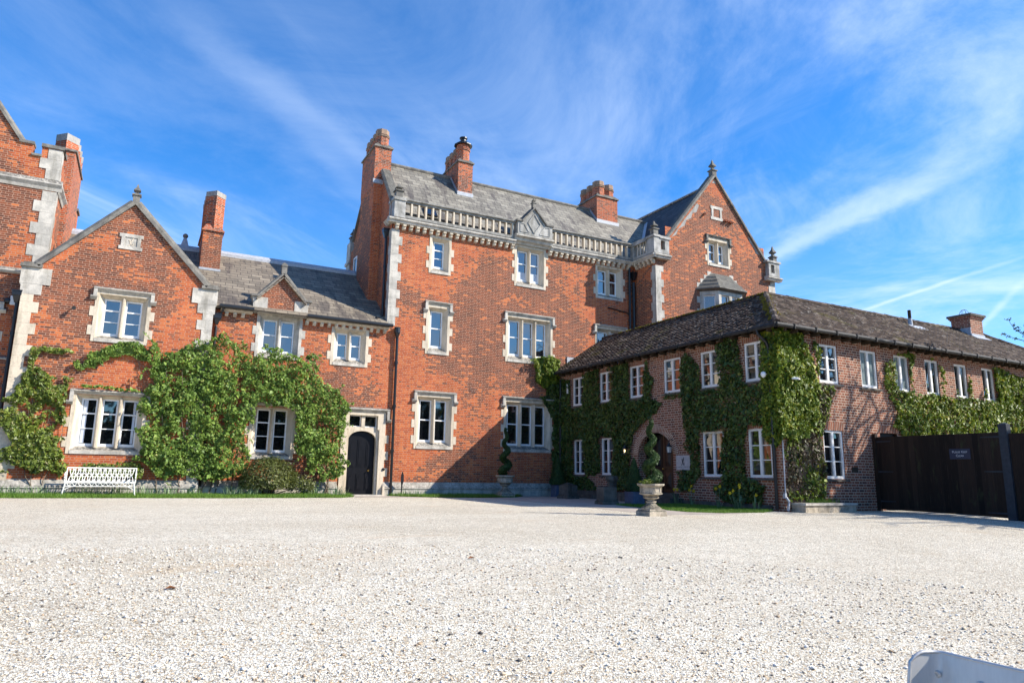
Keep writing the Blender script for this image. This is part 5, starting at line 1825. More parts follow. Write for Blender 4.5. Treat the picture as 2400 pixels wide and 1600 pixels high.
drainpipe(an, [(15.50, -11.42, 0.0), (15.50, -11.42, 4.45), (15.46, -11.40, 4.62), (15.24, -11.30, 4.86), (15.22, -11.28, 4.99)], 0.045)
drainpipe(an, [(15.50, -0.30, 0.0), (15.50, -0.30, 4.8)], 0.04)
ch = MB()
CX0, CX1, CY0, CY1 = 29.08, 29.95, -9.75, -9.0
ch.box(CX0, CX1, CY0, CY1, 6.0, 7.30)
for i, e in enumerate((0.035, 0.07)):
    ch.box(CX0 - e, CX1 + e, CY0 - e, CY1 + e, 7.30 + 0.06 * i, 7.36 + 0.06 * i)
cho = ch.build('chimney', M['brick_brown'], an)
cc = MB()
cc.box(CX0 - 0.11, CX1 + 0.11, CY0 - 0.11, CY1 + 0.11, 7.42, 7.50)
cc.build('chimney_cap', M['stone_dark'], cho)
cg_ = MB()
for a in range(4):
    an_ = math.pi * a / 4
    cg_.tube([(29.4 + 0.19 * math.cos(t) * math.cos(an_), -9.38 + 0.19 * math.cos(t) * math.sin(an_), 7.50 + 0.27 * math.sin(t)) for t in np.linspace(0, math.pi, 11)], 0.006, 5)
cg_.build('flue_cage', M['iron'], cho)
cf = MB()
zc_ = ZE2 + sn * (CY0 - YE2)
cf.box(CX0 - 0.04, CX1 + 0.04, CY0 - 0.03, CY0 - 0.002, zc_ - 0.02, zc_ + 0.17)
cf.box(CX0 - 0.03, CX0 - 0.003, CY0, CY1, zc_, zc_ + 0.42)
cf.beam((CX0 - 0.05, CY0 - 0.12, zc_ - 0.01), (CX1 + 0.12, CY0 - 0.12, zc_ - 0.01), 0.22, 0.03, (0, -0.55, 0.83))
cf.build('flashing', M['lead'], cho)
sv = MB()
zs_ = ZE2 + sn * (-9.75 - YE2)
sv.lathe(25.05, -9.75, [(0.06, zs_ - 0.1), (0.06, zs_ + 0.62)], 10)
svo = sv.build('soil_vent', M['bark_dark'], an)
sv2 = MB()
sv2.lathe(25.05, -9.75, [(0.10, zs_ - 0.1), (0.07, zs_ + 0.3)], 10)
sv2.beam((24.75, -9.95, zs_ - 0.13 + 0.05), (25.6, -9.95, zs_ - 0.13 + 0.05), 0.35, 0.03, (0, -0.55, 0.83))
sv2.build('flashing', M['lead'], svo)
vg = MB(TS)
vg.box(18.42, 18.70, -0.03, 0.008, 1.03, 1.18)
vg.build('air_brick', M['bark_dark'], an)
lp = MB()
lp.box(15.52, 15.58, -11.70, -11.62, 0.30, 0.44)
lp.tube([(15.55, -11.70, 0.32), (15.58, -11.76, 0.22), (15.56, -11.76, 0.12), (15.55, -11.74, -0.02)], 0.035, 8)
lp.tube([(15.555, -11.68, 0.44), (15.555, -11.68, 4.9)], 0.018, 6)
lp.build('cable_duct', M['lead'], an)
fb = MB()
fb.box(XW - 0.10, XW - 0.002, -0.90, -0.82, 4.15, 4.55)
fb.build('bracket', M['white'], an)
fl2 = MB()
fl2.box(16.0, 17.2, -0.05, -0.003, 5.45, 5.85)
fl2.build('flashing', M['lead'], an)

# ---------------------------------------------------------------- foliage helpers


def leaf_mesh(name, P, N, size, mat, parent=None, droop=0.35, aspect=0.62, fold=0.18):
    """many small folded leaves, each its own four corner blade"""
    P, N = np.asarray(P, float), np.asarray(N, float)
    n = len(P)
    off = np.array(rootloc(parent)) if parent is not None else np.zeros(3)
    N = N / (np.linalg.norm(N, axis=1)[:, None] + 1e-9)
    rv = rng.normal(size=(n, 3))
    rv[:, 2] -= droop * 2
    t = rv - (rv * N).sum(1)[:, None] * N
    t /= np.linalg.norm(t, axis=1)[:, None] + 1e-9
    b = np.cross(N, t)
    L = (np.asarray(size) * np.exp(rng.normal(-0.06, 0.32, n)))[:, None]
    Wd = L * aspect * 0.5
    v = np.empty((n, 4, 3))
    v[:, 0] = P - t * L * 0.5
    v[:, 1] = P + b * Wd + N * L * fold - t * L * 0.05
    v[:, 2] = P + t * L * 0.5
    v[:, 3] = P - b * Wd + N * L * fold - t * L * 0.05
    v = v.reshape(-1, 3) - off
    me = bpy.data.meshes.new(name)
    me.vertices.add(4 * n)
    me.vertices.foreach_set('co', v.ravel())
    me.loops.add(4 * n)
    me.loops.foreach_set('vertex_index', np.arange(4 * n, dtype=np.int32))
    me.polygons.add(n)
    me.polygons.foreach_set('loop_start', np.arange(0, 4 * n, 4, dtype=np.int32))
    me.polygons.foreach_set('loop_total', np.full(n, 4, dtype=np.int32))
    me.update(calc_edges=True)
    me.validate()
    me.materials.append(mat)
    o = bpy.data.objects.new(name, me)
    COL.objects.link(o)
    if parent is not None:
        o.parent = parent
    return o


def inpoly(poly, x, y):
    r = np.zeros(len(x), bool)
    n = len(poly)
    j = n - 1
    for i in range(n):
        xi, yi = poly[i]
        xj, yj = poly[j]
        c = ((yi > y) != (yj > y)) & (x < (xj - xi) * (y - yi) / (yj - yi + 1e-12) + xi)
        r ^= c
        j = i
    return r


_T = {}


def vnoise(u, v, sc, seed):
    if seed not in _T:
        _T[seed] = np.random.default_rng(seed).random((128, 128))
    g = _T[seed]
    x, y = u * sc + 40, v * sc + 40
    i, j = np.floor(x).astype(int), np.floor(y).astype(int)
    fx, fy = x - i, y - j
    fx, fy = fx * fx * (3 - 2 * fx), fy * fy * (3 - 2 * fy)
    a, b = g[i % 128, j % 128], g[(i + 1) % 128, j % 128]
    c, d = g[i % 128, (j + 1) % 128], g[(i + 1) % 128, (j + 1) % 128]
    return (a * (1 - fx) + b * fx) * (1 - fy) + (c * (1 - fx) + d * fx) * fy


def fbm(u, v, sc, seed):
    return 0.55 * vnoise(u, v, sc, seed) + 0.3 * vnoise(u, v, sc * 2.1, seed + 1) + 0.15 * vnoise(u, v, sc * 4.3, seed + 2)


def wall_leaves(polys, n, T, dmax, seed, gap=0.0, excl=(), dmin=0.02, edge=0.10, clump=1.3, nrm_w=0.9, up=0.35):
    """leaf positions over polygons of a wall (u, z), bulging out by up to dmax; returns positions and normals"""
    out_p, out_n = [], []
    area = []
    for p in polys:
        xs, ys = [q[0] for q in p], [q[1] for q in p]
        area.append(abs(sum(xs[i - 1] * ys[i] - xs[i] * ys[i - 1] for i in range(len(p)))) / 2)
    o = np.array(T(0, 0, 0))
    eu, ed, ez = np.array(T(1, 0, 0)) - o, np.array(T(0, 1, 0)) - o, np.array(T(0, 0, 1)) - o
    for p, a in zip(polys, area):
        k = int(n * a / sum(area) * 2.6)
        xs, ys = [q[0] for q in p], [q[1] for q in p]
        u = rng.uniform(min(xs) - edge, max(xs) + edge, k)
        z = rng.uniform(min(ys) - edge, max(ys) + edge, k)
        ju = u + (fbm(u, z, 2.6, seed + 20) - 0.5) * edge * 5
        jz = z + (fbm(u, z, 2.6, seed + 30) - 0.5) * edge * 5
        keep = inpoly(p, ju, jz)
        for e in excl:
            keep &= ~((u > e[0]) & (u < e[1]) & (z > e[2]) & (z < e[3]))
        nz = fbm(u, z, clump, seed)
        keep &= (nz + 0.25 * rng.random(k)) > gap
        u, z, nz = u[keep], z[keep], nz[keep]
        th = dmin + (dmax - dmin) * np.clip((nz - 0.2) * 1.7, 0.08, 1.0) * (0.5 + 0.5 * fbm(u, z, 5.0, seed + 5) * 1.6)
        d = th * rng.random(len(u)) ** 0.45
        out_p.append(o + u[:, None] * eu + d[:, None] * ed + z[:, None] * ez)
        nn = ed * nrm_w + ez * up + rng.normal(size=(len(u), 3)) * 0.55
        out_n.append(nn)
    P, N = np.concatenate(out_p), np.concatenate(out_n)
    if len(P) > n:
        idx = rng.permutation(len(P))[:n]
        P, N = P[idx], N[idx]
    return P, N


def stems(name, T, lines, mat, parent, r=0.012):
    mb = MB(T)
    for ln in lines:
        pts = []
        for (a, b) in zip(ln[:-1], ln[1:]):
            for t in np.linspace(0, 1, 5)[:-1]:
                pts.append((a[0] + (b[0] - a[0]) * t + random.gauss(0, 0.018), a[1] + (b[1] - a[1]) * t + random.gauss(0, 0.01), a[2] + (b[2] - a[2]) * t))
        pts.append(ln[-1])
        rs = [r * (1 - 0.65 * i / len(pts)) for i in range(len(pts))]
        mb.tube(pts, rs, 5)
    return build_split(mb, name, mat, parent)


# ---------------------------------------------------------------- climbers on the house
W5X = (3.28, 4.64, 1.2, 2.93)
cen = [(0.09, 1.06), (0.12, 1.6), (-0.01, 2.62), (-0.06, 3.66), (0.08, 4.09), (-0.04, 4.6), (0.44, 4.55), (0.97, 4.82), (1.43, 4.85), (1.78, 5.25), (2.07, 5.14), (2.28, 5.04), (2.87, 5.0), (3.18, 4.87), (3.39, 4.9), (3.9, 4.86), (4.45, 4.85), (4.64, 4.7), (5.09, 4.9), (5.42, 4.65), (5.49, 4.07), (5.85, 3.86), (6.27, 3.57), (6.5, 3.23), (6.40, 2.95), (6.45, 2.24), (6.32, 1.86), (6.40, 1.39), (6.3, 0.97), (5.99, 0.59), (5.3, 0.73), (5.03, 0.95), (4.84, 1.51), (4.68, 1.8), (4.55, 2.91), (4.39, 3.05), (3.34, 2.95), (3.28, 2.55), (3.21, 2.26), (3.12, 2.0), (3.09, 1.53), (3.25, 1.28), (3.15, 0.91), (2.91, 0.56), (2.35, 0.4), (1.86, 0.4), (1.52, 0.55), (1.19, 0.74), (0.71, 0.66)]
TCL = FRONT(-0.02)
cr_ = thing('climbing_shrub', 'big bushy green climber covering the brick wall around the lower two light window', 'climber', (3, -0.2, 0))
P1, N1 = wall_leaves([cen], 30000, lambda u, d, z: (u, -0.03 - d - (0.36 if u < 1.75 else 0.0), z), 0.36, 11, 0.45, [W5X], clump=2.6, edge=0.17)
sp_p, sp_n = [], []
for i in range(260):
    k_ = random.randrange(len(P1))
    c_ = Vector(P1[k_])
    d_ = Vector((random.gauss(0, .8), -abs(random.gauss(.5, .4)), random.gauss(.5, .8))).normalized()
    for j in range(14):
        c_ = c_ + d_ * 0.028 + Vector((0, 0, -0.0012 * j))
        sp_p.append(tuple(c_ + Vector((random.gauss(0, .022), random.gauss(0, .022), random.gauss(0, .022)))))
        sp_n.append((random.gauss(0, .6), -0.8 + random.gauss(0, .6), .5 + random.gauss(0, .6)))
leaf_mesh('foliage', np.concatenate([P1, np.array(sp_p)]), np.concatenate([N1, np.array(sp_n)]), 0.082, M['leaf_creeper'], cr_)
trunks = []
for x, x2 in ((0.6, 0.5), (1.25, 1.1), (1.9, 1.6), (2.15, 2.5), (2.3, 1.9), (2.75, 3.0), (5.85, 5.6), (6.0, 6.1), (5.9, 5.2)):
    d0 = 0.5 if x < 1.75 else 0.16
    trunks.append([(x, d0, 0.0), (x + 0.1 * random.uniform(-1, 1), d0 - 0.05, 0.5), ((x + x2) / 2, d0 - 0.08, 1.5), (x2, d0, 2.8), (x2 + random.uniform(-.3, .3), d0, 4.0)])
stems('stem', lambda u, d, z: (u, -d, z), trunks, M['bark'], cr_, 0.02)
lf = [(-3.51, 3.19), (-3.11, 3.61), (-2.81, 3.6), (-2.64, 3.45), (-2.29, 3.38), (-1.95, 3.36), (-1.98, 3.21), (-2.06, 2.87), (-2.02, 2.38), (-2.14, 1.83), (-2.0, 1.65), (-2.0, 1.32), (-1.85, 0.98), (-1.98, 0.69), (-2.19, 0.56), (-2.67, 0.67), (-3.19, 0.7), (-3.48, 0.9), (-3.6, 1.25), (-3.27, 1.32), (-3.44, 1.78), (-3.65, 2.15), (-3.65, 2.46)]
c2_ = thing('climbing_rose', 'yellow green climber with thin stems on the gable wall left of the three light window', 'climber', (-2.7, -0.5, 0))
P1, N1 = wall_leaves([lf], 7500, lambda u, d, z: (u, -0.38 - d, z), 0.26, 41, 0.54, clump=2.4, edge=0.14)
runs = [[(-3.15, 3.5), (-3.2, 3.9), (-3.05, 4.25), (-2.75, 4.36), (-2.4, 4.3), (-2.1, 4.3), (-2.15, 4.2), (-2.45, 4.14), (-2.8, 4.18), (-3.0, 4.0)]]
P2, N2 = wall_leaves(runs, 1000, lambda u, d, z: (u, -0.38 - d, z), 0.16, 51, 0.30, clump=3.0, edge=0.05)
leaf_mesh('foliage', np.concatenate([P1, P2]), np.concatenate([N1, N2]), 0.085, M['leaf_lime'], c2_)
stems('stem', lambda u, d, z: (u, -0.37 - d, z), [[(-2.55, .1, 0), (-2.9, .06, 0.7), (-3.0, .05, 1.6), (-2.95, .06, 2.8)], [(-2.5, .1, 0), (-2.3, .05, .8), (-2.1, .05, 1.6), (-2.05, .05, 3.2)], [(-2.6, .1, 0), (-2.75, .06, .8), (-2.5, .05, 1.8), (-2.4, .05, 3)],
      [(-2.9, .05, 2.5), (-3.12, .03, 3.5), (-3.1, .03, 4.1), (-2.5, .03, 4.25), (-2.1, .02, 4.25)]], M['bark'], c2_, 0.013)
c3_ = thing('trailing_creeper', 'thin trailing shoots of green creeper under the upper gable window', 'climber', (-0.8, -0.4, 4.2))
ru2 = [[(-1.85, 3.78), (-1.62, 4.24), (-1.11, 4.55), (-0.79, 4.75), (-0.42, 4.72), (-0.04, 4.45), (0.2, 4.0), (-0.3, 4.2), (-0.7, 4.32), (-1.2, 4.12), (-1.5, 3.9)], [(-2.05, 3.95), (-1.9, 3.72), (-1.75, 3.75), (-1.88, 4.0)], [(-1.75, 3.3), (-1.0, 3.28), (-0.2, 3.26), (-0.2, 3.20), (-1.0, 3.2), (-1.75, 3.2)]]
P2, N2 = wall_leaves(ru2, 2500, lambda u, d, z: (u, -0.38 - d, z), 0.22, 61, 0.34, clump=2.6, edge=0.05)
leaf_mesh('foliage', P2, N2, 0.08, M['leaf_creeper'], c3_)
stems('stem', lambda u, d, z: (u, -0.37 - d, z), [[(0.3, .08, 3.3), (-0.1, .04, 3.9), (-0.6, .04, 4.4), (-1.2, .04, 4.3), (-1.8, .03, 3.9), (-2.1, .03, 3.6)], [(0.4, .08, 3.0), (0.0, .03, 3.4), (-0.3, .03, 4.0)], [(-0.4, .03, 4.4), (-0.2, .04, 3.7), (0.1, .06, 3.1)]], M['bark'], c3_, 0.010)
c4_ = thing('low_creeper', 'low straggling creeper on the plinth behind the white bench', 'climber', (-0.9, -0.5, 0.6))
P2, N2 = wall_leaves([[(-1.8, 0.45), (-1.7, 0.82), (-1.3, 0.98), (-0.9, 0.92), (-0.5, 0.95), (0.1, 1.0), (0.1, 0.5)]], 1500, lambda u, d, z: (u, -0.40 - d, z), 0.25, 71, 0.45, clump=2.4, edge=0.05)
leaf_mesh('foliage', P2, N2, 0.08, M['leaf_lime'], c4_)
stems('stem', lambda u, d, z: (u, -0.4 - d, z), [[(-1.6, .12, 0.0), (-1.5, .08, .6), (-1.0, .06, .8), (-0.2, .06, .9)]], M['bark'], c4_, 0.01)

# rounded shrub below the lower window
bu = thing('shrub', 'rounded olive green shrub on the grass below the lower two light window', 'shrub', (3.85, -0.75, 0))
pp, nn = [], []
k = 9000
th_ = rng.uniform(0, 2 * math.pi, k)
ph_ = np.arccos(rng.uniform(-0.25, 1, k))
rr_ = (0.55 + 0.45 * rng.random(k) ** 0.35)
dx_, dy_, dz_ = np.cos(th_) * np.sin(ph_), np.sin(th_) * np.sin(ph_), np.cos(ph_)
lump = 0.80 + 0.38 * fbm(th_ * 1.2, ph_ * 1.5, 1.6, 91)
P3 = np.stack([3.85 + 0.92 * dx_ * rr_ * lump, -0.72 + 0.55 * dy_ * rr_ * lump, 0.42 + 0.85 * dz_ * rr_ * lump], 1)
P3[:, 2] = np.maximum(P3[:, 2], 0.06)
k2 = 1500
sx_ = rng.uniform(0.5, 1.5, k2)
P4 = np.stack([4.25 + 0.75 * sx_, -0.72 + rng.normal(0, 0.16, k2), 0.40 + rng.normal(0, 0.13, k2) - 0.10 * (sx_ - 0.5)], 1)
P3 = np.concatenate([P3, P4])
N3 = np.concatenate([np.stack([dx_, dy_, dz_ + 0.3], 1), np.tile([[0, -0.5, 0.8]], (k2, 1))]) + rng.normal(size=(k + k2, 3)) * 0.6
leaf_mesh('foliage', P3, N3, 0.052, M['leaf_bush'], bu)
mb = MB()
for i in range(14):
    a = random.uniform(0, 6.28)
    mb.tube([(3.85 + 0.1 * math.cos(a), -0.72 + 0.08 * math.sin(a), 0), (3.85 + 0.35 * math.cos(a), -0.72 + 0.22 * math.sin(a), 0.35), (3.85 + 0.75 * math.cos(a), -0.72 + 0.45 * math.sin(a), 0.45 + 0.5 * random.random())], [0.02, 0.014, 0.005], 5)
mb.tube([(4.1, -0.72, 0.05), (4.6, -0.78, 0.22), (5.1, -0.75, 0.34)], [0.02, 0.014, 0.006], 5)
mb.build('branch', M['bark_dark'], bu)

# ivy on the annexe: west wall, corner and south wall
iv = thing('ivy', 'dark shaded ivy on the entrance wall of the brown annexe around its white windows', 'ivy', (15.5, -6, 0))
exw = [(c - w_ / 2 + 0.02, c + w_ / 2 - 0.02, *UZ) for c, w_ in wu] + [(c - w_ / 2 + 0.02, c + w_ / 2 - 0.02, *GZ) for c, w_ in wgd]
west = [[(-0.05, 0.25), (-0.05, 4.75), (-1.05, 4.7), (-1.12, 3.5), (-1.95, 3.5), (-1.88, 4.85), (-3.05, 4.9), (-3.12, 3.5), (-3.82, 3.5), (-3.78, 4.85), (-4.92, 4.95), (-4.98, 3.52), (-5.78, 3.52), (-5.74, 4.2), (-5.95, 4.9), (-6.1, 4.3), (-6.35, 4.2), (-6.1, 3.5), (-6.7, 3.3), (-6.4, 3.0), (-5.85, 2.75), (-5.2, 2.35), (-4.95, 1.8), (-4.9, 0.35), (-4.0, 0.3), (-3.9, 0.85), (-3.9, 2.2), (-3.1, 2.22), (-3.1, 0.85), (-2.0, 0.8), (-1.98, 2.2), (-1.2, 2.2), (-1.2, 0.85), (-2.2, 0.75), (-3.0, 0.28)],
        [(-6.75, 3.45), (-6.8, 3.6), (-7.55, 3.55), (-7.95, 3.3), (-7.5, 3.38)],
        [(-7.75, 3.4), (-7.72, 4.6), (-8.0, 4.85), (-8.3, 4.6), (-8.6, 4.2), (-8.58, 3.5), (-9.4, 3.5), (-9.38, 4.9), (-9.9, 4.98), (-10.3, 4.85), (-10.42, 3.5), (-11.2, 3.55), (-11.2, 4.9), (-11.75, 4.95), (-11.75, 2.1), (-11.2, 2.2), (-10.45, 2.28), (-10.3, 0.8), (-9.45, 0.7), (-9.45, 2.25), (-8.5, 2.25), (-8.45, 0.9), (-8.0, 0.45), (-7.45, 0.4), (-7.42, 1.0), (-8.05, 1.05), (-8.1, 1.55), (-7.8, 1.7), (-7.9, 2.4), (-7.6, 2.9)],
        [(-9.5, 0.75), (-10.3, 0.8), (-11.0, 0.62), (-10.9, 0.15), (-9.4, 0.12), (-9.0, 0.5)]]
P1, N1 = wall_leaves(west, 40000, TW, 0.20, 101, 0.24, exw, edge=0.05, clump=1.6, dmin=0.015)
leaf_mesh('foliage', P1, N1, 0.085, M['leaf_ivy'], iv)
iv2 = thing('ivy', 'sunlit yellow green ivy with dry lower stems on the annexe corner above the planter', 'ivy', (16.3, -11.7, 0))
exs = [(c - w_ / 2 + 0.02, c + w_ / 2 - 0.02, *UZ) for c, w_ in su] + [(17.30, 18.12, *GZ)]
cor_up = [[(15.40, 1.9), (15.40, 4.92), (16.2, 4.95), (16.62, 4.85), (16.75, 4.5), (16.95, 4.0), (17.1, 3.4), (17.0, 2.6), (16.6, 2.1), (16.1, 1.8)], [(17.05, 4.75), (17.25, 4.75), (17.26, 3.8), (17.1, 3.9)]]
P1, N1 = wall_leaves(cor_up, 9500, TS, 0.24, 121, 0.25, exs, edge=0.06, clump=1.8, dmin=0.015)
P1b, N1b = wall_leaves([[(-11.05, 2.0), (-11.1, 4.95), (-11.75, 4.95), (-11.75, 1.9), (-11.4, 1.7)]], 3200, TW, 0.26, 125, 0.12, edge=0.05, clump=1.8, dmin=0.06)
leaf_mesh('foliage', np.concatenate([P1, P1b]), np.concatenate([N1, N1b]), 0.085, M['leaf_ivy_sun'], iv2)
cor_dn = [[(15.62, 0.15), (15.7, 2.1), (16.5, 2.4), (17.0, 3.4), (17.35, 3.6), (17.85, 3.5), (17.7, 3.1), (17.45, 2.7), (17.25, 2.25), (17.22, 0.9), (17.1, 0.3), (16.2, 0.25)]]
P2, N2 = wall_leaves(cor_dn, 3000, TS, 0.14, 131, 0.50, exs, edge=0.06, clump=1.9, dmin=0.01)
leaf_mesh('dry_foliage', P2, N2, 0.08, M['leaf_dry'], iv2)
P2, N2 = wall_leaves(cor_dn, 2400, TS, 0.15, 133, 0.50, exs, edge=0.06, clump=1.5, dmin=0.01)
leaf_mesh('green_foliage', P2, N2, 0.08, M['leaf_ivy_sun'], iv2)
ln = []
for i in range(46):
    u_ = random.uniform(15.65, 17.15)
    ln.append([(u_ + random.uniform(-.1, .1), 0.02, 0.2), (u_ + random.uniform(-.12, .12), 0.03, 1.2), (u_ + random.uniform(-.15, .2), 0.03, 2.3), (u_ + random.uniform(-.2, .4), 0.03, random.uniform(2.6, 3.4))])
stems('stem', TS, ln, M['bark'], iv2, 0.012)
iv3 = thing('ivy', 'glossy bright ivy climbing between the upper windows of the annexe behind the wooden gate', 'ivy', (24, -11.7, 2))
south = [[(20.35, 4.45), (20.25, 3.7), (20.55, 3.2), (20.75, 2.75), (20.45, 2.5), (20.8, 2.25), (21.2, 1.9), (33, 1.6), (33, 3.4), (26.75, 3.55), (26.6, 4.5), (27.6, 4.75), (26.5, 4.85), (25.9, 4.5), (25.75, 3.58), (24.95, 3.58), (24.98, 4.3), (24.6, 4.7), (24.2, 4.6), (24.12, 3.58), (23.3, 3.55), (23.35, 4.5), (22.9, 4.75), (22.5, 4.55), (22.45, 3.6), (21.65, 3.5), (21.75, 4.5), (21.95, 4.85), (21.2, 4.8), (20.9, 4.7), (20.85, 4.1), (20.65, 4.55)], [(26.6, 3.4), (26.6, 4.6), (29.5, 4.7), (33, 4.7), (33, 3.2)]]
P1, N1 = wall_leaves(south, 26000, TS, 0.22, 141, 0.24, exs, edge=0.05, clump=1.7, dmin=0.015)
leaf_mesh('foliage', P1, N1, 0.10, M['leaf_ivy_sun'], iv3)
iv4 = thing('ivy', 'bushy ivy on the main red brick facade in the corner beside the annexe roof', 'ivy', (15, -0.1, 3))
fac = [[(14.38, 5.40), (14.48, 5.70), (15.0, 5.80), (15.45, 5.72), (15.62, 5.2), (15.4, 4.65), (14.85, 4.4), (14.42, 4.85)], [(14.15, 5.35), (14.1, 5.6), (14.35, 5.62), (14.4, 5.3)]]
P1, N1 = wall_leaves(fac, 3600, TF, 0.42, 151, 0.20, edge=0.06, clump=2.0)
leaf_mesh('foliage', P1, N1, 0.10, M['leaf_ivy_sun'], iv4)
fac2 = [[(14.9, 4.5), (15.55, 4.8), (15.56, 0.2), (15.3, 0.2), (15.25, 1.5), (15.3, 3.0), (15.1, 3.6), (14.6, 3.98), (15.0, 4.1)]]
P1, N1 = wall_leaves(fac2, 6000, TF, 0.30, 161, 0.22, edge=0.06, clump=2.0)
leaf_mesh('shaded_foliage', P1, N1, 0.09, M['leaf_ivy'], iv4)
stems('stem', TF, [[(15.4, .05, 0), (15.35, .06, 1.5), (15.4, .06, 3), (15.0, .08, 4.4), (14.6, .1, 5.3)]], M['bark_dark'], iv4, 0.02)


# ---------------------------------------------------------------- grass
def blades(name, regions, dens, h, mat, label, lift=0.0):
    P = []
    for poly_ in regions:
        xs, ys = [q[0] for q in poly_], [q[1] for q in poly_]
        a = (max(xs) - min(xs)) * (max(ys) - min(ys))
        k = int(a * dens)
        x, y = rng.uniform(min(xs), max(xs), k), rng.uniform(min(ys), max(ys), k)
        ok = inpoly(poly_, x, y)
        x, y = x[ok], y[ok]
        y = y + (fbm(x, y * 0 + 2.0, 1.1, 311) - 0.5) * 0.45
        ok = np.ones(len(x), bool)
        P.append(np.stack([x[ok], y[ok], [gz(a_, b_) + lift for a_, b_ in zip(x[ok], y[ok])]], 1))
    P = np.concatenate(P)
    n = len(P)
    hh = h * rng.uniform(0.5, 1.3, n) * (0.6 + 0.9 * fbm(P[:, 0], P[:, 1], 1.3, 301))
    a = rng.uniform(0, 2 * math.pi, n)
    w_ = 0.006
    lean = rng.normal(0, 0.35, (n, 2)) * hh[:, None]
    v = np.empty((n, 3, 3))
    v[:, 0] = P + np.stack([np.cos(a) * w_, np.sin(a) * w_, 0 * a], 1)
    v[:, 1] = P - np.stack([np.cos(a) * w_, np.sin(a) * w_, 0 * a], 1)
    v[:, 2] = P + np.stack([lean[:, 0], lean[:, 1], hh], 1)
    me = bpy.data.meshes.new(name)
    me.vertices.add(3 * n)
    me.vertices.foreach_set('co', v.ravel())
    me.loops.add(3 * n)
    me.loops.foreach_set('vertex_index', np.arange(3 * n, dtype=np.int32))
    me.polygons.add(n)
    me.polygons.foreach_set('loop_start', np.arange(0, 3 * n, 3, dtype=np.int32))
    me.polygons.foreach_set('loop_total', np.full(n, 3, dtype=np.int32))
    me.update(calc_edges=True)
    me.materials.append(mat)
    o = bpy.data.objects.new(name, me)
    COL.objects.link(o)
    return tag(o, label, 'grass', kind='stuff')


blades('grass', [[(-9, -2.4), (-3, -2.38), (0, -2.42), (3, -2.3), (6.0, -2.02), (6.6, -1.3), (6.72, -0.2), (6.3, -0.12), (1.8, -0.12), (1.7, -0.45), (-3.6, -0.45), (-9, 0.1)],
                [(8.12, -0.2), (8.55, -1.1), (9.5, -1.85), (11.2, -2.0), (12.6, -1.65), (13.6, -0.6), (13.7, -0.15)]], 1700, 0.10, M['grass'], 'strip of green grass along the foot of the red brick house')
blades('lawn_grass', [[(12.9, -7.6), (12.6, -8.8), (12.46, -10.4), (12.4, -11.3), (13.1, -11.9), (14.4, -11.85), (15.5, -11.35), (15.5, -7.55), (14.2, -7.4)]], 1500, 0.06, M['grass'], 'small lawn in front of the annexe wall beside the entrance')


def strap_clump(name, x, y, n, h, spread, label, cat, group, flowers=()):
    t = thing(name, label, cat, (x, y, gz(x, y)), group)
    g0_ = gz(x, y)
    lv = MB()
    for i in range(n):
        a = random.uniform(0, 6.283)
        r0_ = spread * random.random() ** 0.6
        bx, by = x + r0_ * math.cos(a), y + r0_ * math.sin(a) * 0.7
        hh = h * random.uniform(0.6, 1.15)
        a2 = a + random.uniform(-0.8, 0.8)
        out = hh * random.uniform(0.15, 0.65)
        px_, py_ = -math.sin(a2) * 0.011, math.cos(a2) * 0.011
        p = [(bx, by, g0_), (bx + out * .3 * math.cos(a2), by + out * .3 * math.sin(a2), g0_ + hh * .62), (bx + out * math.cos(a2), by + out * math.sin(a2), g0_ + hh * (1.0 if random.random() < .6 else .72))]
        pts = []
        for j, q in enumerate(p):
            f = (1, 0.9, 0.15)[j]
            pts += [(q[0] + px_ * f, q[1] + py_ * f, q[2]), (q[0] - px_ * f, q[1] - py_ * f, q[2])]
        lv.add(pts, [(0, 1, 3, 2), (2, 3, 5, 4)])
    lv.build('leaves', M['strap'], t)
    for (fx, fy, fh) in flowers:
        sm = MB()
        sm.tube([(x + fx * .4, y + fy * .4, g0_), (x + fx, y + fy, g0_ + fh * .8), (x + fx - 0.02, y + fy - 0.03, g0_ + fh)], 0.006, 5)
        so = sm.build('flower_stem', M['strap'], t)
        pt = MB()
        c = Vector((x + fx - 0.03, y + fy - 0.05, g0_ + fh))
        d = Vector((random.uniform(-.7, .2), random.uniform(-1, -.5), -0.15)).normalized()
        u_ = d.cross(Vector((0, 0, 1))).normalized()
        v_ = u_.cross(d)
        for k in range(6):
            a = k * math.pi / 3
            ax = u_ * math.cos(a) + v_ * math.sin(a)
            ay = u_ * -math.sin(a) + v_ * math.cos(a)
            pt.add([tuple(c), tuple(c + ax * .028 + ay * .018), tuple(c + ax * .058 - d * .004), tuple(c + ax * .028 - ay * .018)], [(0, 1, 2, 3)])
        ring0 = [tuple(c + (u_ * math.cos(a) + v_ * math.sin(a)) * .014) for a in np.linspace(0, 6.283, 9)[:-1]]
        ring1 = [tuple(c + d * .038 + (u_ * math.cos(a) + v_ * math.sin(a)) * .022) for a in np.linspace(0, 6.283, 9)[:-1]]
        pt.add(ring0 + ring1, [(i, (i + 1) % 8, 8 + (i + 1) % 8, 8 + i) for i in range(8)])
        pt.build('flower', M['petal'], so)
    return t


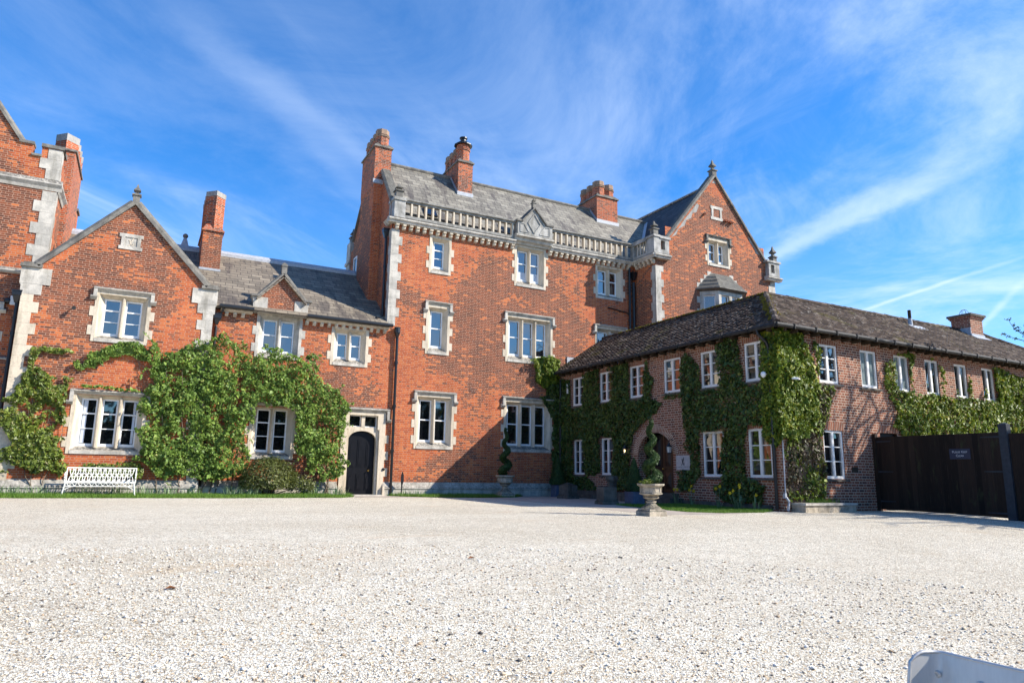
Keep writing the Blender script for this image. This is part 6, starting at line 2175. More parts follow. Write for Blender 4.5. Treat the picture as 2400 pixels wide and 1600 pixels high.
GRP = 'clumps of strap leaves along the house wall'
spots = [(-3.5, -1.0, 'leafy clump at the far left foot of the gable, nearest the picture edge'), (-3.0, -0.85, 'strap leaves left of the bench, second clump from the left picture edge'),
         (-2.35, -0.9, 'grey green strap leaves just left of the white bench leg'), (-1.2, -0.6, 'strap leaves under the left half of the white bench'), (-0.5, -0.6, 'strap leaves under the right half of the white bench'),
         (0.35, -0.7, 'tall strap leaf clump just right of the white bench'), (0.95, -0.65, 'strap leaf clump between the white bench and the wall drainpipe'), (1.6, -0.6, 'strap leaf clump at the foot of the drainpipe behind the climber'),
         (2.75, -0.95, 'strap leaf clump left of the rounded shrub'), (3.3, -1.15, 'strap leaves in front of the rounded shrub'), (5.45, -0.6, 'strap leaf clump below the right side of the big climber'),
         (6.2, -0.7, 'strap leaf clump beside the black arched door'), (8.75, -0.5, 'strap leaf clump at the foot of the long black drainpipe'), (9.1, -0.75, 'small strap leaf clump on the grass right of the long drainpipe')]
for i, (x, y, lab) in enumerate(spots):
    strap_clump('leaf_clump', x, y, 46 if i < 12 else 28, 0.33 if i < 12 else 0.24, 0.34, lab, 'plant', GRP)
GD = 'daffodils on the small lawn'
for (x, y, n, fl_, lab) in ((14.9, -10.6, 34, [(-.05, -.1, .62), (-.1, .1, .52), (.05, .0, .68), (-.22, .1, .46)], 'daffodil clump with the most yellow flowers on the lawn before the right hand annexe window'),
                            (15.1, -11.05, 16, [(0, 0, .42)], 'single flowered daffodil clump nearest the annexe drainpipe'),
                            (15.05, -9.75, 14, [(0, 0, .62), (-.06, .1, .56)], 'daffodils between the two right hand ground floor annexe windows'),
                            (15.2, -8.4, 16, [(0, 0, .60), (.1, .2, .48), (-.1, -.2, .46)], 'daffodils below the left edge of the right hand annexe window pair'),
                            (15.2, -7.75, 12, [(0, 0, .48), (0, .14, .48)], 'pair of daffodils beneath the pale name sign')):
    strap_clump('daffodil', x, y, n, 0.38, 0.14, lab, 'flower', GD, fl_)

# ---------------------------------------------------------------- white cast iron bench
be = thing('garden_bench', 'white cast iron bench with pierced gothic tracery back on the grass under the left window', 'bench', (-0.91, -1.0, 0.0))
BX0, BX1 = -1.80, -0.02


def bk(u, t, o=0.0):
    """point on the back panel: u along, t 0..1 up the leaning back"""
    return (u, -0.98 + 0.17 * t - o, 0.40 + 0.40 * t)


bk_m = MB()
bk_m.beam(bk(BX0, 1), bk(BX1, 1), 0.03, 0.03)
bk_m.beam(bk(BX0, 0.0), bk(BX1, 0.0), 0.03, 0.03)
NB = 13
pw = (BX1 - BX0 - 0.10) / NB
for i in range(NB):
    u0 = BX0 + 0.05 + i * pw
    c = u0 + pw / 2
    for (ta, tb, fl_) in ((0.03, 0.50, 0), (0.50, 0.97, 1)):
        lo, hi = (ta, tb) if not fl_ else (tb, ta)
        for s_ in (-1, 1):
            pts = []
            for q in np.linspace(0, 1, 6):
                w_ = (1 - q) ** 0.75 * pw / 2
                pts.append(bk(c + s_ * w_, lo + (hi - lo) * q))
            bk_m.tube(pts, 0.0095, 5)
        # small cusps
        for s_ in (-1, 1):
            pts = [bk(c + s_ * pw * 0.5 * math.sin(a) * 0.62, lo + (hi - lo) * (0.16 + 0.18 * math.cos(a))) for a in np.linspace(0.3, 2.6, 5)]
            bk_m.tube(pts, 0.0075, 4)
    # quatrefoil ring round the joints
    if i < NB - 1:
        cu = u0 + pw
        pts = []
        for a in np.linspace(0, 2 * math.pi, 17):
            r_ = 0.046 + 0.013 * math.cos(4 * a)
            pts.append(bk(cu + r_ * math.cos(a), 0.5 + r_ * 1.0 * math.sin(a) / 0.42))
        bk_m.tube(pts, 0.0085, 4, cap=False)
bk_m.build('backrest', M['bench'], be)
se = MB()
for k in range(9):
    y = -1.0 - 0.05 * k
    se.box(BX0 + 0.02, BX1 - 0.02, y - 0.016, y + 0.016, 0.388, 0.402)
se.box(BX0 + 0.02, BX0 + 0.05, -1.44, -0.98, 0.375, 0.3875)
se.box(BX1 - 0.05, BX1 - 0.02, -1.44, -0.98, 0.375, 0.3875)
se.build('seat', M['bench'], be)
fr = MB()
fr.beam((BX0 + 0.03, -1.43, 0.385), (BX1 - 0.03, -1.43, 0.385), 0.02, 0.02)
fr.beam((BX0 + 0.03, -1.43, 0.285), (BX1 - 0.03, -1.43, 0.285), 0.02, 0.02)
for i in range(NB + 11):
    a = BX0 + 0.05 + i * (BX1 - BX0 - 0.1) / (NB + 11)
    b = a + (BX1 - BX0 - 0.1) / (NB + 11)
    z0_, z1_ = (0.295, 0.385) if i % 2 else (0.385, 0.295)
    fr.tube([(a, -1.43, z0_), ((a + b) / 2, -1.43, (z0_ + z1_) / 2 + 0.012), (b, -1.43, z1_)], 0.008, 4)
fr.build('seat_apron', M['bench'], be)
for s_, x in ((1, BX0), (-1, BX1)):
    lg = MB()
    lg.tube([(x - s_ * 0.03, -1.47, 0.0), (x - s_ * 0.005, -1.45, 0.16), (x + s_ * 0.03, -1.44, 0.38)], [0.022, 0.018, 0.02], 6)
    lg.tube([(x - s_ * 0.01, -1.45, 0.18), (x + s_ * 0.10, -1.44, 0.24), (x + s_ * 0.17, -1.44, 0.285)], [0.012, 0.012, 0.01], 5)
    lg.build('leg', M['bench'], be)
    lg = MB()
    lg.tube([(x, -0.80, 0.0), (x, -0.93, 0.25), (x, -0.98, 0.40), (x, -0.90, 0.62), (x, -0.80, 0.82)], [0.02, 0.018, 0.02, 0.018, 0.016], 6)
    lg.build('leg', M['bench'], be)
    am = MB()
    am.tube([(x, -0.88, 0.66), (x, -1.1, 0.68), (x, -1.35, 0.65), (x, -1.46, 0.60), (x, -1.47, 0.54), (x, -1.43, 0.50), (x + s_ * .01, -1.43, 0.39)], [0.018, 0.022, 0.024, 0.02, 0.017, 0.016, 0.016], 6)
    am.tube([(x, -0.96, 0.42), (x, -1.1, 0.55), (x, -1.25, 0.50), (x, -1.40, 0.62)], 0.010, 5)
    am.build('armrest', M['bench'], be)

# ---------------------------------------------------------------- stone urns with spiral topiary


def urn(x, y, s, label):
    g = gz(x, y)
    t = thing('stone_urn', label, 'urn', (x, y, g), 'octagonal stone urns beside the path')
    b = MB()
    h = 0.255 * s
    b.box(x - h, x + h, y - h, y + h, g - 0.05, g + 0.10 * s)
    k = h * math.sqrt(2)
    b.lathe(x, y, [(k, g + 0.10 * s), (k * 0.86, g + 0.13 * s), (k * 0.86, g + 0.155 * s), (k * 0.80, g + 0.16 * s)], 4, math.pi / 4)
    b.build('base', M['urn_stone'], t)
    p = MB()
    ph = math.pi / 8
    prof = [(0.235, .155), (0.24, .18), (0.21, .20), (0.15, .235), (0.11, .275), (0.095, .30), (0.125, .312), (0.125, .332), (0.085, .345), (0.08, .365), (0.13, .385), (0.185, .41), (0.19, .425), (0.165, .44), (0.19, .455)]
    p.lathe(x, y, [(r * s, g + z * s) for r, z in prof], 16, ph)
    p.build('stem', M['urn_stone'], t)
    bo_ = MB()
    prof = [(0.17, .455), (0.22, .48), (0.285, .50), (0.285, .52), (0.262, .535), (0.258, .65), (0.275, .665), (0.33, .70), (0.335, .715), (0.335, .74), (0.295, .745), (0.28, .70)]
    bo_.lathe(x, y, [(r * s, g + z * s) for r, z in prof], 8, ph)
    for k_ in range(8):
        a = k_ * math.pi / 4 + math.pi / 4
        ca, sa = math.cos(a), math.sin(a)
        rr_ = 0.241 * s
        cpt = [(x + ca * rr_ - sa * du * s, y + sa * rr_ + ca * du * s) for du in (-0.07, 0.07)]
        for zz in (0.55, 0.64):
            bo_.beam((*cpt[0], g + zz * s), (*cpt[1], g + zz * s), 0.012 * s, 0.010 * s)
        for q in cpt:
            bo_.beam((*q, g + 0.55 * s), (*q, g + 0.65 * s), 0.012 * s, 0.012 * s, (ca, sa, 0.01))
    bo_.build('bowl', M['urn_stone'], t)
    so = MB()
    so.lathe(x, y, [(0.02, g + .705 * s), (0.285 * s, g + .70 * s)], 8, ph)
    so.build('soil', M['soil'], t)
    return t, g


def spiral(x, y, z0, z1, r0, tube0, turns, n, label, cat='topiary', ph=0.0, size=0.03):
    t = thing('spiral_topiary', label, cat, (x, y, z0), 'spiral clipped topiary')
    pts, rs = [], []
    K_ = 90
    for i in range(K_):
        q = i / (K_ - 1)
        a = ph + turns * 2 * math.pi * q
        rad = r0 * (1 - q) ** 0.8 + 0.012
        pts.append((x + rad * math.cos(a), y + rad * math.sin(a), z0 + (z1 - z0) * q))
        rs.append(tube0 * (1 - q * 0.72) * (0.75 + 0.25 * min(1, q * 8)))
    core = MB()
    core.tube(pts, [r * 0.86 for r in rs], 8)
    core.build('clipped_core', M['leaf_box'], t, smooth=True)
    k = n
    q = rng.random(k) ** 1.15
    idx = np.minimum((q * (K_ - 1)).astype(int), K_ - 2)
    A = np.array(pts)
    c = A[idx] + (A[idx + 1] - A[idx]) * rng.random((k, 1))
    tn = A[idx + 1] - A[idx]
    tn /= np.linalg.norm(tn, axis=1)[:, None]
    nv = rng.normal(size=(k, 3))
    nv -= (nv * tn).sum(1)[:, None] * tn
    nv /= np.linalg.norm(nv, axis=1)[:, None]
    P = c + nv * (np.array(rs)[idx] * (rng.uniform(0.82, 1.16, k) + 0.10 * (fbm(c[:, 2], np.arctan2(nv[:, 1], nv[:, 0]), 4.0, 77) - 0.5)))[:, None]
    leaf_mesh('foliage', P, nv + rng.normal(size=(k, 3)) * 0.9, size * 1.2, M['leaf_box'], t, droop=-0.3)
    st = MB()
    st.tube([(x, y, z0 - 0.04), (x, y, z0 + (z1 - z0) * 0.9)], [0.018, 0.006], 6)
    st.build('stem', M['bark_dark'], t)
    return t


UX, UY = 10.40, -12.32
u1_, g1_ = urn(UX, UY, 0.96, 'weathered octagonal stone urn nearest the camera at the edge of the gravel')
spiral(UX + 0.03, UY, g1_ + 0.68, 2.13, 0.125, 0.125, 3.6, 9000, 'tall slender spiral topiary in the near stone urn before the arched entrance', ph=2.6, size=0.026)
u2_, g2_ = urn(12.40, -1.30, 1.10, 'shaded stone urn standing against the red brick facade beside the large ground floor window')
spiral(12.40, -1.30, g2_ + 0.79, 2.56, 0.15, 0.145, 3.4, 7000, 'spiral topiary in the far stone urn against the red brick wall', ph=0.8, size=0.032)
up = thing('rim_plant', 'small bright green cushion plant spilling over the left rim of the near urn', 'plant', (UX - 0.2, UY - 0.15, g1_ + 0.7))
k = 500
P = np.stack([UX - 0.22 + rng.normal(0, 0.055, k), UY - 0.14 + rng.normal(0, 0.05, k), g1_ + 0.71 + np.abs(rng.normal(0, 0.04, k))], 1)
leaf_mesh('foliage', P, rng.normal(size=(k, 3)) + [0, -0.5, 1], 0.03, M['leaf_lime'], up)


def planter(x, y, r, h, label, cone_h, cone_r, lab2, turns):
    g = gz(x, y)
    t = thing('planter', label, 'planter', (x, y, g), 'blue grey planters by the annexe wall')
    p = MB()
    p.box(x - r, x + r, y - r, y + r, g - 0.02, g + h - 0.03)
    p.box(x - r - 0.015, x + r + 0.015, y - r - 0.015, y + r + 0.015, g + h - 0.03, g + h)
    p.box(x - r - 0.010, x + r + 0.010, y - r - 0.010, y + r + 0.010, g, g + 0.04)
    p.build('tub', M['blue_pot'], t)
    s = MB()
    s.box(x - r + 0.03, x + r - 0.03, y - r + 0.03, y + r - 0.03, g + h, g + h + 0.012)
    s.build('soil', M['soil'], t)
    z0 = g + h + 0.02
    t2 = thing('conical_topiary', lab2, 'topiary', (x, y, z0), 'clipped cones in the blue planters')
    pr = []
    for i in range(40):
        q = i / 39
        pr.append((max(0.015, cone_r * (1 - q) ** 0.75 * (0.86 + 0.16 * abs(math.sin(q * turns * math.pi)))), z0 + cone_h * q))
    core = MB()
    core.lathe(x, y, [(a * 0.9, b) for a, b in pr], 14)
    core.build('clipped_core', M['leaf_box'], t2, smooth=True)
    kk = 7000
    q = 1 - np.sqrt(rng.random(kk))
    a = rng.uniform(0, 6.283, kk)
    rr_ = np.interp(q, np.linspace(0, 1, 40), [v[0] for v in pr]) * rng.uniform(0.88, 1.07, kk)
    P = np.stack([x + rr_ * np.cos(a), y + rr_ * np.sin(a), z0 + cone_h * q], 1)
    leaf_mesh('foliage', P, np.stack([np.cos(a), np.sin(a), 0.3 + 0 * a], 1) + rng.normal(size=(kk, 3)) * 0.5, 0.034, M['leaf_box'], t2, droop=-0.3)


planter(14.95, -0.98, 0.19, 0.47, 'square blue grey planter in the corner where the annexe meets the facade', 1.12, 0.34, 'dark clipped cone topiary in the corner planter', 4)
planter(13.74, -7.45, 0.215, 0.40, 'square blue grey planter left of the arched entrance', 1.03, 0.30, 'dark clipped cone topiary in the planter beside the arched entrance', 4)


def stone_block(x, y, w_, h, cap, label, twist=0.0):
    g = gz(x, y)
    m = MB()
    k = w_ / 2 * math.sqrt(2)
    m.lathe(x, y, [(k * 1.2, g - 0.05), (k * 1.2, g + h * 0.16), (k * 1.0, g + h * 0.24), (k, g + h * (0.78 if cap else 0.95))] + ([(k * 1.04, g + h * 0.80), (k * 0.06, g + h)] if cap else [(k * 0.9, g + h)]), 4, math.pi / 4 + twist)
    o = m.build('stone_block', M['stone_dark'], None, bevel=0.012)
    return tag(o, label, 'stone block', 'old stone blocks along the path')


stone_block(14.38, -2.65, 0.50, 0.60, True, 'dark stone block with pyramid cap beside the corner planter', 0.15)
stone_block(12.86, -7.2, 0.46, 0.54, False, 'dark weathered stone block on the path before the column stump', -0.1)
cs = thing('column_stump', 'short carved stone column standing behind the weathered block under the ivy', 'column', (13.95, -6.0, gz(13.95, -6)))
g_ = gz(13.95, -6)
m = MB()
m.lathe(13.95, -6.0, [(0.20, g_ - .03), (0.20, g_ + .10), (0.155, g_ + .16), (0.155, g_ + .56)], 8, math.pi / 8)
m.build('shaft', M['stone_dark'], cs)
m = MB()
m.lathe(13.95, -6.0, [(0.165, g_ + .56), (0.165, g_ + .61), (0.15, g_ + .63), (0.17, g_ + .68), (0.21, g_ + .74), (0.215, g_ + .80), (0.20, g_ + .84), (0.19, g_ + .87)], 8, math.pi / 8)
m.build('capital', M['stone_dark'], cs)

# ---------------------------------------------------------------- lettering helper


def lettering(txt, size, M4, mat, parent, name='lettering', caps=False, extrude=0.003, width=None):
    cu = bpy.data.curves.new('tmp_text', 'FONT')
    cu.body = txt
    cu.size = size
    cu.align_x, cu.align_y = 'CENTER', 'CENTER'
    cu.extrude = extrude
    cu.space_line = 0.95
    cu.small_caps_scale = 0.78
    if caps:
        for i, ch_ in enumerate(txt):
            if ch_.islower():
                cu.body_format[i].use_small_caps = True
    ob = bpy.data.objects.new('tmp_text', cu)
    COL.objects.link(ob)
    dg = bpy.context.evaluated_depsgraph_get()
    me = bpy.data.meshes.new_from_object(ob.evaluated_get(dg))
    bpy.data.objects.remove(ob)
    bpy.data.curves.remove(cu)
    if width:
        xs = [v.co.x for v in me.vertices]
        f = width / (max(xs) - min(xs))
        for v in me.vertices:
            v.co.x *= f
    me.transform(M4)
    off = Vector(rootloc(parent))
    me.transform(Matrix.Translation(-off))
    me.materials.clear()
    me.materials.append(mat)
    me.name = name
    o = bpy.data.objects.new(name, me)
    COL.objects.link(o)
    o.parent = parent
    return o


def west_m(x, y, z):
    return Matrix(((0, 0, -1, x), (-1, 0, 0, y), (0, 1, 0, z), (0, 0, 0, 1)))


# name sign beside the entrance
sg = thing('name_sign', 'pale stone name sign with a black winged emblem right of the arched entrance', 'sign', (15.53, -7.70, 1.04))
m = MB(TW)
m.box(-8.02, -7.38, 0.01, 0.05, 1.04, 1.51)
m.build('board', M['sign_stone'], sg, bevel=0.004)
em = MB(lambda u, d, z: (XW - 0.05 - d, -u, z))
for i_, pg in enumerate(griffin(7.70, 1.315, 0.26)):
    em.prism(pg, 0.0, 0.004 + 0.0006 * i_)
em.build('emblem', M['sign_black'], sg)
lettering('THICKET PRIORY', 0.06, west_m(XW - 0.052, -7.70, 1.135), M['sign_grey'], sg, width=0.56, extrude=0.002)

# wall lanterns
for i, (y, lab) in enumerate(((-4.86, 'black wall lantern with lit bulb left of the arched entrance'), (-7.22, 'black wall lantern with pale glass right of the arched entrance above the name sign'))):
    ln_ = thing('wall_lantern', lab, 'lantern', (15.40, y, 1.6), 'lanterns either side of the entrance')
    m = MB()
    m.tube([(15.57, y, 2.0), (15.45, y, 2.03), (15.38, y, 1.97), (15.38, y, 1.90)], 0.012, 6)
    m.lathe(15.38, y, [(0.012, 1.92), (0.03, 1.88), (0.10, 1.80), (0.105, 1.785)], 6)
    m.lathe(15.38, y, [(0.07, 1.60), (0.075, 1.585), (0.02, 1.56), (0.005, 1.53)], 6)
    for k_ in range(6):
        a = k_ * math.pi / 3
        m.tube([(15.38 + 0.095 * math.cos(a), y + 0.095 * math.sin(a), 1.79), (15.38 + 0.07 * math.cos(a), y + 0.07 * math.sin(a), 1.595)], 0.006, 4)
    m.build('lantern_frame', M['iron'], ln_)
    gl_ = MB()
    for k_ in (1, 2, 3, 4, 5, 6) if i else (1, 2):
        a, b = k_ * math.pi / 3, (k_ + 1) * math.pi / 3
        gl_.poly([(15.38 + 0.068 * math.cos(a), y + 0.068 * math.sin(a), 1.60), (15.38 + 0.068 * math.cos(b), y + 0.068 * math.sin(b), 1.60),
                  (15.38 + 0.09 * math.cos(b), y + 0.09 * math.sin(b), 1.785), (15.38 + 0.09 * math.cos(a), y + 0.09 * math.sin(a), 1.785)])
    gl_.build('lantern_glass', M['lamp_glass'], ln_)
    if not i:
        bb = MB()
        bb.lathe(15.37, y, [(0.008, 1.66), (0.024, 1.69), (0.024, 1.72), (0.008, 1.75)], 8)
        bb.build('bulb', M['bulb'], ln_)
# security cameras on the annexe corner
sc_ = thing('security_camera', 'white dome camera on the ivy of the annexe entrance wall near its corner', 'camera', (15.40, -11.35, 3.7), 'white security cameras')
m = MB()
m.tube([(15.57, -11.35, 3.72), (15.30, -11.38, 3.72)], 0.015, 6)
m.lathe(15.28, -11.38, [(0.01, 3.78), (0.06, 3.76), (0.075, 3.70), (0.06, 3.64), (0.01, 3.60)], 12)
m.build('camera_body', M['white'], sc_, smooth=True)
sc_ = thing('security_camera', 'white bullet camera with black lens on the sunlit ivy of the annexe corner', 'camera', (16.0, -11.9, 3.55), 'white security cameras')
m = MB()
m.tube([(15.98, -11.66, 3.62), (15.98, -11.86, 3.62)], 0.018, 6)
m.lathe(0, 0, [(0.02, -0.10), (0.042, -0.10), (0.045, 0.08), (0.04, 0.085)], 10, T=lambda u, d, z: (15.98 + u + z * 0.5, -11.90 + d * 0.5 - z * 0.85, 3.58 + d * 0.85 + u * 0.0 - z * 0.1))
m.build('camera_body', M['white'], sc_)
m = MB()
m.lathe(0, 0, [(0.038, 0.08), (0.034, 0.095), (0.01, 0.097)], 10, T=lambda u, d, z: (15.98 + u + z * 0.5, -11.90 + d * 0.5 - z * 0.85, 3.58 + d * 0.85 - z * 0.1))
m.build('camera_lens', M['iron'], sc_)

# ---------------------------------------------------------------- gate, posts, fence
XGT = 19.5
TGT = WEST(XGT)
gt = thing('wooden_gate', 'pair of tall dark boarded wooden gates closing the yard beside the annexe', 'gate', (XGT, -13.4, -0.05))
for (a, b, nm, hs) in ((-12.931, -11.77, 'gate_leaf', 1), (-15.18, -12.933, 'gate_leaf', -1)):
    lf_ = MB(TGT)
    y = a
    while y < b - 0.02:
        e = min(y + 0.145, b)
        zt = 2.09 + 0.004 * random.uniform(-1, 1)
        zb = gz(XGT, y) + 0.05
        lf_.box(y + 0.0008, e - 0.0008, 0.0, 0.022 + random.uniform(-0.003, 0.003), zb, zt)
        y = e
    lf_.box(a, b, -0.05, -0.001, 1.80, 1.95)
    lf_.box(a, b, -0.05, -0.001, 0.20, 0.35)
    lo = lf_.build('gate_leaf', M['plank'], gt)
    zs2 = (1.95, 1.07, 0.22) if hs > 0 else (1.975, 1.09, 0.05)
    for z in zs2:
        hg = MB(TGT)
        p, q = (b, b - 0.46) if hs > 0 else (a, a + 0.46)
        hg.prism([(p, z - 0.025), (q, z - 0.010), (q, z + 0.010), (p, z + 0.025)] if p < q else [(q, z - 0.010), (p, z - 0.025), (p, z + 0.025), (q, z + 0.010)], 0.026, 0.034)
        hg.build('strap_hinge', M['post_grey'], lo)
gp = MB()
gp.box(XGT - 0.06, XGT + 0.06, -11.765, -11.665, -0.2, 2.19)
tag(gp.build('gate_post', M['plank'], bevel=0.006), 'dark wooden gate post fixed to the annexe wall', 'post')
gp = MB()
gp.box(XGT - 0.10, XGT + 0.10, -15.40, -15.20, -0.4, 2.29)
gp.lathe(XGT, -15.30, [(0.142, 2.29), (0.01, 2.33)], 4, math.pi / 4)
tag(gp.build('gate_post', M['post_grey'], bevel=0.006), 'tall grey painted gate post at the right picture edge', 'post')
fe = thing('fence_panel', 'dark boarded fence running on from the tall grey post', 'fence', (XGT, -17, -0.1))
fp_ = MB(TGT)
y = -21.0
while y < -15.42:
    fp_.box(y + 0.002, y + 0.143, 0.0, 0.022 + random.uniform(-0.003, 0.003), gz(XGT, y) - 0.05, 2.05)
    y += 0.145
fp_.build('boarding', M['plank'], fe)
fp_ = MB(TGT)
for z in (0.3, 1.7):
    fp_.box(-21.0, -15.42, -0.08, -0.001, z, z + 0.1)
fp_.build('rail', M['plank'], fe)
gs_ = thing('gate_sign', 'navy sign reading Please Keep Clear in white letters on the wooden gate', 'sign', (XGT - 0.03, -14.16, 1.42))
m = MB(TGT)
m.box(-14.43, -13.89, 0.030, 0.042, 1.415, 1.69)
m.build('board', M['sign_navy'], gs_)
lettering('Please Keep', 0.088, west_m(XGT - 0.0435, -14.16, 1.605), M['sign_text'], gs_, caps=True, width=0.385, extrude=0.001)
lettering('Clear', 0.088, west_m(XGT - 0.0435, -14.16, 1.505), M['sign_text'], gs_, caps=True, width=0.205, extrude=0.001)
# low stone planter at the corner of the annexe
pt_ = thing('stone_planter', 'low pale stone planter at the foot of the ivy on the annexe corner', 'planter', (16.8, -11.9, -0.05))
m = MB()
m.prism([(15.78, -0.2), (17.85, -0.2), (17.85, 0.13), (15.78, 0.13)], 0, 0.45, FRONT(-11.67))
m.build('planter_wall', M['urn_stone'], pt_)
m = MB()
m.prism([(15.75, 0.13), (17.88, 0.13), (17.88, 0.19), (15.75, 0.19)], 0, 0.49, FRONT(-11.67))
m.build('planter_coping', M['stone_grey'], pt_)
blades('planter_grass', [[(16.3, -11.75), (17.5, -11.75), (17.5, -11.95), (16.3, -11.95)]], 1600, 0.12, M['grass'], 'short grass growing along the top of the corner stone planter', lift=0.245)
# iron paddle stake by the long drainpipe
m = MB(FRONT(-0.30))
m.prism([(8.60, -0.05), (8.64, -0.05), (8.655, 0.35), (8.70, 0.5), (8.69, 0.72), (8.64, 0.86), (8.59, 0.72), (8.58, 0.5), (8.605, 0.35)], 0, 0.03)
tag(m.build('iron_stake', M['iron'], bevel=0.006), 'narrow black paddle shaped iron stake beside the long drainpipe', 'stake')

# ---------------------------------------------------------------- aluminium chair in the foreground corner
cx0, cy0 = 2.42, -23.66
gch = gz(cx0, cy0)
chn = thing('metal_chair', 'brushed aluminium chair with curved riveted backrest in the bottom right foreground', 'chair', (cx0, cy0, gch))
NU, NVv = 48, 14
hw_ = 0.205


def shell(u, v, o=0.0):
    """u -1..1 across, v 0..1 up; ends curl towards -x, top leans to +x"""
    z = gch + 0.47 + v * 0.385
    y = cy0 + u * hw_
    curl = 0.105 * max(0.0, abs(u) - 0.66) ** 1.4 / 0.34 ** 1.4
    x = cx0 - 0.065 + 0.075 * v - curl - 0.012 * (1 - u * u)
    yy_ = y - math.copysign(0.03 * max(0.0, abs(u) - 0.75) / 0.25, u) * 0.6
    # rounded top corners
    if abs(u) > 0.86:
        z -= 0.030 * ((abs(u) - 0.86) / 0.14) ** 2.0 * v ** 3
    return (x + o, yy_, z)


m = MB()
for o in (0.0, 0.010):
    m.add([shell(-1 + 2 * i / NU, j / NVv, o) for j in range(NVv + 1) for i in range(NU + 1)],
          [(j * (NU + 1) + i, j * (NU + 1) + i + 1, (j + 1) * (NU + 1) + i + 1, (j + 1) * (NU + 1) + i) for j in range(NVv) for i in range(NU)])
rim = [shell(-1, j / NVv, .005) for j in range(NVv + 1)] + [shell(-1 + 2 * i / NU, 1, .005) for i in range(1, NU + 1)] + [shell(1, 1 - j / NVv, .005) for j in range(1, NVv + 1)]
m.tube(rim, 0.0065, 6)
m.build('backrest', M['alu'], chn, smooth=True)
for u in (-0.62, 0.05, 0.70):
    p = shell(u, 0.83)
    bt = MB()
    bt.lathe(0, 0, [(0.0115, 0.0), (0.0115, 0.003), (0.008, 0.006), (0.0045, 0.006), (0.004, 0.002)], 12, T=lambda a, b, c, p=p: (p[0] - c, p[1] + a, p[2] + b))
    bt.build('rivet', M['alu'], chn)
m = MB()
sv_ = []
for j in range(9):
    for i in range(13):
        v, u = j / 8, -1 + i / 6
        sv_.append((cx0 - 0.06 - 0.42 * v, cy0 + u * 0.20 * (1 - 0.05 * v), gch + 0.455 - 0.018 * (1 - u * u) * math.sin(v * 3.1) - (0.03 * max(0, v - 0.8) * 5)))
m.add(sv_, [(j * 13 + i, j * 13 + i + 1, (j + 1) * 13 + i + 1, (j + 1) * 13 + i) for j in range(8) for i in range(12)])
m.add([(a, b, c - 0.012) for a, b, c in sv_], [(j * 13 + i, j * 13 + i + 1, (j + 1) * 13 + i + 1, (j + 1) * 13 + i) for j in range(8) for i in range(12)])
m.build('seat', M['alu'], chn, smooth=True)
for sy in (-1, 1):
    m = MB()
    m.tube([(cx0 - 0.46, cy0 + sy * 0.17, gch + 0.45), (cx0 - 0.50, cy0 + sy * 0.20, gch)], [0.016, 0.012], 8)
    m.build('leg', M['alu'], chn)
    m = MB()
    m.tube([(cx0 - 0.02, cy0 + sy * 0.17, gch + 0.70), (cx0 - 0.05, cy0 + sy * 0.17, gch + 0.45), (cx0 + 0.05, cy0 + sy * 0.19, gch)], [0.013, 0.016, 0.012], 8)
    m.build('leg', M['alu'], chn)

# ---------------------------------------------------------------- tree beyond the right picture edge, with budding twigs reaching into view
tr = thing('budding_tree', 'sparse budding branch of a tree reaching in at the right edge above the annexe roof', 'tree', (25.2, -16.2, gz(25, -16)))
tm = MB()
tips = []


def seen(p):
    c = MC.T @ (np.array(p) - np.array((0, -25, 0.86)))
    return c[2] > 0 and c[0] / c[2] < 0.752


def grow(p, d, L, r, depth):
    if seen(p + d * L) or seen(p + d * (L * 0.5)):
        d = Vector((abs(d.x), -abs(d.y), d.z)).normalized()
        if seen(p + d * L):
            return
    q = p + d * L
    mid = p + d * (L * 0.5) + Vector((random.gauss(0, .04), random.gauss(0, .04), random.gauss(0, .03))) * L
    tm.tube([p, mid, q], [r, r * 0.85, r * 0.68], 6 if r > 0.03 else 4)
    if depth == 0:
        tips.append(q)
        tips.append(mid)
        return
    for k_ in range(3 if depth > 1 else 2):
        nd = (d + Vector((random.gauss(0, .55), random.gauss(0, .55), random.gauss(0.05, .38)))).normalized()
        grow(q if k_ else p + d * (L * 0.75), nd, L * random.uniform(0.58, 0.8), r * 0.60, depth - 1)
    tips.append(q)


base = Vector((25.2, -16.2, gz(25, -16)))
tm.tube([base, base + Vector((0.05, 0.05, 1.6)), base + Vector((-0.1, 0.1, 3.2))], [0.26, 0.21, 0.18], 10)
for dv, L in (((-0.08, 0.02, 1.0), 2.9), ((0.03, -0.05, 1.0), 2.9), ((-0.35, -0.6, 0.9), 2.4), ((-0.55, -0.75, 0.7), 2.5), ((0.3, -0.9, 0.6), 2.6), ((-0.55, 0.35, 0.85), 1.7), ((0.5, -0.2, 0.9), 1.8), ((0.1, 0.6, 0.9), 1.6), ((-0.2, -0.6, 0.85), 1.6), ((-0.5, -0.1, 0.95), 1.6)):
    grow(base + Vector((-0.1, 0.1, 3.0 + random.random() * .2)), Vector(dv).normalized(), L, 0.11, 4)
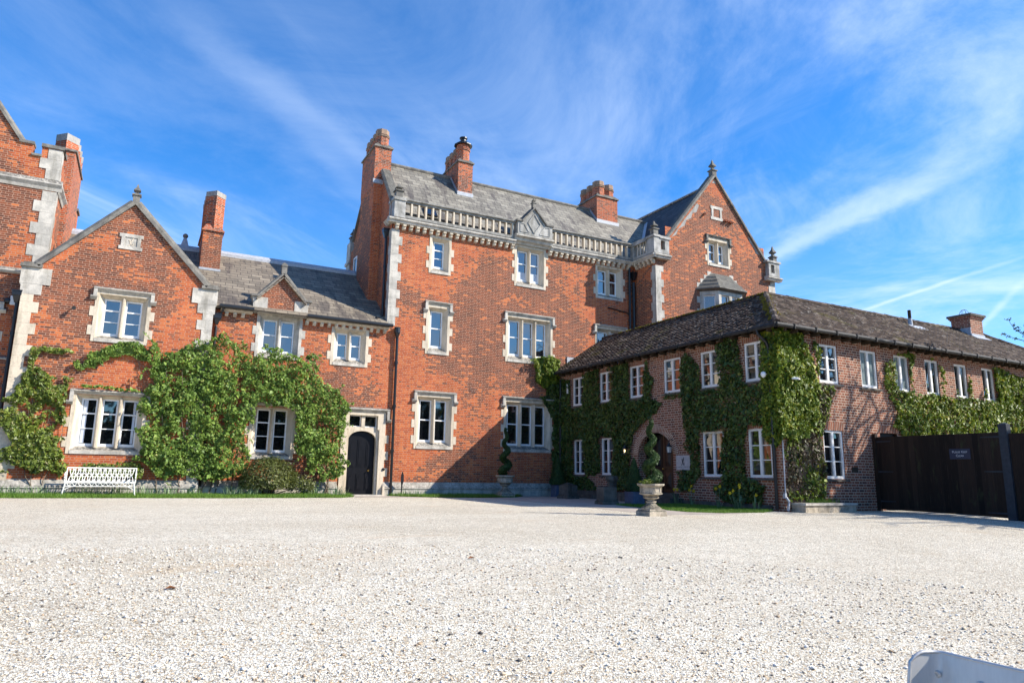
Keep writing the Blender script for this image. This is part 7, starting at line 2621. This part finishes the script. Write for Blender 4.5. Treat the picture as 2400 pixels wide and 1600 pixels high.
# the twig seen in the picture
tw_ = [Vector((24.1, -14.6, 5.0)), Vector((23.55, -14.2, 5.05)), Vector((23.25, -14.05, 5.13)), Vector((22.95, -14.0, 5.18)), Vector((22.70, -14.0, 5.22))]
tm.tube([base + Vector((-0.1, 0.1, 3.1)), Vector((24.6, -15.2, 4.6))] + tw_, [0.08, 0.04, 0.022, 0.014, 0.010, 0.007, 0.004], 5)
tm.tube([tw_[0], Vector((23.75, -14.1, 5.25)), Vector((23.35, -14.0, 5.45)), Vector((23.15, -14, 5.62)), Vector((23.1, -14, 5.74))], [0.014, 0.010, 0.008, 0.006, 0.004], 5)
tw_ += [Vector((23.75, -14.1, 5.25)), Vector((23.5, -14.05, 5.40)), Vector((23.35, -14.0, 5.45)), Vector((23.1, -14, 5.72)), Vector((23.65, -14.1, 5.35)), Vector((23.6, -14.0, 5.52)), Vector((23.8, -14.1, 5.6)), Vector((23.35, -14, 5.58))]
tm.build('trunk', M['bark_dark'], tr)
cl_p, cl_n = [], []
for q in tips + tw_ * 2:
    far = q not in tw_
    for _ in range(6 if far else 9):
        cl_p.append((q.x + random.gauss(0, .03), q.y + random.gauss(0, .03), q.z + random.gauss(0, .022)))
        cl_n.append((random.gauss(0, 1), random.gauss(0, 1), random.gauss(0.5, 1)))
leaf_mesh('crown', cl_p, cl_n, 0.055, M['leaf_bush'], tr)

# ---------------------------------------------------------------- a wood behind the camera, seen in the window panes; unseen side belts added to cut horizon light
wp, wn_ = [], []
for i in range(150):
    if i < 95:
        x, y = random.uniform(-75, 70), random.uniform(-78, -60)
    elif i < 120:
        x, y = random.uniform(-72, -55), random.uniform(-60, 30)
    else:
        x, y = random.uniform(62, 78), random.uniform(-60, 10)
    H = random.uniform(8, 14.5)
    Rr = random.uniform(3.2, 5.5)
    k = 230
    a, b = rng.uniform(0, 6.283, k), np.arccos(rng.uniform(-1, 1, k))
    rr_ = rng.random(k) ** 0.3
    P = np.stack([x + Rr * rr_ * np.sin(b) * np.cos(a), y + Rr * rr_ * np.sin(b) * np.sin(a), -1.5 + H * 0.5 + H * 0.5 * rr_ * np.cos(b)], 1)
    wp.append(P)
    wn_.append(rng.normal(size=(k, 3)))
wo_ = leaf_mesh('woodland', np.concatenate(wp), np.concatenate(wn_), 1.5, M['wood_far'])
tag(wo_, 'distant wood behind the gravel forecourt reflected in the window panes', 'woodland', kind='stuff')

# a few dead leaves on the gravel
for i, (x, y, lab) in enumerate(((3.55, -17.4, 'curled brown dead leaf on the gravel right of centre in the middle distance'), (-0.75, -20.0, 'brown dead leaf on the gravel in the left foreground'), (0.35, -18.2, 'small brown dead leaf on the gravel left of the bench line'))):
    g = gz(x, y)
    m = MB()
    m.add([(x - .05, y, g + .008), (x, y - .028, g + .028), (x + .055, y, g + .012), (x, y + .03, g + .034), (x, y, g + .012)], [(0, 1, 4), (1, 2, 4), (2, 3, 4), (3, 0, 4)])
    tag(m.build('dead_leaf', M['leaf_brown']), lab, 'leaf')

# loose stones of the gravel surface close to the camera
k = 15000
r_ = np.sqrt(rng.uniform(2.9 ** 2, 9.5 ** 2, k))
a_ = np.radians(rng.uniform(22, 102, k))
px_, py_ = r_ * np.cos(a_), -25 + r_ * np.sin(a_)
sz_ = np.exp(rng.normal(math.log(0.0085), 0.35, k))
base_ = np.array([(1, 0, 0), (0, 1, 0), (-1, 0, 0), (0, -1, 0), (0, 0, 0.75), (0, 0, -0.6)], float)
th_ = rng.uniform(0, 6.283, k)
vv = np.empty((k, 6, 3))
for i_ in range(6):
    q = base_[i_] * (1 + 0.35 * rng.normal(size=(k, 3)) * 0.6) * np.array([1.25, 0.85, 0.8])
    q = q * sz_[:, None]
    vv[:, i_, 0] = px_ + q[:, 0] * np.cos(th_) - q[:, 1] * np.sin(th_)
    vv[:, i_, 1] = py_ + q[:, 0] * np.sin(th_) + q[:, 1] * np.cos(th_)
    vv[:, i_, 2] = q[:, 2] + sz_ * 0.28
vv[:, :, 2] += np.array([gz(a, b) for a, b in zip(px_, py_)])[:, None]
tri = np.array([(0, 1, 4), (1, 2, 4), (2, 3, 4), (3, 0, 4), (1, 0, 5), (2, 1, 5), (3, 2, 5), (0, 3, 5)])
idx_ = (np.arange(k)[:, None, None] * 6 + tri[None]).reshape(-1).astype(np.int32)
me = bpy.data.meshes.new('gravel_stones')
me.vertices.add(6 * k)
me.vertices.foreach_set('co', vv.reshape(-1))
me.loops.add(24 * k)
me.loops.foreach_set('vertex_index', idx_)
me.polygons.add(8 * k)
me.polygons.foreach_set('loop_start', np.arange(0, 24 * k, 3, dtype=np.int32))
me.polygons.foreach_set('loop_total', np.full(8 * k, 3, dtype=np.int32))
me.update(calc_edges=True)
mg, tg_, bg_ = new_mat('loose_stone', 0.8, 0.25)
gg = tg_.n('ShaderNodeNewGeometry')
setc(tg_, bg_, 'Base Color', tg_.ramp(gg.outputs['Random Per Island'], [(0.0, (0.08, 0.075, 0.07)), (0.06, (0.22, 0.19, 0.16)), (0.14, (0.45, 0.32, 0.20)), (0.28, (0.62, 0.52, 0.39)), (0.5, (0.72, 0.67, 0.58)), (1.0, (0.86, 0.84, 0.78))]))
me.materials.append(mg)
gs2 = bpy.data.objects.new('gravel_stones', me)
COL.objects.link(gs2)
tag(gs2, 'loose pale stones scattered over the near gravel', 'gravel', kind='stuff')
